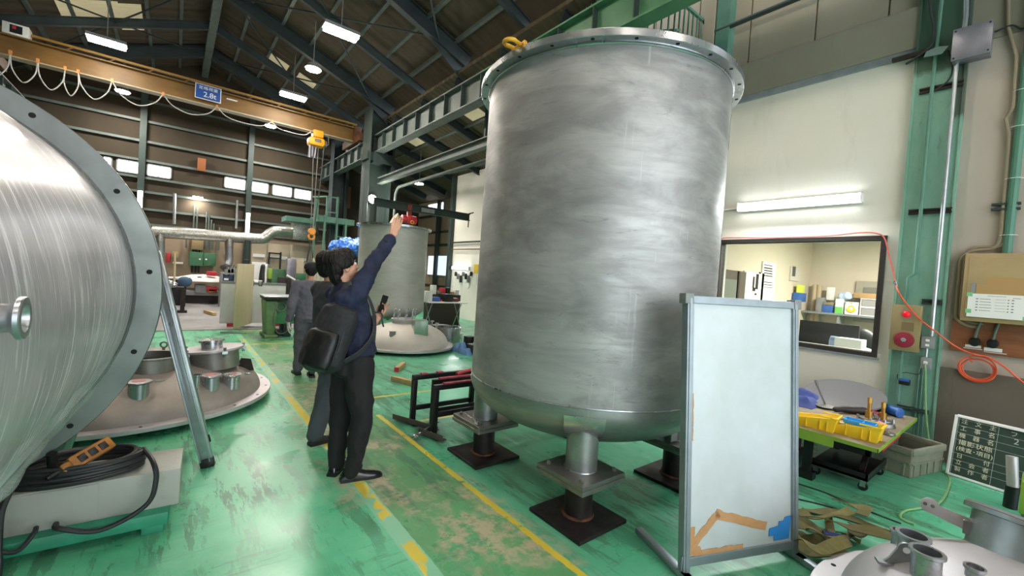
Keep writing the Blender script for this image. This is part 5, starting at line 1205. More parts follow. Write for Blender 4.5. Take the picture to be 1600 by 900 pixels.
b = MB(); b.b2((RXW-.05, .21, 2.6), (RXW, .40, 2.62)); b.b2((RXW-.05, .21, 2.65), (RXW, .40, 2.67)); tag(b.build('strut_bracket', M['dkgreen'], smooth=False), 'dark strut bracket behind the green and beige pipes', 'bracket')
for z in (2.35, 2.9, 3.4, 3.75): b = MB(); b.torus(Matrix.Translation((RXW-.03, .27, z)), .06, .003, 18, 4); tag(b.build('pipe_tie', M['white']), 'white tie round the green pipe, %s' % {2.35: 'lowest', 2.9: 'second from below', 3.4: 'third from below', 3.75: 'highest'}[z], 'tie', 'pipe ties')
t = thing('electric_cabinet', 'beige electric cabinet with a taped paper notice at the right edge', 'cabinet', (RXW-.1, .3, 1.5)); b = MB(); b.b2((RXW-.16, .02, 1.49), (RXW, .535, 2.165)); b.build('body', M['panelbeige'], t, bevel=.004)
b = MB(); b.b2((RXW-.172, .05, 1.53), (RXW-.16, .505, 2.13)); b.build('door', M['panelbeige'], t, bevel=.003)
b = MB(); b.b2((RXW-.174, .06, 1.6), (RXW-.172, .37, 1.93)); b.b2((RXW-.176, .12, 1.72), (RXW-.173, .44, 1.86)); b.build('cardboard', M['card'], t, smooth=False)
b = MB(); b.b2((RXW-.176, .445, 1.77), (RXW-.172, .475, 1.87)); b.build('latch', M['grey'], t)
b = MB(); b.b2((RXW-.179, .10, 1.535), (RXW-.177, .49, 1.765)); pa = b.build('paper_notice', M['paper'], t, smooth=False)
for y, z in ((.48, 1.755), (.48, 1.59), (.11, 1.75), (.11, 1.55)): b = MB(); b.b2((RXW-.1795, y-.02, z-.02), (RXW-.1792, y+.02, z+.02)); b.build('green_tape', mat('green_tape', '#7fc48f', .5), pa, smooth=False)
b = MB(); rnd = random.Random(5)
for r_ in range(5):
    z = 1.715-.028*r_; b.b2((RXW-.1796, .42, z-.004), (RXW-.1793, .435, z+.004)); b.b2((RXW-.1796, .41-rnd.uniform(.06, .08), z-.002), (RXW-.1793, .41, z+.002)); b.b2((RXW-.1796, .24, z-.001), (RXW-.1793, .31, z+.001)); b.b2((RXW-.1796, .22, z-.004), (RXW-.1793, .23, z+.004)); b.b2((RXW-.1796, .19, z-.004), (RXW-.1793, .205, z+.004))
b.b2((RXW-.1796, .24, 1.745), (RXW-.1793, .36, 1.748)); b.b2((RXW-.1796, .15, 1.733), (RXW-.1793, .2, 1.737)); b.build('printed_lines', mat('print_grey', '#5a5a60', .8), pa, smooth=False)
t = thing('plywood_board', 'reddish brown plywood backboard below the electric cabinet', 'board', (RXW-.01, .3, 1.18)); b = MB(); b.b2((RXW-.03, .0, 1.17), (RXW, .6, 1.5)); b.build('board', M['wood'], t, smooth=False)
for y, lb in ((.425, 'left black round socket on the plywood backboard'), (.305, 'right black round socket on the plywood backboard')):
    q = thing('round_socket', lb, 'socket', (RXW-.06, y, 1.26), 0, 'round sockets on the plywood'); b = MB(); b.cyl((RXW-.03, y, 1.29), (RXW-.09, y, 1.275), .042, .038, 24); b.build('socket', M['black'], q, bevel=.003); b = MB(); b.tube(spline([(RXW-.05, y, 1.32), (RXW-.05, y-.01, 1.4), (RXW-.04, y-.03, 1.5)], 6), .011, 8); b.build('cable', mat('old_green_cable', '#55685a', .6), q)
b = MB(); b.b2((RXW-.034, .38, 1.222), (RXW-.03, .49, 1.248)); b.b2((RXW-.034, .24, 1.205), (RXW-.03, .36, 1.24)); b.b2((RXW-.034, .37, 1.208), (RXW-.03, .50, 1.214)); b.b2((RXW-.034, .21, 1.192), (RXW-.03, .36, 1.198)); tag(b.build('label_strip', M['paper'], smooth=False), 'white label strips under the black round sockets', 'label')
# orange hose: coil on the wall and the run to the window
pts = []
for i in range(5*40+1):
    k = i/40; j = int(k); a = 2*PI*k+1.2; rr = .125+.012*math.sin(j*2.1)-.004*j; pts.append((RXW-.06-.02*math.sin(k*1.3), .39+rr*math.cos(a)+.006*math.sin(j*3), 1.03+(rr*.95)*math.sin(a)-.008*j))
b = MB(); b.tube(pts, .0065, 7); tag(b.build('orange_hose_coil', M['orange']), 'orange air hose coiled on the rendered wall under the plywood', 'hose')
b = MB(); b.tube(spline([(WX-.13, 1.045, 1.83), (CX-.13, 1.0, 1.73), (CX-.14, .92, 1.60), (CX-.14, .82, 1.47), (CX-.12, .68, 1.34), (WX-.1, .55, 1.22), (WX-.08, .42, 1.16), (RXW-.09, .33, 1.15), (RXW-.09, .22, 1.08), (RXW-.1, .12, .98), (RXW-.15, .0, .88), (RXW-.2, -.1, .8)], 8), .008, 8); tag(b.build('orange_air_hose', M['orange']), 'orange air hose crossing the mint column and alarm cabinet', 'hose')
b = MB(); b.tube(spline([(WX-.03, 3.12, 2.36), (WX-.04, 3.0, 2.405), (WX-.03, 2.8, 2.405), (WX-.03, 2.4, 2.39), (WX-.03, 2.0, 2.39), (WX-.03, 1.7, 2.395), (WX-.04, 1.4, 2.42), (WX-.05, 1.25, 2.40), (WX-.06, 1.18, 2.33), (WX-.08, 1.12, 2.1), (WX-.11, 1.06, 1.9), (WX-.13, 1.045, 1.83)], 8), .007, 8); tag(b.build('red_air_hose', M['redhose']), 'pale red air hose running along the top of the office window frame', 'hose')
b = MB(); b.cyl((WX-.13, 1.05, 1.86), (WX-.14, 1.03, 1.79), .013, n=12); b.cyl((WX-.13, 1.05, 1.85), (WX-.133, 1.045, 1.83), .018, n=6); tag(b.build('hose_coupling', M['bright']), 'chrome coupling joining the red hose to the orange hose', 'coupling')
pipe('lamp_conduit', [(WX-.02, 2.80, 2.82), (WX-.02, 4.2, 2.82)], .01, M['white'], 'white conduit leading left from the long tube lamp')
pipe('wall_top_pipe', [(WX-.12, -1, 5.5), (WX-.12, 3.45, 5.5)], .035, M['dkgreen'], 'dark green pipe along the beige panels above the cream wall')
for x_, y_ in ((2.0, 5.47),):
    pass
# raised platform with railings behind the tank
t = thing('railed_platform', 'green railed platform high on the wall behind the big tank', 'platform', (5.7, 4.2, 4.75))
b = MB(); b.b2((5.35, 3.55, 4.75), (WX-.02, 5.2, 4.85)); b.b2((5.3, 3.5, 4.65), (5.36, 5.25, 4.9)); b.build('deck', M['ltgreen'], t)
for i in range(15):
    y = 3.55+i*.115; b = MB(); b.b2((5.31, y-.008, 4.85), (5.33, y+.008, 6.4)); b.build('baluster', M['ltgreen'], t)
for i in range(7):
    x = 5.45+i*.12; b = MB(); b.b2((x-.008, 3.53, 4.85), (x+.008, 3.55, 5.75)); b.build('baluster', M['ltgreen'], t)
b = MB(); b.bar((5.32, 3.54, 5.75), (WX-.05, 3.54, 5.75), .04, .04); b.bar((5.32, 3.54, 6.38), (5.32, 5.2, 6.38), .04, .04); b.bar((5.32, 3.54, 4.85), (5.32, 3.54, 6.4), .05, .05); b.bar((5.5, 3.5, 5.3), (6.2, 4.3, 5.9), .06, .03); b.build('handrail', M['ltgreen'], t)
b = MB(); b.b2((6.2, 3.12, 4.9), (WX+.02, 3.32, 9)); tag(b.build('green_upright', M['ltgreen'], smooth=False), 'pale green upright on the beige panels above the cream wall', 'column')
b = MB(); b.b2((6.18, 3.34, 4.9), (WX+.02, 3.5, 9)); tag(b.build('concrete_pilaster', M['beige'], smooth=False), 'beige pilaster left of the pale green upright', 'pilaster')
t = thing('green_bracket_box', 'mint painted bracket box under the girder behind the balusters', 'bracket', (5.4, 4.6, 5.6)); b = MB(); b.hexa([(5.38, 4.55, 5.6), (5.75, 4.55, 5.5), (5.75, 4.95, 5.5), (5.38, 4.95, 5.6), (5.38, 4.55, 6.05), (5.75, 4.55, 6.05), (5.75, 4.95, 6.05), (5.38, 4.95, 6.05)]); b.build('box', M['ltgreen'], t)

# ------------------------------------------------------------ inside the office
def onb(px, py): return aX(px, py, ox)             # points on the office back wall
SZ = onb(1320, 490).z
t = thing('office_shelf', 'long grey shelf along the back wall of the office', 'shelf', (ox-.2, 1.2, SZ-.04)); b = MB(); b.b2((ox-.4, -.5, SZ-.04), (ox, oy-.02, SZ)); b.build('board', M['alugrey'], t, bevel=.003)
b = MB(); 
for y in (.2, 1.4, 2.6): b.b2((ox-.35, y-.02, SZ-.3), (ox, y+.02, SZ-.04))
b.build('brackets', M['grey'], t)
def obox(px0, px1, ytop, ybot, d, m, name, label, cat, z0=SZ, X=None):
    X = ox-.36 if X is None else X; a = aX(px0, ybot, X); c_ = aX(px1, ytop, X); h = c_.z-a.z
    b = MB(); b.b2((X, c_.y, z0), (X+d, a.y, z0+h)); return tag(b.build(name, m, bevel=.004), label, cat), (X, c_.y, a.y, h)
obox(1284, 1301, 477, 488, .2, M['blue'], 'blue_carton', 'blue carton on the office shelf', 'box')
o, (X, y0, y1, h) = obox(1286, 1302, 473, 477, .2, mat('brown_gold', '#8a7858', .6), 'brown_carton', 'flat brown carton on top of the blue carton on the office shelf', 'box', z0=SZ+aX(1290, 477, ox-.36).z-aX(1290, 488, ox-.36).z)
t = thing('green_white_carton', 'white and green carton beside the blue one on the office shelf', 'box', (ox-.3, 2.0, SZ)); a = aX(1304, 488, ox-.36); c_ = aX(1318, 466, ox-.36)
b = MB(); b.b2((ox-.36, c_.y, SZ), (ox-.14, a.y, SZ+(c_.z-a.z))); b.build('carton', M['white'], t, bevel=.003); b = MB(); b.b2((ox-.363, c_.y, SZ), (ox-.36, a.y, SZ+(c_.z-a.z)*.45)); b.build('green_print', mat('fresh_green', '#6fc45a', .5), t, smooth=False)
t = thing('glove_carton', 'white carton with yellow mascot-free print and Japanese letters on the office shelf', 'box', (ox-.3, 1.8, SZ)); t['label'] = 'white carton with a yellow smile shape and Japanese letters on the office shelf'
a = aX(1319, 490, ox-.36); c_ = aX(1341, 472, ox-.36); hh = c_.z-a.z
b = MB(); b.b2((ox-.36, c_.y, SZ), (ox-.1, a.y, SZ+hh)); b.build('carton', M['white'], t, bevel=.003)
ym = (a.y+c_.y)/2; b = MB(); b.torus(frame((ox-.362, ym, SZ+hh*.48), (-1, 0, 0), (0, -1, 0)), hh*.26, hh*.07, 24, 6, a0=PI*1.0, a1=2*PI); b.torus(frame((ox-.362, ym, SZ+hh*.5), (-1, 0, 0), (0, -1, 0)), hh*.18, hh*.05, 20, 6); b.build('yellow_print', M['yellow'], t)
text('サーモット', 'carton_lettering', M['black'], frame((ox-.363, ym, SZ+hh*.86), (-1, 0, 0), (0, -1, 0)), hh*.2, t, .001)
for k, lb in ((0, 'lower'), (1, 'upper')):
    a = aX(1342, 493, ox-.36); h1 = .17; t = thing('drawer_box', 'clear plastic drawer box on the office shelf, %s of two' % lb, 'drawer box', (ox-.25, a.y-.25, SZ+k*h1), 0, 'drawer boxes in the office')
    b = MB(); z_ = SZ+k*h1; b.b2((ox-.36, a.y-.62, z_), (ox-.05, a.y, z_+.015)); b.b2((ox-.36, a.y-.62, z_+h1-.02), (ox-.05, a.y, z_+h1-.004)); b.b2((ox-.34, a.y-.62, z_), (ox-.05, a.y-.6, z_+h1-.005)); b.b2((ox-.34, a.y-.02, z_), (ox-.05, a.y, z_+h1-.005)); b.build('shell', M['white'], t); b = MB(); b.b2((ox-.36, a.y-.58, z_+.02), (ox-.1, a.y-.03, z_+h1-.03)); b.build('drawer', mat('smoky_plastic', '#9a9896', .3), t)
a = aX(1333, 471, ox-.3); b = MB(); b.b2((ox-.33, a.y-.35, SZ+.34), (ox-.05, a.y+.0, SZ+.44)); tag(b.build('cardboard_box', M['card'], bevel=.004), 'flat cardboard box on top of the clear drawer boxes', 'box')
a = aX(1296, 466, ox-.3); obox(1290, 1304, 455, 474, .05, M['paper'], 'white_card', 'white card standing behind the blue carton on the office shelf', 'card', z0=SZ+.26, X=ox-.2)
b = MB(); a = aX(1322, 462, ox-.25)
b.sph((ox-.25, a.y, SZ+.36), (.1, .14, .08), 14); tag(b.build('plastic_bag', mat('bluish_bag', '#b9cbe6', .3), voxel=.02, relax=1, fold=lambda p: .03*noise.noise(p*14)), 'bluish plastic bag on the cartons on the office shelf', 'bag')
for px, lb in ((1271, 'left rolled drawing tube in the office corner'), (1278, 'right rolled drawing tube in the office corner')):
    a = aX(px, 470, ox-.12); b = MB(); q = aX(px, 445, ox-.12).z; b.cyl((ox-.12, a.y, 0), (ox-.1, a.y-.0, q), .045, n=16); tag(b.build('drawing_tube', mat('tan_tube', '#c2ad90', .6)), lb, 'tube', 'rolled tubes in the office corner')
a = aX(1281, 480, ox-.3); b = MB(); b.b2((ox-.34, a.y-.06, SZ), (ox-.1, a.y+.06, SZ+.3)); tag(b.build('file_box', M['grey'], bevel=.004), 'grey file box left of the blue carton on the office shelf', 'box')
# things on the side wall (plane Y = oy)
def side(px, py): return aY(px, py, oy-.02)
def sideflat(px0, py0, px1, py1, m, name, parent=None, label='', cat='', th=.008, off=.0):
    a = side(px0, py0); c_ = side(px1, py1); b = MB(); b.b2((a.x, oy-.02-th-off, c_.z), (c_.x, oy-.004-off, a.z)); o = b.build(name, m, parent, smooth=False)
    if parent is None: tag(o, label, cat)
    return o
sideflat(1163, 423, 1190, 475, M['paper'], 'wall_poster', label='white poster with black drawings on the office wall', cat='poster')
p_ = D.objects['wall_poster']; 
t = p_
a = side(1176, 440); b = MB(); 
for px0, py0, px1, py1 in ((1176, 432, 1177, 450), (1181, 428, 1183, 452), (1185, 425, 1188, 428), (1175, 449, 1179, 455), (1165, 425, 1170, 426), (1165, 445, 1172, 446), (1178, 458, 1181, 461)):
    a = side(px0, py0); c_ = side(px1, py1); b.b2((a.x, oy-.032, c_.z), (c_.x, oy-.029, a.z))
o = b.build('poster_drawing', M['black'], t, smooth=False)
t = sideflat(1192, 408, 1207, 475, M['paper'], 'wall_calendar', label='long white calendar sheet on the office wall', cat='calendar')
b = MB()
for py in (414, 436, 456):
    a = side(1193, py); c_ = side(1206, py+1.2); b.b2((a.x, oy-.032, c_.z), (c_.x, oy-.029, a.z))
for py in (419, 423, 427, 431, 441, 445, 449):
    a = side(1193, py); c_ = side(1206, py+.35); b.b2((a.x, oy-.032, c_.z), (c_.x, oy-.029, a.z))
b.build('calendar_grid', M['black'], t, smooth=False)
t = sideflat(1236, 416, 1249, 440, mat('pale_notice', '#cfc6bd', .7), 'wall_notice', label='small grey and white notice right of the calendar in the office', cat='notice')
b = MB(); a = side(1238, 416); c_ = side(1241.5, 432); b.b2((a.x, oy-.032, c_.z), (c_.x, oy-.029, a.z)); b.build('notice_picture', mat('dark_print', '#55524e', .7), t, smooth=False)
a = side(1238, 466); c_ = side(1251, 446)
t = thing('file_holder', 'blue file holder with a yellow folder on the office wall', 'file holder', (a.x, oy-.1, a.z)); b = MB(); b.b2((a.x, oy-.14, a.z-.06), (c_.x, oy-.02, a.z+.12)); b.build('holder', M['blue'], t, bevel=.004); b = MB(); b.b2((a.x+.03, oy-.1, a.z+.1), (c_.x, oy-.07, c_.z)); b.build('folder', mat('folder_yellow', '#d8e04a', .5), t)
# office door and inner window
a = side(1135, 421); c_ = side(1161, 480); 
b = MB(); b.b2((a.x-.5, oy-.03, 0), (c_.x, oy-.005, a.z)); d_ = struct(b.build('door_1', mat('office_door_dark', '#5c5449', .5), smooth=False))
b = MB(); b.b2((a.x-.4, oy-.04, 1.0), (c_.x-.35, oy-.03, a.z-.15)); b.build('door_pane', mat('frosted_pane', '#7b8076', .4), d_, smooth=False)
b = MB(); b.b2((c_.x-.32, oy-.05, 0), (c_.x-.27, oy-.03, a.z)); b.build('door_frame', M['darkframe'], d_, smooth=False)
a = aX(1339, 439, ox-.02); b = MB(); b.b2((ox-.06, a.y-1.2, 1.2), (ox, a.y, a.z)); f_ = struct(b.build('window_12', mat('inner_frame_grey', '#a19a8c', .5), smooth=False)); b = MB(); b.b2((ox-.07, a.y-1.1, 1.25), (ox-.06, a.y-.12, a.z-.12)); b.build('pane', mat('dim_pane', '#7d7a70', .3), f_, smooth=False)
# desk inside the window, with screen, printer, papers
t = thing('office_desk', 'grey desk just inside the office window', 'desk', (7.1, 1.7, 0)); b = MB(); b.b2((6.65, .4, .93), (7.5, 3.0, .96)); b.build('top', M['alugrey'], t)
for x, y in ((6.7, .45), (7.45, .45), (6.7, 2.95), (7.45, 2.95)): b = MB(); b.b2((x-.02, y-.02, 0), (x+.02, y+.02, .93)); b.build('leg', M['grey'], t)
def ob(x, y, z, d, m, name, label, cat, rz=0, bevel=.006): b = MB(); b.box((x, y, z+d[2]/2), d, Matrix.Rotation(rz, 3, 'Z')); return tag(b.build(name, m, bevel=bevel), label, cat)
ob(6.9, 1.55, .96, (.25, .28, .16), M['white'], 'label_printer', 'white and blue label printer inside the office window', 'printer'); 
b = MB(); b.cyl((6.87, 1.66, 1.04), (6.87, 1.75, 1.04), .09, n=30); tag(b.build('printer_roll', mat('pale_blue_plastic', '#8fa6c8', .4)), 'pale blue roll holder beside the white printer in the office', 'roll')
ob(7.3, 1.9, .96, (.05, .7, .32), M['black'], 'monitor', 'black monitor back seen through the office window behind the whiteboard', 'monitor')
b = MB(); b.grid(lambda u, v: (6.75+.3*v, 1.28+.3*u, .965+.05*math.sin(u*PI)*v), 12, 8); tag(b.build('loose_papers', M['paper'], solid=.004), 'curling white papers on the desk inside the window', 'papers')
for x, y, s, lb in ((8.6, 2.1, .24, 'dark office chair back seen beyond the desk, left one'), (8.4, 1.75, .2, 'dark office chair back seen beyond the desk, right one')):
    t = thing('office_chair', lb, 'chair', (x, y, 0)); b = MB(); b.sph((x, y, 1.0), (.1, s, .2), 16); b.build('backrest', M['black'], t); b = MB(); b.cyl((x, y, .05), (x, y, .85), .03, n=10); b.build('post', M['black'], t); b = MB(); b.cyl((x, y, .45), (x, y, .52), .24, n=20); b.build('seat', M['black'], t)
    b = MB()
    for k in range(5): b.bar((x, y, .05), (x+.28*math.cos(k*1.256), y+.28*math.sin(k*1.256), .03), .03, .04)
    b.build('base', M['black'], t)
ob(9.6, 1.9, .0, (.6, 1.6, .95), mat('dark_shelf_unit', '#3d3a38', .6), 'low_cabinet', 'dark low cabinet under the office shelf', 'cabinet')
ob(6.8, 2.3, .96, (.2, .3, .06), M['black'], 'desk_tray', 'black desk tray behind the whiteboard top inside the office', 'tray')
# ------------------------------------------------------------ overhead crane, hoist
CY = 15.6
def cz(px, py, Y=CY): return aY(px, py, Y)
t = thing('overhead_crane', 'ochre overhead crane beam spanning the hall with a blue load sign', 'crane', (.6, CY, 6.0))
xl, xr = 2*RX-GX, GX
b = MB(); b.b2((xl, CY-.02, 6.03), (xr, CY+.02, 6.5)); b.b2((xl, CY-.16, 6.47), (xr, CY+.16, 6.5)); b.build('main_girder', M['yellowcrane'], t, smooth=False)
b = MB(); b.b2((xl, CY-.14, 6.0), (xr, CY+.14, 6.03)); b.build('lower_flange', mat('crane_flange_grey', '#a89a80', .5), t, smooth=False)
b = MB(); b.b2((xl, CY+.5, 6.42), (xr, CY+.56, 6.62)); b.b2((xl, CY-.02, 6.62), (xr, CY+.06, 6.68)); b.build('walkway_beam', M['ochre_edge'], t, smooth=False)
b = MB()
for i in range(11): x = xl+.5+i*.78; b.bar((x, CY, 6.5), (x+.15, CY, 6.63), .03, .03); b.bar((x, CY+.05, 6.5), (x, CY+.52, 6.5), .04, .04)
b.build('lattice', M['yellowcrane'], t, smooth=False)
for x in (xl, xr):
    b = MB(); b.b2((x-.14, CY-.75, 5.93), (x+.14, CY+1.1, 6.2)); b.b2((x-.12, CY-.2, 6.2), (x+.12, CY+.6, 6.55)); e = b.build('end_truck', mat('end_truck_brown', '#6e4426', .6, 0., '#4f3420', 5), t, bevel=.01)
    for y in (CY-.5, CY+.85): b = MB(); b.cyl((x-.05, y, 5.92), (x+.05, y, 5.92), .1, n=20); b.build('crane_wheel', M['plate'], e)
a, c_ = cz(305, 135, CY-.2), cz(345, 162, CY-.2)
b = MB(); b.b2((a.x, CY-.2, c_.z), (c_.x, CY-.19, c_.z+.42)); sg = b.build('load_sign', M['white'], t, bevel=.004)
b = MB(); b.b2((a.x+.02, CY-.206, c_.z+.02), (c_.x-.02, CY-.2, c_.z+.40)); b.build('sign_face', M['signblue'], sg, smooth=False)
Ms = Matrix.Translation(((a.x+c_.x)/2, CY-.208, c_.z+.2)) @ Matrix.Rotation(PI/2, 4, 'X')
text('2.8t', 'sign_lettering', M['white'], Ms @ Matrix.Translation((.04, -.06, 0)), .2, sg, .001, bold=.0015); text('定格荷重', 'sign_lettering', M['white'], Ms @ Matrix.Translation((0, .115, 0)), .10, sg, .001, sx=1.15)
a, c_ = cz(354, 153, CY-.03), cz(371, 161, CY-.03); b = MB(); b.b2((a.x, CY-.04, c_.z+.03), (c_.x, CY-.02, a.z)); b.build('maker_plate', M['white'], t)
t = thing('crane_control_box', 'white box with a red and black sign on top of the crane at the left', 'box', (cz(28, 60).x, CY-.1, 6.5)); a, c_ = cz(7, 46), cz(48, 67)
b = MB(); b.b2((a.x, CY-.2, 6.5), (c_.x, CY+.1, 6.76)); b.build('box', M['white'], t, bevel=.006); b = MB(); b.b2((a.x+.12, CY-.206, 6.54), (c_.x-.1, CY-.2, 6.72)); b.build('dark_sign', M['black'], t, smooth=False); b = MB(); b.b2((a.x+.16, CY-.21, 6.63), (c_.x-.2, CY-.206, 6.70)); b.build('red_sign', M['red'], t, smooth=False)
t = thing('festoon_cable', 'pale cable hanging in loops below the ochre crane beam', 'cable', (-1, CY-.25, 6.2))
hp = [(-30, 75), (16, 82), (59, 95), (102, 107), (122, 112), (175, 126), (255, 147), (339, 167), (425, 190), (486, 206)]
bt_ = [(0, 121), (41, 130), (82, 141), (112, 150), (152, 156), (222, 166), (305, 180), (385, 193), (455, 207)]
for i in range(len(hp)-1):
    a = cz(*hp[i], CY-.25); c_ = cz(*hp[i+1], CY-.25); m_ = cz(*bt_[i], CY-.25); m_.x = (a.x+c_.x)/2
    b = MB(); b.tube(spline([a, a.lerp(m_, .45)+Vector((-.06, 0, -.12*(a-m_).length)), m_, c_.lerp(m_, .45)+Vector((.06, 0, -.12*(c_-m_).length)), c_], 7), .014, 6); b.build('cable_loop', mat('pale_cable', '#b9b7b4', .5), t)
for h in hp[1:-1]:
    a = cz(*h, CY-.25); b = MB(); b.box(a, (.05, .05, .1)); b.bar(a, a+Vector((0, .12, .05)), .02, .02); b.build('cable_trolley', mat('trolley_orange', '#d08a4a', .5), t)
# hoist with hanging chains and hook
hx = cz(497, 215, CY-.1).x; t = thing('chain_hoist', 'yellow electric chain hoist hanging on the crane beam with a hook block', 'hoist', (hx, CY, 5.5))
zt = cz(497, 203, CY-.1).z; z1 = cz(497, 228, CY-.1).z
b = MB(); b.b2((hx-.16, CY-.18, zt-.26), (hx+.16, CY+.18, zt-.02)); b.build('trolley_motor', M['hoist'], t, bevel=.04)
b = MB(); b.b2((hx-.28, CY-.2, z1-.02), (hx+.22, CY+.2, z1+.26)); b.build('hoist_body', M['hoist'], t, bevel=.07)
b = MB(); b.cyl((hx+.22, CY-.05, z1+.12), (hx+.28, CY-.05, z1+.12), .12, n=20); b.box((hx-.02, CY-.2, z1+.15), (.2, .02, .1)); b.b2((hx-.1, CY-.1, z1+.24), (hx+.1, CY+.1, zt-.24)); b.tube([(hx+.18, CY-.1, zt-.1), (hx+.32, CY-.1, zt-.14), (hx+.34, CY-.1, zt-.4), (hx+.24, CY-.1, zt-.5)], .02, 6); b.build('motor_parts', M['plate'], t)
b = MB(); b.cyl((hx-.22, CY-.05, z1-.42), (hx-.22, CY-.05, z1), .05, .035, 12); b.tube([(hx-.12, CY, z1), (hx-.12, CY, z1-.35), (hx-.05, CY, z1-.4), (hx-.02, CY, z1)], .03, 8); b.build('chain_bag', M['boxgrey'], t)
hk = cz(488, 366, CY-.1); 
b = MB(); b.cyl((hx-.1, CY, z1), (hk.x-.03, CY, hk.z+.2), .014, n=6); b.cyl((hx+.05, CY, z1), (hk.x+.03, CY, hk.z+.2), .014, n=6); b.build('load_chain', M['plate'], t)
b = MB(); b.cyl((hk.x, CY-.08, hk.z+.1), (hk.x, CY+.08, hk.z+.1), .11, n=20); b.torus(frame((hk.x, CY, hk.z-.08), (0, 1, 0)), .09, .035, 20, 8); b.build('hook_block', mat('hook_orange', '#d0862c', .5), t)
b = MB(); b.tube([(hk.x-.01, CY, hk.z-.15), (hk.x-.1, CY, hk.z-.9), (hk.x-.1, CY, hk.z-.95), (hk.x, CY, hk.z-.2), (hk.x+.1, CY, hk.z-.95)], .02, 6); tag(b.build('hanging_sling', M['cable']), 'black sling hanging from the crane hook above the capped worker', 'sling')
b = MB(); pz = cz(497, 228).z; b.tube(spline([(hx+.18, CY-.2, pz), (hx+.12, CY-.2, 4.2), (hx+.02, CY-.2, 2.9)], 6), .016, 6); tag(b.build('control_cable', M['cable']), 'dark control cable hanging right of the hoist chains', 'cable')

# ------------------------------------------------------------ background along the far wall
def sbox(px0, py0, px1, py1, Y, dep, m, name, label, cat, parent=None, floor=False, bevel=.01):
    """a box-shaped thing standing at depth Y, sized from its outline in the survey photo"""
    a = aY(px0, py0, Y); c_ = aY(px1, py1, Y); z0 = 0. if floor else min(a.z, c_.z)
    b = MB(); b.b2((a.x, Y, z0), (c_.x, Y+dep, max(a.z, c_.z))); o = b.build(name, m, parent, bevel=bevel)
    return tag(o, label, cat) if parent is None else o
# foil duct
DY = 18.9
def dp(px, py, Y=DY): return aY(px, py, Y)
t = thing('foil_duct', 'silver foil wrapped duct running along the far wall and bending up to a box', 'duct', (1.5, DY, dp(330, 366).z-.2))
P0 = [dp(238, 362), dp(330, 368), dp(402, 373), dp(415, 371), dp(424, 364), dp(434, 361), dp(465, 363)]
b = MB(); b.tube(spline(P0, 8), .2, 20); b.build('main_duct', M['foil'], t)
b = MB(); b.b2((dp(457, 350).x, DY-.2, dp(475, 376).z), (dp(497, 350).x, DY+.3, dp(475, 350).z)); b.build('duct_box', M['foil'], t, bevel=.01)
for px, y0, y1, cr in ((250, 370, 400, 30), (358, 376, 414, 0)):
    a = dp(px, y0-4, DY-.05); e = dp(px, y1, DY-.05); b = MB(); b.tube(spline([a, a.lerp(e, .35), a.lerp(e, .8), e+Vector((-.05, -.1, -.05))], 6), .13, 16, rs=None); b.build('flexible_hose', M['duct'], t)
    b = MB(); b.cyl(a, a.lerp(e, .3), .14, n=16); b.build('foil_collar', M['foil'], t); 
    b = MB(); q = e+Vector((-.05, -.1, -.05)); b.cyl(q+Vector((0, 0, .0)), q+Vector((-.06, -.06, -.1)), .135, .2, 18); b.build('suction_mouth', M['black'], t)
# green wall cupboards, beige cupboard, conduits
t = thing('green_wall_cupboard', 'pair of green wall cupboards on the far wall under the foil duct', 'cupboard', (dp(318, 405, 19.5).x, 19.5, dp(318, 418, 19.5).z))
for a0, a1, nm in ((296, 317, 'l'), (318.5, 337, 'r')):
    a = dp(a0, 393 if nm == 'l' else 395, 19.5); c_ = dp(a1, 416, 19.5); b = MB(); b.b2((a.x, 19.5, c_.z), (c_.x, 19.9, a.z)); o = b.build('cupboard_half', M['brgreen'], t, bevel=.01); b = MB(); b.cyl((c_.x-.1 if nm == 'l' else a.x+.08, 19.47, (a.z+c_.z)/2), (c_.x-.1 if nm == 'l' else a.x+.08, 19.5, (a.z+c_.z)/2), .03, n=10); b.build('knob', M['white'], o)
sbox(300, 372, 317, 391, 19.6, .3, M['panelbeige'], 'beige_wall_cabinet', 'beige cabinet above the left green wall cupboard', 'cabinet')
sbox(269, 393, 278, 403, 19.7, .2, M['panelbeige'], 'beige_switch_box', 'small beige switch box left of the green wall cupboards', 'box')
sbox(270, 409, 286, 413, 19.8, .13, M['white'], 'white_switch_strip', 'white switch strip below the small beige switch box', 'switch')
sbox(260, 395, 266, 410, 19.87, .06, M['red'], 'red_notice', 'faded red notice on the far wall left of the switch box', 'notice')
for k, px in enumerate((303, 308, 320, 324, 328, 332, 341, 293)):
    a = dp(px, 395 if px > 310 else 340, 19.85); top_z = dp(px, 318, 19.85).z; b = MB(); b.tube([(a.x, 19.85, 1.9), (a.x, 19.85, top_z-.15*k)], .025, 6); tag(b.build('wall_conduit', M['girder']), 'thin conduit on the far wall above the green cupboards, number from left: %s' % ('second', 'third', 'fourth', 'fifth', 'sixth', 'seventh', 'rightmost', 'leftmost')[k], 'conduit', 'far wall conduits')
for k, px in enumerate((300, 305, 310)):
    a = dp(px, 425, 19.85); b = MB(); b.tube([(a.x, 19.85, 1.), (a.x, 19.85, 1.9)], .03, 6); tag(b.build('lower_conduit', M['dkgreen']), 'short green pipe below the green wall cupboards, %s' % ('left', 'middle', 'right')[k], 'conduit')
b = MB(); a = dp(371, 330); b.tube([(dp(371, 313, 19.86).x, 19.86, dp(371, 313, 19.86).z), (dp(369, 357, 19.86).x, 19.86, dp(369, 357, 19.86).z)], .04, 6); tag(b.build('pale_bar', M['alu']), 'pale upright bar on the far wall left of the right tube lamp', 'bar')
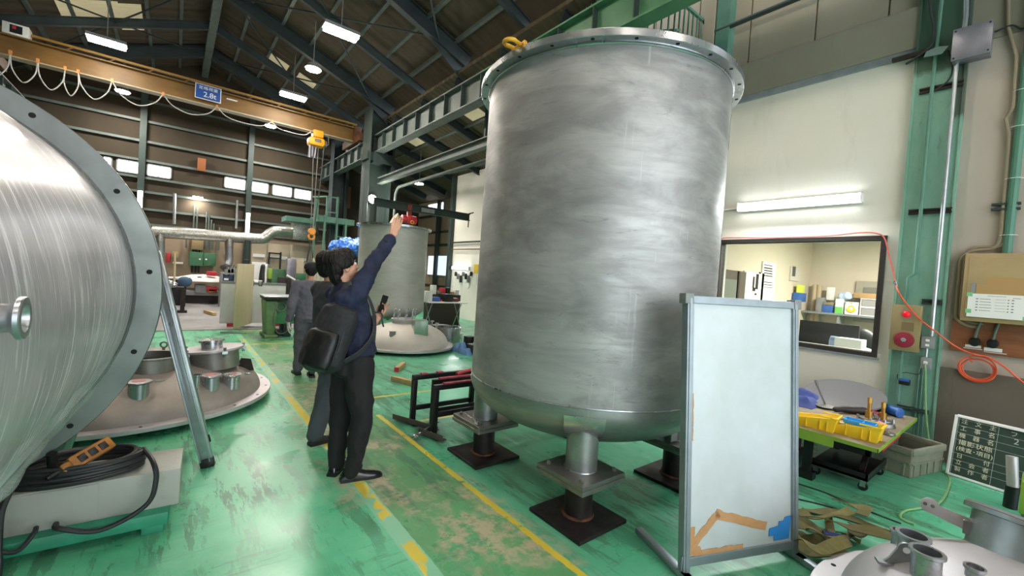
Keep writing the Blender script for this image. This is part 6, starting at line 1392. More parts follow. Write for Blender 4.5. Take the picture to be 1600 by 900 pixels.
b = MB(); b.tube([(dp(273, 302, 19.86).x, 19.86, dp(273, 302, 19.86).z), (dp(272, 350, 19.86).x, 19.86, dp(272, 350, 19.86).z)], .05, 6); tag(b.build('pale_bar', M['alu']), 'pale upright bar on the far wall right of the left tube lamp', 'bar')
sbox(309, 246, 321, 268, 19.8, .1, mat('rust_orange_panel', '#8a5028', .7), 'orange_wall_panel', 'rust orange panel on the dark far wall above the strip windows', 'panel')
sbox(530, 289, 547, 326, 19.8, .1, mat('rust_brown_panel', '#6a3f28', .7), 'brown_wall_panel', 'rust brown panel on the far wall behind the railed mezzanine', 'panel')
# partition panels low on the right
for k, (x0, x1, yt) in enumerate(((394, 416, 378), (417.5, 451, 380), (453, 483, 382))):
    a = dp(x0, yt, 19.3); c_ = dp(x1, 440, 19.3); b = MB(); b.b2((a.x, 19.3, 0), (c_.x, 19.36, a.z)); t = b.build('partition_panel', M['beige'], bevel=.01); tag(t, ('left', 'middle', 'right')[k]+' beige partition panel standing against the far wall', 'panel', 'partition panels')
    z = dp(x0, 396+k*3, 19.3).z; b = MB(); b.b2((a.x+.05, 19.28, z-.12), (c_.x-.1, 19.3, z)); b.build('pale_strip', M['white'], t, smooth=False)
t = thing('black_rack', 'small black open rack in front of the middle partition panel', 'rack', (dp(430, 400, 19).x, 19., 1.5))
for x in (421, 439): b = MB(); q = dp(x, 394, 19.); b.b2((q.x-.03, 19, 1.2), (q.x+.03, 19.06, q.z)); b.build('post', M['black'], t)
b = MB(); q0, q1 = dp(421, 394, 19.), dp(439, 394, 19.); b.b2((q0.x, 19, q0.z-.06), (q1.x, 19.05, q0.z)); b.b2((q0.x, 19, q0.z-.24), (q1.x, 19.05, q0.z-.2)); b.build('rails', M['black'], t)
a = dp(386, 400, 18.7); b = MB(); b.cyl((a.x, 18.7, 0), (a.x, 18.7, dp(386, 376, 18.7).z), .1, n=16); b.torus(Matrix.Translation((a.x, 18.7, 1.6)), .1, .02, 16, 5); tag(b.build('green_standpipe', M['dkgreen']), 'dark green standpipe rising to the foil duct beside the white board', 'pipe')
# white leaning table top, machines, green cabinet, panels
t = sbox(394, 409, 415, 433, 17.6, .08, M['white'], 'drawing_board', 'white tilted drawing board behind the white standing board', 'board', floor=True)
for k, (rect, m, nm, lb, ct) in enumerate((((425, 420, 445, 442), M['brgreen'], 'green_machine_cabinet', 'green machine cabinet left of the capped worker', 'cabinet'), ((420, 419, 425, 436), M['limegreen'], 'yellow_green_panel', 'yellow green panel beside the green machine cabinet', 'panel'), ((449, 404, 463, 430), M['boxgrey'], 'grey_leaning_sheet', 'grey sheet leaning behind the machines left of the capped worker', 'sheet'), ((464, 404, 474, 428), M['beige'], 'beige_leaning_sheet', 'beige sheet standing just left of the cap', 'sheet'), ((464, 427, 478, 438), M['brgreen'], 'green_case', 'green case beside the capped worker\'s head', 'case'), ((436, 433, 455, 446), M['black_iron'], 'dark_machine', 'dark machine with hoses below the grey leaning sheet', 'machine'), ((395, 438, 410, 445), M['white'], 'white_sheet_stack', 'white sheets on top of the standing board stack', 'sheet'))):
    a = aY(rect[0], rect[1], 16.6-.1*k); sbox(*rect, 16.6-.1*k, .25, m, nm, lb, ct, floor=(k in (0, 2, 3, 5, 6)))
b = MB(); b.tube([dp(448, 430, 15.95), dp(462, 438, 15.95), (dp(462, 438, 15.95).x, 15.95, 0)], .035, 8); tag(b.build('white_pipe', M['white']), 'bent white pipe standing beside the green case', 'pipe')
t = thing('hanging_coats', 'dark and white work clothes hanging behind the standing board', 'clothes', dp(416, 430, 17.))
for px, m in ((412, M['cable']), (416, M['paper']), (419, M['boxgrey'])):
    q = dp(px, 412, 17.); b = MB(); b.cap(q+Vector((0, 0, -.1)), q+Vector((0, 0, -.9)), .09, .16); b.build('garment', m, t, voxel=.03, relax=1, fold=lambda p: .05*noise.noise(Vector((p.x*9, p.y*9, p.z*2))))
# benches at the left far side
BY = 18.0
t = thing('surface_plate_bench', 'long low steel bench slab at the far side of the grey floor', 'bench', (dp(310, 465, BY).x, BY, 0))
a = dp(240, 458, BY); c_ = dp(358, 466, BY); b = MB(); b.b2((a.x-1, BY, .28), (c_.x+.5, BY+1.2, .46)); b.build('slab', M['greyfloor'], t, bevel=.01)
b = MB(); b.b2((a.x-1, BY+.1, 0), (c_.x+.5, BY+1.1, .28)); b.build('base', M['black_iron'], t)
sbox(305, 445, 322, 458, 17.9, .6, M['grey'], 'grey_pedestal', 'grey pedestal between the dark openings under the white dome', 'pedestal')
q = dp(318, 436, 18.3); t = thing('covered_table', 'round table covered with white sheet holding small parts, by the far wall', 'table', (q.x, 18.3, 0))
b = MB(); b.lathe([(0, q.z+.16), (.35, q.z+.13), (.75, q.z+.02), (.8, q.z-.07), (0, q.z-.1)], Matrix.Translation((q.x, 18.5, 0)), 40); b.build('white_cover', M['white'], t)
for dx in (-.5, .5): b = MB(); b.b2((q.x+dx-.05, 18.2, .46), (q.x+dx+.05, 18.3, q.z-.08)); b.build('leg', M['grey'], t)
for k, (px, py, m, s, lb) in enumerate(((331, 428, M['red'], .14, 'bright red part on top of the white covered table'), (331, 452, M['red'], .16, 'red box on the shelf under the white covered table'), (332, 455, M['orangebox'], .12, 'orange tool lying in front of the red box under the table'), (297, 436, M['black'], .07, 'small dark part on the left edge of the white covered table'), (312, 434, M['black'], .06, 'small dark part in the middle of the white covered table'))):
    q = dp(px, py, 17.9); b = MB(); b.b2((q.x-s, 17.9, q.z-s*.5), (q.x+s, 18.1, q.z+s*.6)); tag(b.build(('red_part', 'red_case', 'orange_tool', 'small_part', 'small_part')[k], m, bevel=.02), lb, 'part')
q = dp(289, 440, 17.0); t = thing('blue_bundle', 'slate blue round bundle left of the white covered table', 'bundle', (q.x, q.y, 0)); b = MB(); b.sph(q, (.19, .15, .17), 16); b.build('bundle', mat('slate_blue_cloth', '#3d5672', .8), t, fold=lambda p: .02*noise.noise(p*9)); b = MB(); b.cyl((q.x, q.y, 0), (q.x, q.y, q.z-.12), .04, n=10); b.build('stand', M['black'], t)
sbox(263, 433, 284, 436, 17.2, .5, M['white'], 'white_box_lid', 'white flat lid on the dark bench at the far left', 'lid')
sbox(266, 437, 286, 455, 17.3, .4, M['black'], 'dark_bench_cabinet', 'dark cabinet under the white lid at the far left', 'cabinet', floor=True)
t = thing('work_stand', 'dark steel work stand with metal parts right of the vessel flange', 'stand', (dp(272, 470, 15).x, 15, 0))
b = MB(); q = dp(272, 452, 15.); b.b2((q.x-.35, 15, q.z), (q.x+.22, 15.5, q.z+.06)); b.build('top', M['black_iron'], t)
for dx in (-.3, .15): b = MB(); b.b2((q.x+dx, 15.05, 0), (q.x+dx+.1, 15.2, q.z)); b.b2((q.x+dx-.06, 15.0, 0), (q.x+dx+.16, 15.25, .06)); b.build('leg', M['black_iron'], t)
b = MB(); b.cyl((q.x, 15.2, q.z+.06), (q.x-.02, 15.2, q.z+1.0), .025, n=8); b.build('cream_rod', M['cream'], t)
for k, (px, py, s) in enumerate(((258, 447, .12), (264, 443, .1), (271, 445, .08))): q = dp(px, py, 14.9); b = MB(); b.sph(q, (s*1.4, s, s), 12); tag(b.build('metal_part', M['bright'], fold=lambda p: .03*noise.noise(p*16)), 'shiny metal part on the dark work stand, %s' % ('left', 'middle', 'right')[k], 'part')
q = dp(262, 462, 14.6); b = MB(); b.cap(q+Vector((0, 0, .1)), q-Vector((.05, 0, .35)), .1, .14); tag(b.build('work_clothes', mat('slate_cloth', '#46526a', .9), fold=lambda p: .04*noise.noise(p*9)), 'slate blue work clothes hanging from the dark work stand', 'clothes')
t = thing('blue_welder', 'dark blue welding machine in a grey rack right of the white covered table', 'welder', (dp(356, 435, 17).x, 17, 1)); a, c_ = dp(348, 429, 17), dp(364, 440, 17)
b = MB(); b.b2((a.x, 17, c_.z), (c_.x, 17.5, a.z)); b.build('body', mat('dark_blue', '#22375a', .5), t, bevel=.02); b = MB(); a, c_ = dp(345, 428, 17), dp(367, 470, 17); b.b2((a.x, 16.95, 0), (a.x+.06, 17.5, a.z)); b.b2((c_.x-.06, 16.95, 0), (c_.x, 17.5, a.z)); b.b2((a.x, 16.95, a.z), (c_.x, 17.5, a.z+.05)); b.build('rack', M['grey'], t); b = MB(); b.b2((dp(350, 436, 17).x, 16.99, dp(350, 436, 17).z-.03), (dp(357, 436, 17).x, 17, dp(350, 436, 17).z+.03)); b.build('white_mark', M['white'], t)
for k, (px, py) in enumerate(((360, 425), (365, 424), (355, 426))): q = dp(px, py, 17.1); b = MB(); b.box(q, (.16, .2, .22)); b.cyl(q+Vector((0, 0, .1)), q+Vector((.04, 0, .2)), .05, n=10); tag(b.build('bench_tool', M['plate']), 'small steel tool on the rack over the blue welder, %s' % ('middle', 'right', 'left')[k], 'tool')
# red timber block on the grey floor
a, c_ = aZ(321, 487, .04), aZ(335, 491, .04); b = MB(); b.bar(a, c_, .1, .1); tag(b.build('timber_bar', M['timber'], bevel=.004), 'timber bar with a red end on the grey concrete floor', 'timber'); o = D.objects['timber_bar']
# white standing board and the cream screen seen edge on
a = aZ(345, 513); c_ = aZ(448, 508); YB = 12.0
t = thing('white_steel_sheet', 'large scuffed white board standing on the floor edge behind the cream screen', 'board', (1.6, YB, 0))
a = aY(346, 441, YB); c_ = aY(447, 446, YB); z_ = aY(346, 441, YB).z; b = MB(); b.b2((a.x, YB, .08), (c_.x, YB+.05, z_)); b.build('sheet', mat('scuffed_white', '#d3d2d2', .5, 0., '#c4b6ba', 1.6, (1, 1, 1), 8, lo=.45, hi=.7), t, bevel=.004)
b = MB(); b.b2((a.x, YB-.01, z_-.03), (c_.x, YB+.06, z_+.03)); b.build('top_edge', M['grey'], t); b = MB(); b.b2((a.x+1.1, YB-.004, .14), (a.x+1.75, YB, .2)); b.build('red_marks', mat('faint_red', '#d0566a', .6), t, smooth=False)
for x in (a.x+.15, c_.x-.3): b = MB(); b.b2((x, YB-.05, 0), (x+.2, YB+.1, .08)); b.build('red_block', M['red'], t)
for k, px in enumerate((394, 407)): q = aY(px, 445, YB); b = MB(); b.b2((q.x-.04, YB-.03, z_-.06), (q.x+.04, YB+.08, z_+.07)); tag(b.build('clamp', M['plate'], bevel=.01), ('left', 'right')[k]+' small clamp on the top edge of the scuffed white board', 'clamp')
# cream screen: its plane runs along the line of sight
SY = 10.6; p0 = aZ(368, 524); t = thing('cream_screen', 'cream partition screen on feet seen almost edge on in front of the white board', 'screen', (p0.x, p0.y, 0))
f0 = Vector((aZ(365, 521).x, aZ(365, 521).y, 0)); hgt = aY(372, 412, f0.y).z; dirv = Vector((.42, .90, 0)); s1 = f0+dirv*1.0
b = MB(); b.bar(f0+dirv*.5+Vector((0, 0, .1)), f0+dirv*.5+Vector((0, 0, hgt)), 1.0, .03, Vector((-dirv.y, dirv.x, 0))); b.build('panel', M['cream'], t, bevel=.003)
for q in (f0, s1):
    b = MB(); b.bar(q+Vector((0, 0, .03)), q+Vector((0, 0, hgt+.02)), .04, .04); b.build('edge_post', M['alu'], t); sd = Vector((-dirv.y, dirv.x, 0)); b = MB(); b.bar(q-sd*.25+Vector((0, 0, .015)), q+sd*.25+Vector((0, 0, .015)), .05, .03); b.build('foot', M['alu'], t)
# green saw with table
q = aZ(436, 523); a, c_ = aZ(415, 524), aZ(462, 522); YS = 10.3
t = thing('band_saw', 'green machine saw with a dark steel table and coiled hose left of the capped worker', 'saw', (1.85, YS, 0))
xa, xb = aY(412, 500, YS).x, aY(462, 500, YS).x; zt = aY(430, 462, YS).z
b = MB(); b.hexa([(xa+.05, YS-.1, 0), (xa+.2, YS-.1, 0), (xa+.2, YS+.4, 0), (xa+.05, YS+.4, 0), (xa, YS-.2, zt-.1), (xa+.22, YS-.2, zt-.1), (xa+.22, YS+.5, zt-.1), (xa, YS+.5, zt-.1)]); b.b2((xa+.0, YS-.2, 0), (xa+.25, YS+.5, .06)); b.build('left_pedestal', mat('pale_machine_green', '#7f9c70', .5, 0., '#6c8a62', 6), t, bevel=.02)
b = MB(); b.b2((xa+.15, YS-.1, .28), (xb-.05, YS+.4, zt-.08)); b.build('green_body', mat('mid_machine_green', '#4f8f66', .45, 0., '#3f7f58', 5), t, bevel=.02)
b = MB(); b.b2((xb-.25, YS-.1, 0), (xb-.1, YS+.4, .3)); b.b2((xa+.2, YS, 0), (xb-.1, YS+.4, .12)); b.build('right_pedestal', M['dkgreen'], t, bevel=.01)
b = MB(); b.b2((xa-.02, YS-.3, zt-.08), (xb+.02, YS+.5, zt-.02)); b.build('saw_table', M['black_iron'], t, bevel=.005); b = MB(); b.b2((xa-.05, YS-.28, zt-.02), (xb, YS+.5, zt)); b.build('table_plate', M['alu'], t, bevel=.003)
b = MB(); q = aY(438, 480, YS-.15); b.torus(frame(q, (.2, -1, 0)), .1, .018, 26, 8); b.torus(frame(q+Vector((0, -.03, .01)), (.2, -1, 0)), .09, .016, 26, 8); b.tube(spline([q+Vector((-.09, -.02, 0)), q+Vector((-.12, -.02, -.3)), q+Vector((-.02, -.02, -.55)), q+Vector((.15, -.02, -.5)), q+Vector((.1, -.02, -.2))], 6), .012, 6); b.build('coiled_hose', M['plate'], t)
# tall cream cloth behind the heads
YP = 12.6; a, c_ = aY(489, 404, YP), aY(530, 470, YP); b = MB(); b.grid(lambda u, v: (a.x+(c_.x-a.x)*u, YP+.03*math.sin(u*40)*v, c_.z-.9+(a.z-c_.z+.9+.02*math.sin(u*60))*v), 40, 8); tag(b.build('cream_sheet', mat('cream_cloth', '#d6cfc0', .8), solid=.01), 'cream cloth screen hanging behind the two dark-haired heads', 'screen')
# green mezzanine with railings and ladder
MY = 17.6; zt = aY(520, 342, MY).z; xa, xm, xb = aY(447, 345, MY).x, aY(493, 345, MY).x, aY(549, 345, MY).x
t = thing('green_mezzanine', 'green steel mezzanine with railings and ladder posts near the column', 'platform', ((xa+xb)/2, MY, 0))
b = MB(); b.b2((xa, MY, zt-.28), (xm, MY+.9, zt-.1)); b.b2((xm, MY-.4, zt-.2), (xb, MY+.9, zt+.02)); b.build('deck', M['ltgreen'], t)
def pst(px, y0, y1, Y=MY, r=.035): q = aY(px, y0, Y); e = aY(px, y1, Y); b = MB(); b.b2((q.x-r, Y-r, max(0, e.z)), (q.x+r, Y+r, q.z)); return b.build('post', M['ltgreen'], t)
for px, y0, y1 in ((494, 310, 440), (508, 336, 460), (497, 312, 342), (512, 307, 338), (528, 308, 340), (527, 341, 400), (541, 342, 380)): pst(px, y0, y1, MY-.4)
b = MB(); zr = aY(512, 307, MY-.4).z; zm = aY(512, 331, MY-.4).z; x1 = aY(512, 307, MY-.4).x; x2 = aY(528, 307, MY-.4).x; x0 = aY(497, 311, MY-.4).x
b.bar((x0, MY+.3, zr), (x1, MY-.4, zr), .05, .05); b.bar((x1, MY-.4, zr), (x2, MY-.4, zr), .05, .05); b.bar((x1, MY-.4, zm), (x2, MY-.4, zm), .04, .04)
for k in range(4): zz_ = zt-.7-k*.45; b.bar((aY(527, 350, MY-.4).x, MY-.4, zz_), (aY(541, 350, MY-.4).x, MY-.4, zz_), .03, .03)
b.build('rails_and_rungs', M['ltgreen'], t)
# blue film bundle
q = aY(542, 385, 12.8); t = thing('blue_film_bundle', 'large bundle wrapped in shiny blue film behind the second upright tank', 'bundle', (q.x+.1, 12.5, q.z-.35))
b = MB(); b.sph((q.x+.05, 12.75, q.z-.05), (.55, .33, .27), 30); b.sph((q.x+.5, 12.72, q.z), (.5, .32, .3), 30); b.build('film', M['bluefilm'], t, voxel=.03, fold=lambda p: .09*noise.noise(p*5)+.04*noise.noise(p*14))
b = MB(); b.b2((q.x-.35, 12.66, 0), (q.x+.9, 12.98, q.z-.22)); b.build('crate_below', M['dkgreen'], t)

# ------------------------------------------------------------ second upright tank
T2 = Vector((4.17, 9.95, 0)); R2 = .80
t = thing('second_upright_tank', 'smaller plain grey upright tank with rim flange behind the pale dished head', 'tank', (T2.x, T2.y, .1))
A2 = Matrix.Translation(T2)
b = MB(); b.lathe([(R2, .72), (R2, 2.60), (R2-.01, 2.60), (R2-.01, .72)], A2, 100, closed=True); b.build('shell', M['tank2'], t, ang=60)
b = MB(); pr = [(R2*math.cos(PI/2*i/16)**.8 if i < 16 else 0, .72-.3*math.sin(PI/2*i/16)) for i in range(17)]; b.lathe(pr, A2, 100); b.build('dished_bottom', M['tank2'], t, ang=60)
b = MB(); b.lathe([(R2-.02, 2.6), (R2+.08, 2.6), (R2+.08, 2.645), (R2-.02, 2.645)], A2, 100, closed=True); b.build('rim_flange', M['bright'], t, ang=30)
b = MB(); b.lathe([(0, 0), (.13, 0), (.16, .13), (.17, .14), (.14, .15), (0, .12)], frame((T2.x-.15, T2.y-.55, 2.70), (-.75, .1, .45)), 28); b.build('rim_gasket_disc', mat('pale_brown_disc', '#b5a98c', .5), t)
for a in (.6, 2.2, 3.8, 5.3):
    x, y = T2.x+.56*math.cos(a), T2.y+.56*math.sin(a); b = MB(); b.cyl((x, y, .02), (x, y, .6), .085, .085, 20); b.cyl((x, y, 0), (x, y, .02), .14, n=20); b.build('leg', M['tank2'], t)
# jib crane and red chain hoist on it
JY = 11.8; a, c_ = aY(600, 318, JY), aY(733, 343, JY); zj = aY(680, 331, JY).z
t = thing('jib_crane', 'dark green jib crane arm with an open steel end behind the second tank', 'crane', (a.x, JY, zj-.1)); b = MB(); b.ibeam((a.x-.3, JY, zj), (c_.x, JY, zj), .14, .22, .02); b.build('arm', M['dkgreen'], t, smooth=False)
b = MB(); b.tube([(c_.x-.02, JY, zj-.32), (c_.x-.02, JY, zj+.12), (c_.x+.15, JY, zj+.18)], .02, 6); b.build('end_stop', M['black_iron'], t); a_, d_ = aY(656, 328, JY), aY(676, 334, JY); b = MB(); b.b2((a_.x, JY-.12, zj-.08), (d_.x, JY-.1, zj+.04)); b.build('white_plate', M['alu'], t)
b = MB(); b.tube([(a.x-.3, JY, zj-.1), (a.x-.3, JY, 0)], .1, 12); b.build('mast', M['dkgreen'], t)
q = aY(641, 343, JY-.1); t = thing('red_chain_hoist', 'red chain hoist seen just above the second tank\'s rim', 'hoist', (q.x, JY-.1, q.z)); b = MB(); b.cyl((q.x-.22, JY, q.z), (q.x+.22, JY, q.z), .12, n=18); b.b2((q.x-.1, JY-.15, q.z-.1), (q.x+.12, JY+.1, q.z+.1)); b.build('body', M['red'], t, bevel=.01)
b = MB(); b.b2((q.x-.06, JY-.04, q.z+.1), (q.x+.06, JY+.04, zj+.1)); b.build('trolley', mat('rust_red', '#8a3a24', .6), t); b = MB(); b.torus(frame(q+Vector((0, -.15, -.09)), (0, 1, 0)), .045, .014, 16, 6); b.build('hook', M['hoist'], t)
# ------------------------------------------------------------ right bay behind: windows, benches
def bay_window(n, px0, py0, px1, py1, m, X=9.6, mull=1):
    a = aX(px0, py0, X); c_ = aX(px1, py1, X); b = MB(); b.b2((X-.05, c_.y-.05, c_.z-.05), (X-.0, a.y+.05, a.z+.05)); f = struct(b.build('window_%d' % n, M['grey'], smooth=False))
    for k in range(mull+1):
        y0 = c_.y+(a.y-c_.y)*k/(mull+1)+.03; y1 = c_.y+(a.y-c_.y)*(k+1)/(mull+1)-.03
        b = MB(); b.b2((X-.07, y0, c_.z), (X-.05, y1, a.z)); b.build('pane', m, f, smooth=False)
bay_window(10, 671, 321, 694, 330, M['winglow']); bay_window(11, 671, 400, 701, 431, M['winglow2'])
b = MB()
for z in (1.0, 2.9, 3.5, 4.3): b.b2((9.52, 14.35, z-.04), (9.6, 19.8, z+.04))
tag(b.build('bay_wall_rails', M['dkgreen'], smooth=False), 'dark steel rails along the bay wall around the frosted window', 'wall rails')
for y, lb in ((14.6, 'dark green bay post at the end of the cream wall'), (17.6, 'dark green bay post left of the frosted window')):
    b = MB(); b.b2((9.38, y-.1, 0), (9.5, y+.1, lz(9.5)-.1)); tag(b.build('bay_post', M['dkgreen'], smooth=False), lb, 'column')
b = MB(); b.b2((FX-.16, 14.15, 0), (FX-.01, 14.32, 5.3)); tag(b.build('wall_end_post', M['dkgreen'], smooth=False), 'thin dark green post at the far edge of the cream wall', 'column')
pipe('wall_pipe', [(FX-.1, 14.1, 2.78), (FX-.1, 9, 2.8)], .03, M['dkgreen'], 'dark green pipe on the cream wall left of the big tank')
pipe('wall_pipe', [(FX-.1, 14.1, 2.53), (FX-.1, 9, 2.5)], .02, M['rust'], 'thinner brown pipe below the green one on the cream wall')
# bench with clutter
BX = 5.2
def tbl(x0, y0, x1, y1, h, label, m, legs='fold'):
    t = thing('folding_table', label, 'table', ((x0+x1)/2, (y0+y1)/2, 0)); b = MB(); b.b2((x0, y0, h-.03), (x1, y1, h)); b.build('top', m, t, bevel=.004)
    for x in (x0+.15, x1-.15):
        for s in (-1, 1):
            ym = (y0+y1)/2; b = MB(); b.tube([(x, ym-s*(y1-y0)*.35, h-.03), (x, ym+s*(y1-y0)*.42, 0)], .014, 6); b.build('leg', M['alu'], t)
    return t
fa = aZ(670, 505); fb_ = aZ(728, 500)
q0 = aZ(672, 467, .8); q1 = aZ(728, 471, .8)
TY0 = q1.y-.4; q0.x = aY(668, 469, TY0).x; q1.x = aY(728, 471, TY0).x
tbl(q0.x, q1.y-.5, q1.x, q1.y+.1, .8, 'pale folding table with crossed legs right of the second tank', M['paper'])
tx0, tx1, ty = q0.x, q1.x, q1.y-.1
rnd = random.Random(9)
items = [(.05, 'small_printer', M['white'], (.22, .3, .28), 'white machine with a label at the left end of the pale folding table', 'machine'), (.28, 'blue_tool_case', M['blue'], (.2, .2, .12), 'blue tool case on the pale folding table', 'case'), (.42, 'red_tool', M['red'], (.25, .1, .05), 'red tool lying on the pale folding table', 'tool'), (.55, 'black_bag', M['black'], (.3, .3, .22), 'black bag on the pale folding table', 'bag'), (.78, 'brown_box', mat('red_brown', '#6a3a2c', .6), (.3, .3, .1), 'red brown box at the right end of the pale folding table', 'box'), (.66, 'paper_stack', M['paper'], (.2, .2, .1), 'white paper stack behind the black bag on the folding table', 'papers')]
for u, nm, m, d, lb, ct in items: ob(tx0+(tx1-tx0)*u, ty-.1+.1*(u > .6), .8, d, m, nm, lb, ct, rnd.uniform(-.3, .3))
ob(tx1-.1, ty+.9, 0, (1.0, .5, .95), mat('dark_bench', '#3a2c28', .6), 'dark_workbench', 'dark workbench with clutter behind the pale folding table', 'workbench')
for k in range(6): ob(tx1-.5+.16*k, ty+.8, .95, (.12, .2, rnd.uniform(.08, .3)), (M['paper'], M['plate'], M['red'], M['black'], M['card'], M['white'])[k], 'bench_item', 'small thing on the dark workbench, %s from the left' % ('first', 'second', 'third', 'fourth', 'fifth', 'last')[k], 'item')
q = aZ(672, 500); ob(q.x+.15, q.y+.2, 0, (.35, .4, .62), M['white'], 'white_cabinet', 'white machine cabinet under the left end of the folding table', 'cabinet')
q = aZ(672, 505); ob(q.x-.0, q.y-.3, 0, (.12, .4, .45), M['blue'], 'blue_side_case', 'blue faced case beside the white machine cabinet', 'case')
# stool
q = aZ(700, 497); t = thing('work_stool', 'dark stool under the folding table', 'stool', (q.x, q.y, 0)); b = MB(); b.cyl((q.x, q.y, .45), (q.x, q.y, .52), .18, n=20); b.build('seat', M['black'], t)
b = MB(); b.cyl((q.x, q.y, .05), (q.x, q.y, .45), .025, n=8)
for k in range(5): b.bar((q.x, q.y, .06), (q.x+.22*math.cos(k*1.256), q.y+.22*math.sin(k*1.256), .03), .03, .03)
b.build('base', M['black'], t)
# posters, paper on the cream wall at the left of the tank
def wallrect(px0, py0, px1, py1, m, name, label, cat, th=.01):
    a = aX(px0, py0, FX); c_ = aX(px1, py1, FX); b = MB(); b.b2((FX-th, c_.y, c_.z), (FX, a.y, a.z)); return tag(b.build(name, m, smooth=False), label, cat)
wallrect(741, 413, 747, 427, mat('poster_yellow', '#d9b53a', .6), 'yellow_poster', 'yellow poster on the cream wall beside the big tank\'s left side', 'poster')
for k, (r_, lb) in enumerate((((725, 428, 732, 441), 'pale sheet pinned on the cream wall below the yellow poster, left'), ((738, 429, 744, 445), 'pale sheet pinned on the cream wall below the yellow poster, right'), ((717, 425, 722, 431), 'small pale sheet pinned left on the cream wall'), ((728, 443, 733, 450), 'small sheet pinned lowest on the cream wall'))):
    wallrect(*r_, mat('pinned_paper', '#e2dfd4', .7), 'pinned_sheet', lb, 'sheet')
for k in range(7):
    px = 713+4*k; a = aX(px, 428+k % 3*4, FX-.02); b = MB(); b.box((FX-.05, a.y, a.z), (.06, .08, .16+.05*(k % 3))); tag(b.build('hanging_tool', M['plate'] if k % 2 else M['black'], bevel=.01), 'tool hanging on the cream wall left of the posters, %s from the left' % ('first', 'second', 'third', 'fourth', 'fifth', 'sixth', 'last')[k], 'tool', 'tools on the cream wall')
# blue shelf cabinet hugging the tank edge, boxes on the floor
q = aZ(738, 530)
ob(5.35, 7.55, .95, (.28, .3, .45), M['blue'], 'blue_container', 'blue container on the shelf stack left of the big tank', 'container'); ob(5.35, 7.55, .55, (.28, .32, .38), M['blue'], 'blue_crate', 'blue crate in the middle of the shelf stack left of the big tank', 'crate')
t = thing('shelf_stack', 'narrow shelf unit carrying blue containers left of the big tank', 'shelf', (5.35, 7.55, 0)); b = MB()
for z in (.1, .52, .93): b.b2((5.2, 7.37, z), (5.52, 7.73, z+.02))
b.build('shelves', M['paper'], t)
for x in (5.2, 5.5):
    for y in (7.37, 7.71): b = MB(); b.b2((x, y, 0), (x+.02, y+.02, 1.5)); b.build('post', M['black'], t)
ob(5.35, 7.55, .12, (.24, .28, .2), M['card'], 'carton', 'brown carton at the bottom of the narrow shelf unit', 'box'); ob(5.35, 7.5, .32, (.2, .2, .1), M['yellow'], 'yellow_can', 'small yellow box on the carton in the narrow shelf unit', 'box')
a = aZ(728, 548); ob(4.95, 7.2, 0, (.36, .3, .2), M['black'], 'black_tool_case', 'black tool case with a pink label on the floor beside the big tank', 'case'); ob(4.83, 7.045, .06, (.08, .005, .08), mat('pink_label', '#d88aa0', .6), 'pink_label', 'pink label on the front of the black tool case', 'label', bevel=0)
ob(5.0, 7.2, .2, (.22, .2, .03), M['paper'], 'white_papers', 'white papers on top of the black tool case', 'papers'); ob(5.2, 7.9, 0, (.2, .2, .25), M['black'], 'black_canister', 'black canister behind the black tool case', 'canister')
cloth('blue_bag', 4.62, 7.1, 4.95, 7.75, .0, .22, mat('sky_bag', '#5f86b8', .5), 11, 'light blue bag slumped on the floor between the pale head and the black tool case', 'bag')
# ------------------------------------------------------------ people
M['skin'] = mat('skin', '#d3a184', .5, 0., '#c9937a', 9)
M['hair'] = mat('dark_hair', '#0e0a09', .55, 0., '#1c1411', 60, (1, 1, .15), 3, bump=.8, spec=.3)
def V(*a): return Vector(a)
def loft(b, rings, n=22):
    """rings: (centre, forward, front radius, side radius) stacked into one closed body"""
    R = []
    for i, (c, f, a, w_) in enumerate(rings):
        c = Vector(c); nx = Vector(rings[min(i+1, len(rings)-1)][0])-Vector(rings[max(i-1, 0)][0]); z = nx.normalized()
        x = Vector(f); x = (x-z*x.dot(z)).normalized(); y = z.cross(x)
        R.append([b.v(c+x*a*math.cos(2*PI*k/n)+y*w_*math.sin(2*PI*k/n)) for k in range(n)])
    for A, B in zip(R, R[1:]): b.bridge(A, B)
    b.f(R[0][::-1]); b.f(R[-1])
def limb(b, pts, rs, n=14):
    for i in range(len(pts)-1): b.cap(pts[i], pts[i+1], rs[i], rs[i+1], n)
def fold_fn(amp, sc=(9, 9, 4), seed=0., amp2=None):
    def f(p):
        q = Vector((p.x*sc[0], p.y*sc[1], p.z*sc[2]+seed))
        r = 1-abs(noise.noise(q))*2
        return amp*(r-.5)+(amp2 or amp*.4)*noise.noise(q*3.1)
    return f
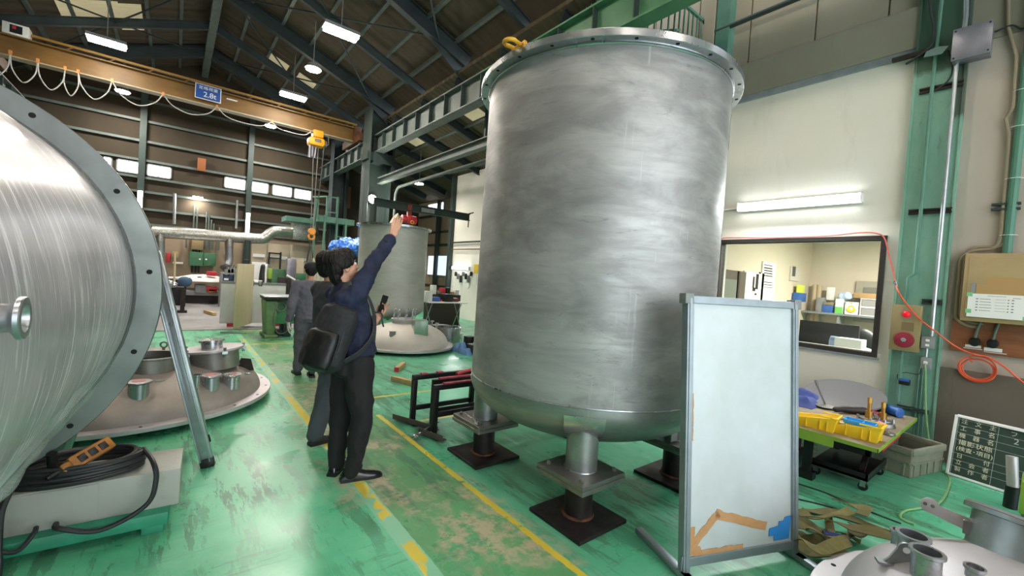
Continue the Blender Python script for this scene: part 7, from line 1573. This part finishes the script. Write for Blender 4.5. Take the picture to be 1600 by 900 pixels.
def hand(b, wrist, d, palm_n, curls, spread=.06, thumb=None, side=1, s=1.):
    """palm and five fingers; d = direction from wrist to knuckles, palm_n = the way the palm faces, side picks the thumb's side"""
    d = d.normalized(); n_ = (palm_n-d*palm_n.dot(d)).normalized(); lat = d.cross(n_)*side
    kn = wrist+d*.085*s
    for k in (-1.5, -.5, .5, 1.5): b.cap(wrist+lat*.010*k*s+d*.01, kn+lat*.0195*k*s-n_*.002, .0135*s, .0105*s, 10)
    b.cap(wrist-d*.03, wrist+d*.01, .024*s, .024*s, 12)
    ln = (.066, .078, .083, .076)
    for i, k in enumerate((-1.5, -.5, .5, 1.5)):
        p = kn+lat*.0195*k*s; a = 0.; dd = (d+lat*k*spread).normalized(); r = .0088*s
        for j, fr in enumerate((.45, .32, .26)):
            a += curls[i]*(.8, 1., .7)[j]; dir_ = dd*math.cos(a)+n_*math.sin(a)
            q = p+dir_*ln[i]*fr*1.05*s; b.cap(p, q, r, r*.92, 10); p = q; r *= .92
    tb = wrist+lat*.028*s+d*.022*s; td = thumb or (d*.6+lat*.75+n_*.25)
    td = td.normalized(); q = tb+td*.042*s; b.cap(tb, q, .0135*s, .0105*s, 10); q2 = q+(td*.7+d*.5+n_*.1).normalized()*.032*s; b.cap(q, q2, .0105*s, .009*s, 10)
def head(b, c, fwd, up, s=1.):
    x = fwd.normalized(); y = up.cross(x).normalized(); z = x.cross(y); H = Matrix((x, y, z)).transposed(); T = Matrix.Translation(c) @ H.to_4x4()
    P = lambda a, bb, cc: T @ Vector((a*s, bb*s, cc*s))
    def e(p, r): b.sph(P(*p), [q*s for q in r], 20, H)
    e((-.012, 0, .028), (.095, .076, .098)); e((.03, 0, -.03), (.062, .062, .07)); e((.04, 0, -.065), (.045, .045, .045)); e((.068, 0, -.092), (.022, .024, .018))
    e((.055, .03, -.02), (.032, .026, .03)); e((.055, -.03, -.02), (.032, .026, .03)); e((.072, 0, .035), (.018, .05, .014))
    b.cap(P(.084, 0, .018), P(.106, 0, -.022), .010*s, .0135*s, 12); e((.096, .011, -.024), (.010, .008, .008)); e((.096, -.011, -.024), (.010, .008, .008))
    e((.086, 0, -.052), (.014, .024, .0065)); e((.084, 0, -.064), (.014, .022, .0075))
    for k in (-1, 1):
        e((-.008, k*.078, -.008), (.020, .008, .032)); e((-.014, k*.084, .004), (.012, .006, .018))
    return T, H, P
def hair(parent, T, H, blobs, s=1., amp=.006):
    b = MB()
    for p, r in blobs: b.sph(T @ Vector([q*s for q in p]), [q*s for q in r], 20, H)
    inv = T.inverted()
    def f(p):
        q = inv @ p; a = math.atan2(q.y, q.x+.03); return amp*noise.noise(Vector((a*7, q.z*9, 2.)))+amp*.8*noise.noise(Vector((a*22, q.z*14, 5.)))
    return b.build('hair', M['hair'], parent, voxel=.0055, relax=2, fold=f)
def face_bits(parent, P, s=1.):
    for k in (-1, 1):
        b = MB(); b.sph(P(.079, k*.031, .012), .0105*s, 12); b.build('eye', M['white'], parent); b = MB(); b.sph(P(.0865, k*.031, .012), .0052*s, 10); b.build('iris', M['black'], parent)
        b = MB(); b.tube([P(.082, k*.016, .033), P(.084, k*.03, .038), P(.074, k*.048, .032)], .0028*s, 6); b.build('eyebrow', M['hair'], parent)
    b = MB(); b.tube([P(.092, -.022, -.058), P(.0985, 0, -.0575), P(.092, .022, -.058)], .0018*s, 6); b.build('mouth_line', mat('lip', '#a5605a', .5), parent)
def shoe(parent, heel, toe, m, hgt=.085, s=1., sole=.018):
    heel = Vector(heel); toe = Vector(toe); d = (toe-heel); L_ = d.length; d.normalize(); Z = V(0, 0, 1); sd = Z.cross(d)
    pr = [(0, .03, .045), (.1, .036, hgt), (.28, .037, hgt*.98), (.45, .038, hgt*.78), (.62, .043, hgt*.58), (.8, .043, hgt*.46), (.93, .034, hgt*.38), (1., .016, hgt*.25)]
    b = MB(); R = []
    for u, w_, h in pr:
        c = heel+d*L_*u; R.append([b.v(c+sd*w_*s*math.cos(a)+Z*(sole*.6+(h-sole*.6)*max(0, math.sin(a))**.7)) for a in [PI*k/12 for k in range(13)]])
    for A, B in zip(R, R[1:]):
        for i in range(12): b.f([A[i], A[i+1], B[i+1], B[i]])
        b.f([A[0], B[0], B[-1], A[-1]])
    b.f(R[0]); b.f(R[-1][::-1]); o = b.build('shoe', m, parent, ang=60)
    b = MB(); n = []
    for sg in (1, -1):
        for u, w_, h in (pr if sg == 1 else pr[::-1]): c = heel+d*L_*(u*1.02-.01)+sd*sg*(w_+.004)*s; n.append((c.x, c.y))
    b.prism(n, Matrix.Translation((0, 0, 0)), sole); b.build('sole', M['black'], o, ang=60)
    return o

# --- first man: navy jacket, pointing up, phone in the other hand
f = V(.93, .30, 0).normalized(); l = V(-f.y, f.x, 0)
t = thing('person', 'person in navy jacket and black trousers pointing up at the tanks, phone in left hand', 'person', (1.13, 3.25, 0))
pel = V(1.095, 3.27, .91); hc = V(.995, 3.285, 1.607); hf = V(.95, .12, .22).normalized(); hu = (V(-.22, 0, .97)-hf*V(-.22, 0, .97).dot(hf)).normalized()
SR, ER, WR = V(1.045, 3.135, 1.405), V(1.177, 3.20, 1.629), V(1.335, 3.25, 1.855); SL, EL, WL = V(1.00, 3.44, 1.395), V(1.17, 3.50, 1.12), V(1.285, 3.325, 1.195)
HR, KR, AR = V(1.115, 3.185, .88), V(1.145, 3.13, .47), V(1.11, 3.175, .07); HL, KL, AL = V(1.07, 3.355, .88), V(1.065, 3.37, .46), V(1.045, 3.355, .07)
b = MB(); Th, Hh, Ph = head(b, hc, hf, hu)
limb(b, [hc+hu*-.06-hf*.02, V(1.01, 3.285, 1.47), V(1.02, 3.285, 1.40)], [.05, .052, .06]); loft(b, [(pel-V(0, 0, .05), f, .09, .13), (pel+V(0, 0, .1), f, .085, .12), (V(1.05, 3.28, 1.2), f, .095, .14), (V(1.03, 3.285, 1.36), f, .09, .15), (V(1.02, 3.285, 1.43), f, .05, .08)])
limb(b, [SR, ER, WR], [.05, .038, .026]); limb(b, [SL, EL, WL], [.05, .038, .026]); limb(b, [HR, KR, AR], [.085, .05, .035]); limb(b, [HL, KL, AL], [.085, .05, .035])
hd_ = (V(1.395, 3.262, 2.016)-WR).normalized(); hand(b, WR+hd_*.02, hd_, V(.3, .9, .0), (.12, .06, .10, .2), .02, thumb=V(.25, .5, .8), side=-1)
pd = (V(.35, -.12, .93)).normalized(); hand(b, WL+pd*.015, pd, V(-.35, -.9, .1), (.75, .6, .5, .35), .09, thumb=V(-.25, -.55, .8), side=1)
body = b.build('body', M['skin'], t, voxel=.0052, relax=2); face_bits(t, Ph)
hair(t, Th, Hh, [((-.034, 0, .052), (.098, .093, .088)), ((-.068, 0, .0), (.06, .084, .088)), ((-.078, 0, -.06), (.036, .07, .06)), ((-.068, 0, -.10), (.03, .055, .035)), ((.03, 0, .095), (.055, .078, .045)), ((.052, .03, .078), (.035, .045, .035)), ((.05, -.04, .068), (.032, .036, .038)), ((-.02, .082, .03), (.05, .016, .045)), ((-.02, -.082, .03), (.05, .016, .045)), ((.03, -.074, .04), (.026, .014, .04))])
M['navy'] = mat('navy_cloth', '#161a2e', .85, 0., '#232a46', 7, bump=.1, bscale=300); M['blacktr'] = mat('black_trouser_cloth', '#131214', .85, 0., '#1b191b', 5)
b = MB(); loft(b, [(V(1.12, 3.265, .945), f, .138, .172), (V(1.11, 3.265, .99), f, .132, .172), (V(1.09, 3.27, 1.1), f, .128, .168), (V(1.06, 3.275, 1.24), f, .132, .178), (V(1.035, 3.28, 1.35), f, .125, .182), (V(1.02, 3.283, 1.42), f, .10, .16), (V(1.005, 3.283, 1.465), f, .072, .085), (V(1.0, 3.283, 1.495), f, .064, .07)])
limb(b, [SR+V(-.03, .04, -.03), SR, ER, WR-(WR-ER)*.05], [.10, .082, .06, .046]); limb(b, [SL+V(.02, -.03, 0), SL, EL, WL-(WL-EL)*.12], [.09, .078, .056, .045])
jk = b.build('jacket', M['navy'], t, voxel=.009, relax=3, fold=fold_fn(.012, (11, 11, 9), 3))
b = MB(); q = WR-(WR-ER)*.1; b.sph(q+V(-.0, -.047, .0), (.008, .004, .008), 10); b.build('cuff_button', M['white'], jk)
b = MB(); dd = (WR-ER).normalized(); b.lathe([(.040, 0), (.050, 0), (.052, .045), (.050, .06), (.040, .06)], frame(WR-dd*.065, dd), 24, closed=True); b.build('cuff', M['navy'], jk)
b = MB(); loft(b, [(V(1.11, 3.265, 1.0), f, .105, .14), (V(1.10, 3.265, .92), f, .115, .155), (V(1.095, 3.268, .85), f, .115, .155), (V(1.10, 3.268, .80), f, .09, .14)])
limb(b, [HR, KR, AR+V(0, 0, .01)], [.118, .082, .062]); limb(b, [HL, KL, AL+V(0, 0, .01)], [.112, .08, .062]); b.cap(AR+V(.0, 0, .03), AR+V(.03, -.005, .03), .058, .05); b.sph(V(1.02, 3.22, .86), (.08, .1, .09)); b.build('trousers', M['blacktr'], t, voxel=.009, relax=3, fold=fold_fn(.011, (7, 7, 6), 8))
M['leather'] = mat('black_leather', '#121214', .22, coat=.3)
shoe(t, (1.035, 3.20, 0), (1.335, 3.155, 0), M['leather'], .10); shoe(t, (1.0, 3.31, 0), (1.19, 3.53, 0), M['leather'], .10)
b = MB(); loft(b, [(V(1.11, 3.262, .93), f, .128, .168), (V(1.11, 3.262, .955), f, .128, .168)]); b.build('belt', M['black'], t)
# phone
ph = thing('smartphone', 'dark smartphone held up in the pointing person\'s left hand', 'phone', V(1.315, 3.29, 1.30)); b = MB(); b.box(V(1.316, 3.283, 1.33), (.072, .009, .145), Euler((.15, .2, .55)).to_matrix()); b.build('phone_body', M['black'], ph, bevel=.004)
# backpack
M['pack'] = mat('charcoal_backpack_cloth', '#1f2023', .8, 0., '#2a2b2f', 30); M['pack2'] = mat('grey_backpack_cloth', '#35373c', .75)
bc = V(.915, 3.19, 1.10); tl = math.radians(19); bz = (V(0, 0, 1)*math.cos(tl)+f*math.sin(tl)).normalized(); bx = (f-bz*f.dot(bz)).normalized(); by = bz.cross(bx)
BM = Matrix.Translation(bc) @ Matrix((bx, by, bz)).transposed().to_4x4()
bp = thing('backpack', 'black backpack with a front pocket worn on the pointing person\'s back', 'backpack', V(.90, 3.2, .86))
b = MB(BM)
def rb(c_, d_, r): # rounded box from a stretched sphere-like loft
    rings = []
    for k in range(9):
        z = -1+2*k/8; s_ = (1-abs(z)**4)**.25*.9+.1; rings.append((Vector(c_)+Vector((0, 0, z*d_[2]/2)), (1, 0, 0), d_[0]/2*s_, d_[1]/2*s_))
    loft(b, rings, 28)
rb((-.01, 0, 0), (.21, .36, .54), .03); rb((.03, 0, -.02), (.14, .33, .52), .03); b.build('bag_body', M['pack'], bp, voxel=.011, relax=4, fold=fold_fn(.008, (10, 10, 7), 4))
b = MB(BM); rb((-.075, -.01, -.11), (.14, .33, .33), .03); b.build('front_pocket', M['black'], bp, voxel=.011, relax=3, fold=fold_fn(.005, (10, 10, 7), 7))
b = MB(BM); b.tube(spline([(-.03, -.17, -.15), (-.04, -.165, .05), (-.03, -.14, .18), (-.01, -.05, .245), (-.01, .08, .24)], 6), .007, 6); b.build('zip_line', M['pack2'], bp)
b = MB(BM); b.tube(spline([(.03, -.04, .22), (.02, -.03, .265), (.02, .03, .265), (.03, .04, .22)], 6), .01, 8); b.build('top_handle', M['black'], bp)
def strapf(pts, w_, name, parent, m, out):
    P = spline(pts, 6); b = MB(); prev = None
    for i, p in enumerate(P):
        a = P[max(0, i-1)]; c_ = P[min(len(P)-1, i+1)]; d = (c_-a).normalized(); nrm = (p-out); nrm = (nrm-d*nrm.dot(d)).normalized(); s_ = d.cross(nrm)
        row = [b.v(p-s_*w_/2), b.v(p+s_*w_/2)]
        if prev: b.f([prev[0], prev[1], row[1], row[0]])
        prev = row
    return b.build(name, m, parent, solid=.009)
strapf([V(.95, 3.16, 1.36), V(.985, 3.14, 1.48), V(1.08, 3.13, 1.47), V(1.17, 3.17, 1.36), V(1.205, 3.15, 1.22), V(1.17, 3.09, 1.10), V(1.08, 3.06, 1.0), V(.98, 3.09, .93)], .05, 'shoulder_strap', bp, M['pack2'], V(1.05, 3.28, 1.22))
strapf([V(.94, 3.33, 1.36), V(.96, 3.38, 1.46), V(1.05, 3.42, 1.46), V(1.14, 3.42, 1.33), V(1.17, 3.42, 1.2), V(1.1, 3.47, 1.05), V(.98, 3.42, .95)], .05, 'shoulder_strap', bp, M['pack2'], V(1.05, 3.28, 1.22))
b = MB(); b.tube(spline([V(1.2, 3.14, 1.28), V(1.25, 3.13, 1.27), V(1.255, 3.13, 1.22), V(1.27, 3.13, 1.17)], 5), .006, 6); b.build('strap_end', M['black'], bp)
strapf([V(1.2, 3.14, 1.26), V(1.205, 3.13, 1.15), V(1.2, 3.125, 1.06)], .03, 'hanging_strap', bp, M['pack2'], V(1.05, 3.28, 1.16))

# --- generic standing figure for the two men behind
def figure(base, f, H_, label, shirt, trousers, shoem, arms, feet, hairm=True, cap=None, headf=None, gloves=None, knees=None):
    s = H_/1.72; l = V(-f.y, f.x, 0); B = V(base[0], base[1], 0); Z = V(0, 0, 1)
    t = thing('person', label, 'person', B); hc = B+Z*1.60*s+f*.02-V(.045 if cap is None else 0, 0, 0); hf = headf or f
    b = MB(); T, Hh, P = head(b, hc, hf, Z, s)
    limb(b, [hc-Z*.05*s, B+Z*1.42*s], [.05*s, .055*s]); loft(b, [(B+Z*.86*s, f, .09, .13), (B+Z*1.05*s, f, .085, .12), (B+Z*1.3*s, f, .095, .14), (B+Z*1.42*s, f, .05, .08)])
    tr = MB(); loft(tr, [(B+Z*.97*s, f, .105, .14), (B+Z*.90*s, f, .115, .155), (B+Z*.82*s, f, .10, .15)])
    for k, (ft, sd) in enumerate(zip(feet, (1, -1))):
        hp = B+l*sd*.09*s+Z*.87*s; an = V(ft[0][0], ft[0][1], 0)+(V(*ft[1])-V(*ft[0])).normalized()*.05+Z*(.08+ft[0][2]); kn = hp.lerp(an, .5)+f*.03
        limb(b, [hp, kn, an], [.08, .05, .035]); limb(tr, [hp, kn, an+Z*.015], [.108*s, .086*s, .072*s]); 
    sh = MB(); loft(sh, [(B+Z*.87*s, f, .125, .17), (B+Z*.95*s, f, .128, .172), (B+Z*1.1*s, f, .122, .168), (B+Z*1.27*s, f, .125, .185), (B+Z*1.36*s, f, .115, .185), (B+Z*1.42*s, f, .085, .13), (B+Z*1.455*s, f, .062, .07)])
    for k, (el, wr) in enumerate(arms):
        sd = (1, -1)[k]; S_ = B+l*sd*.175*s+Z*1.37*s; el = V(*el); wr = V(*wr); limb(b, [S_, el, wr], [.048, .037, .026]); limb(sh, [S_, el, wr-(wr-el)*.06], [.078, .06, .046])
        dd = (wr-el).normalized(); hand(b, wr+dd*.015, dd, (-l*sd), (.35, .35, .35, .35), .03, side=sd)
        if gloves:
            g_ = MB(); hand(g_, wr+dd*.015, dd, (-l*sd), (.35, .35, .35, .35), .03, side=sd, s=1.12); g_.build('glove', gloves, t, voxel=.007, relax=1)
    b.build('body', M['skin'], t, voxel=.006, relax=2); face_bits(t, P, s)
    tr.build('trousers', trousers, t, voxel=.01, relax=3, fold=fold_fn(.012, (7, 7, 6), base[0]*7)); sh.build('shirt', shirt, t, voxel=.01, relax=3, fold=fold_fn(.011, (9, 9, 8), base[1]))
    for ft in feet: shoe(t, ft[0], ft[1], shoem, .09, sole=.03)
    if cap:
        hair(t, T, Hh, [((-.04, 0, -.005), (.072, .083, .06)), ((-.07, 0, -.04), (.03, .06, .04))], s)
        c_ = MB(); c_.sph(T @ V(-.015*s, 0, .062*s), (.112*s, .097*s, .082*s), 24, Hh); c_.sph(T @ V(.08*s, 0, .055*s), (.06*s, .075*s, .012*s), 20, Hh); c_.cyl(T @ V(-.015*s, 0, .022*s), T @ V(-.015*s, 0, .06*s), .1*s, .102*s, 24); c_.build('cap', cap, t, voxel=.006, relax=2)
    else: hair(t, T, Hh, [((-.034, 0, .05), (.102, .09, .09)), ((-.068, 0, -.005), (.056, .082, .085)), ((-.07, 0, -.06), (.032, .06, .045)), ((.035, 0, .088), (.055, .075, .04)), ((-.02, .08, .02), (.045, .014, .04)), ((-.02, -.08, .02), (.045, .014, .04))], s)
    return t
figure((1.13, 4.06), V(.95, .31, 0).normalized(), 1.73, 'person in dark grey jacket and grey trousers standing mostly hidden behind the pointing person', mat('dark_grey_jacket', '#3a3b3f', .85), mat('grey_trousers', '#4c4f57', .85, 0., '#41444b', 5), mat('dark_sneaker', '#1b1c1f', .6),
       (((1.19, 4.26, 1.13), (1.40, 4.25, 1.08)), ((1.16, 3.87, 1.13), (1.38, 3.92, 1.03))), (((1.24, 4.18, 0), (1.50, 4.22, 0)), ((1.0, 3.98, 0), (1.25, 4.04, 0))), headf=V(.75, .65, .1))
figure((1.54, 6.55), V(.1, .99, 0).normalized(), 1.63, 'capped worker in grey workwear and pale gloves walking away beside the green saw', mat('grey_workwear', '#6b6a76', .85, 0., '#62616c', 5), mat('grey_work_trousers', '#5c5c64', .85, 0., '#52525a', 5), mat('dark_work_shoe', '#2a2a2c', .6),
       (((1.31, 6.53, 1.03), (1.30, 6.60, .80)), ((1.79, 6.50, 1.03), (1.78, 6.60, .80))), (((1.47, 6.62, .0), (1.45, 6.88, 0)), ((1.60, 6.40, .04), (1.62, 6.66, .0))), cap=mat('charcoal_cap', '#26282c', .8), gloves=mat('pale_glove', '#c9cbc6', .8))
# temp light
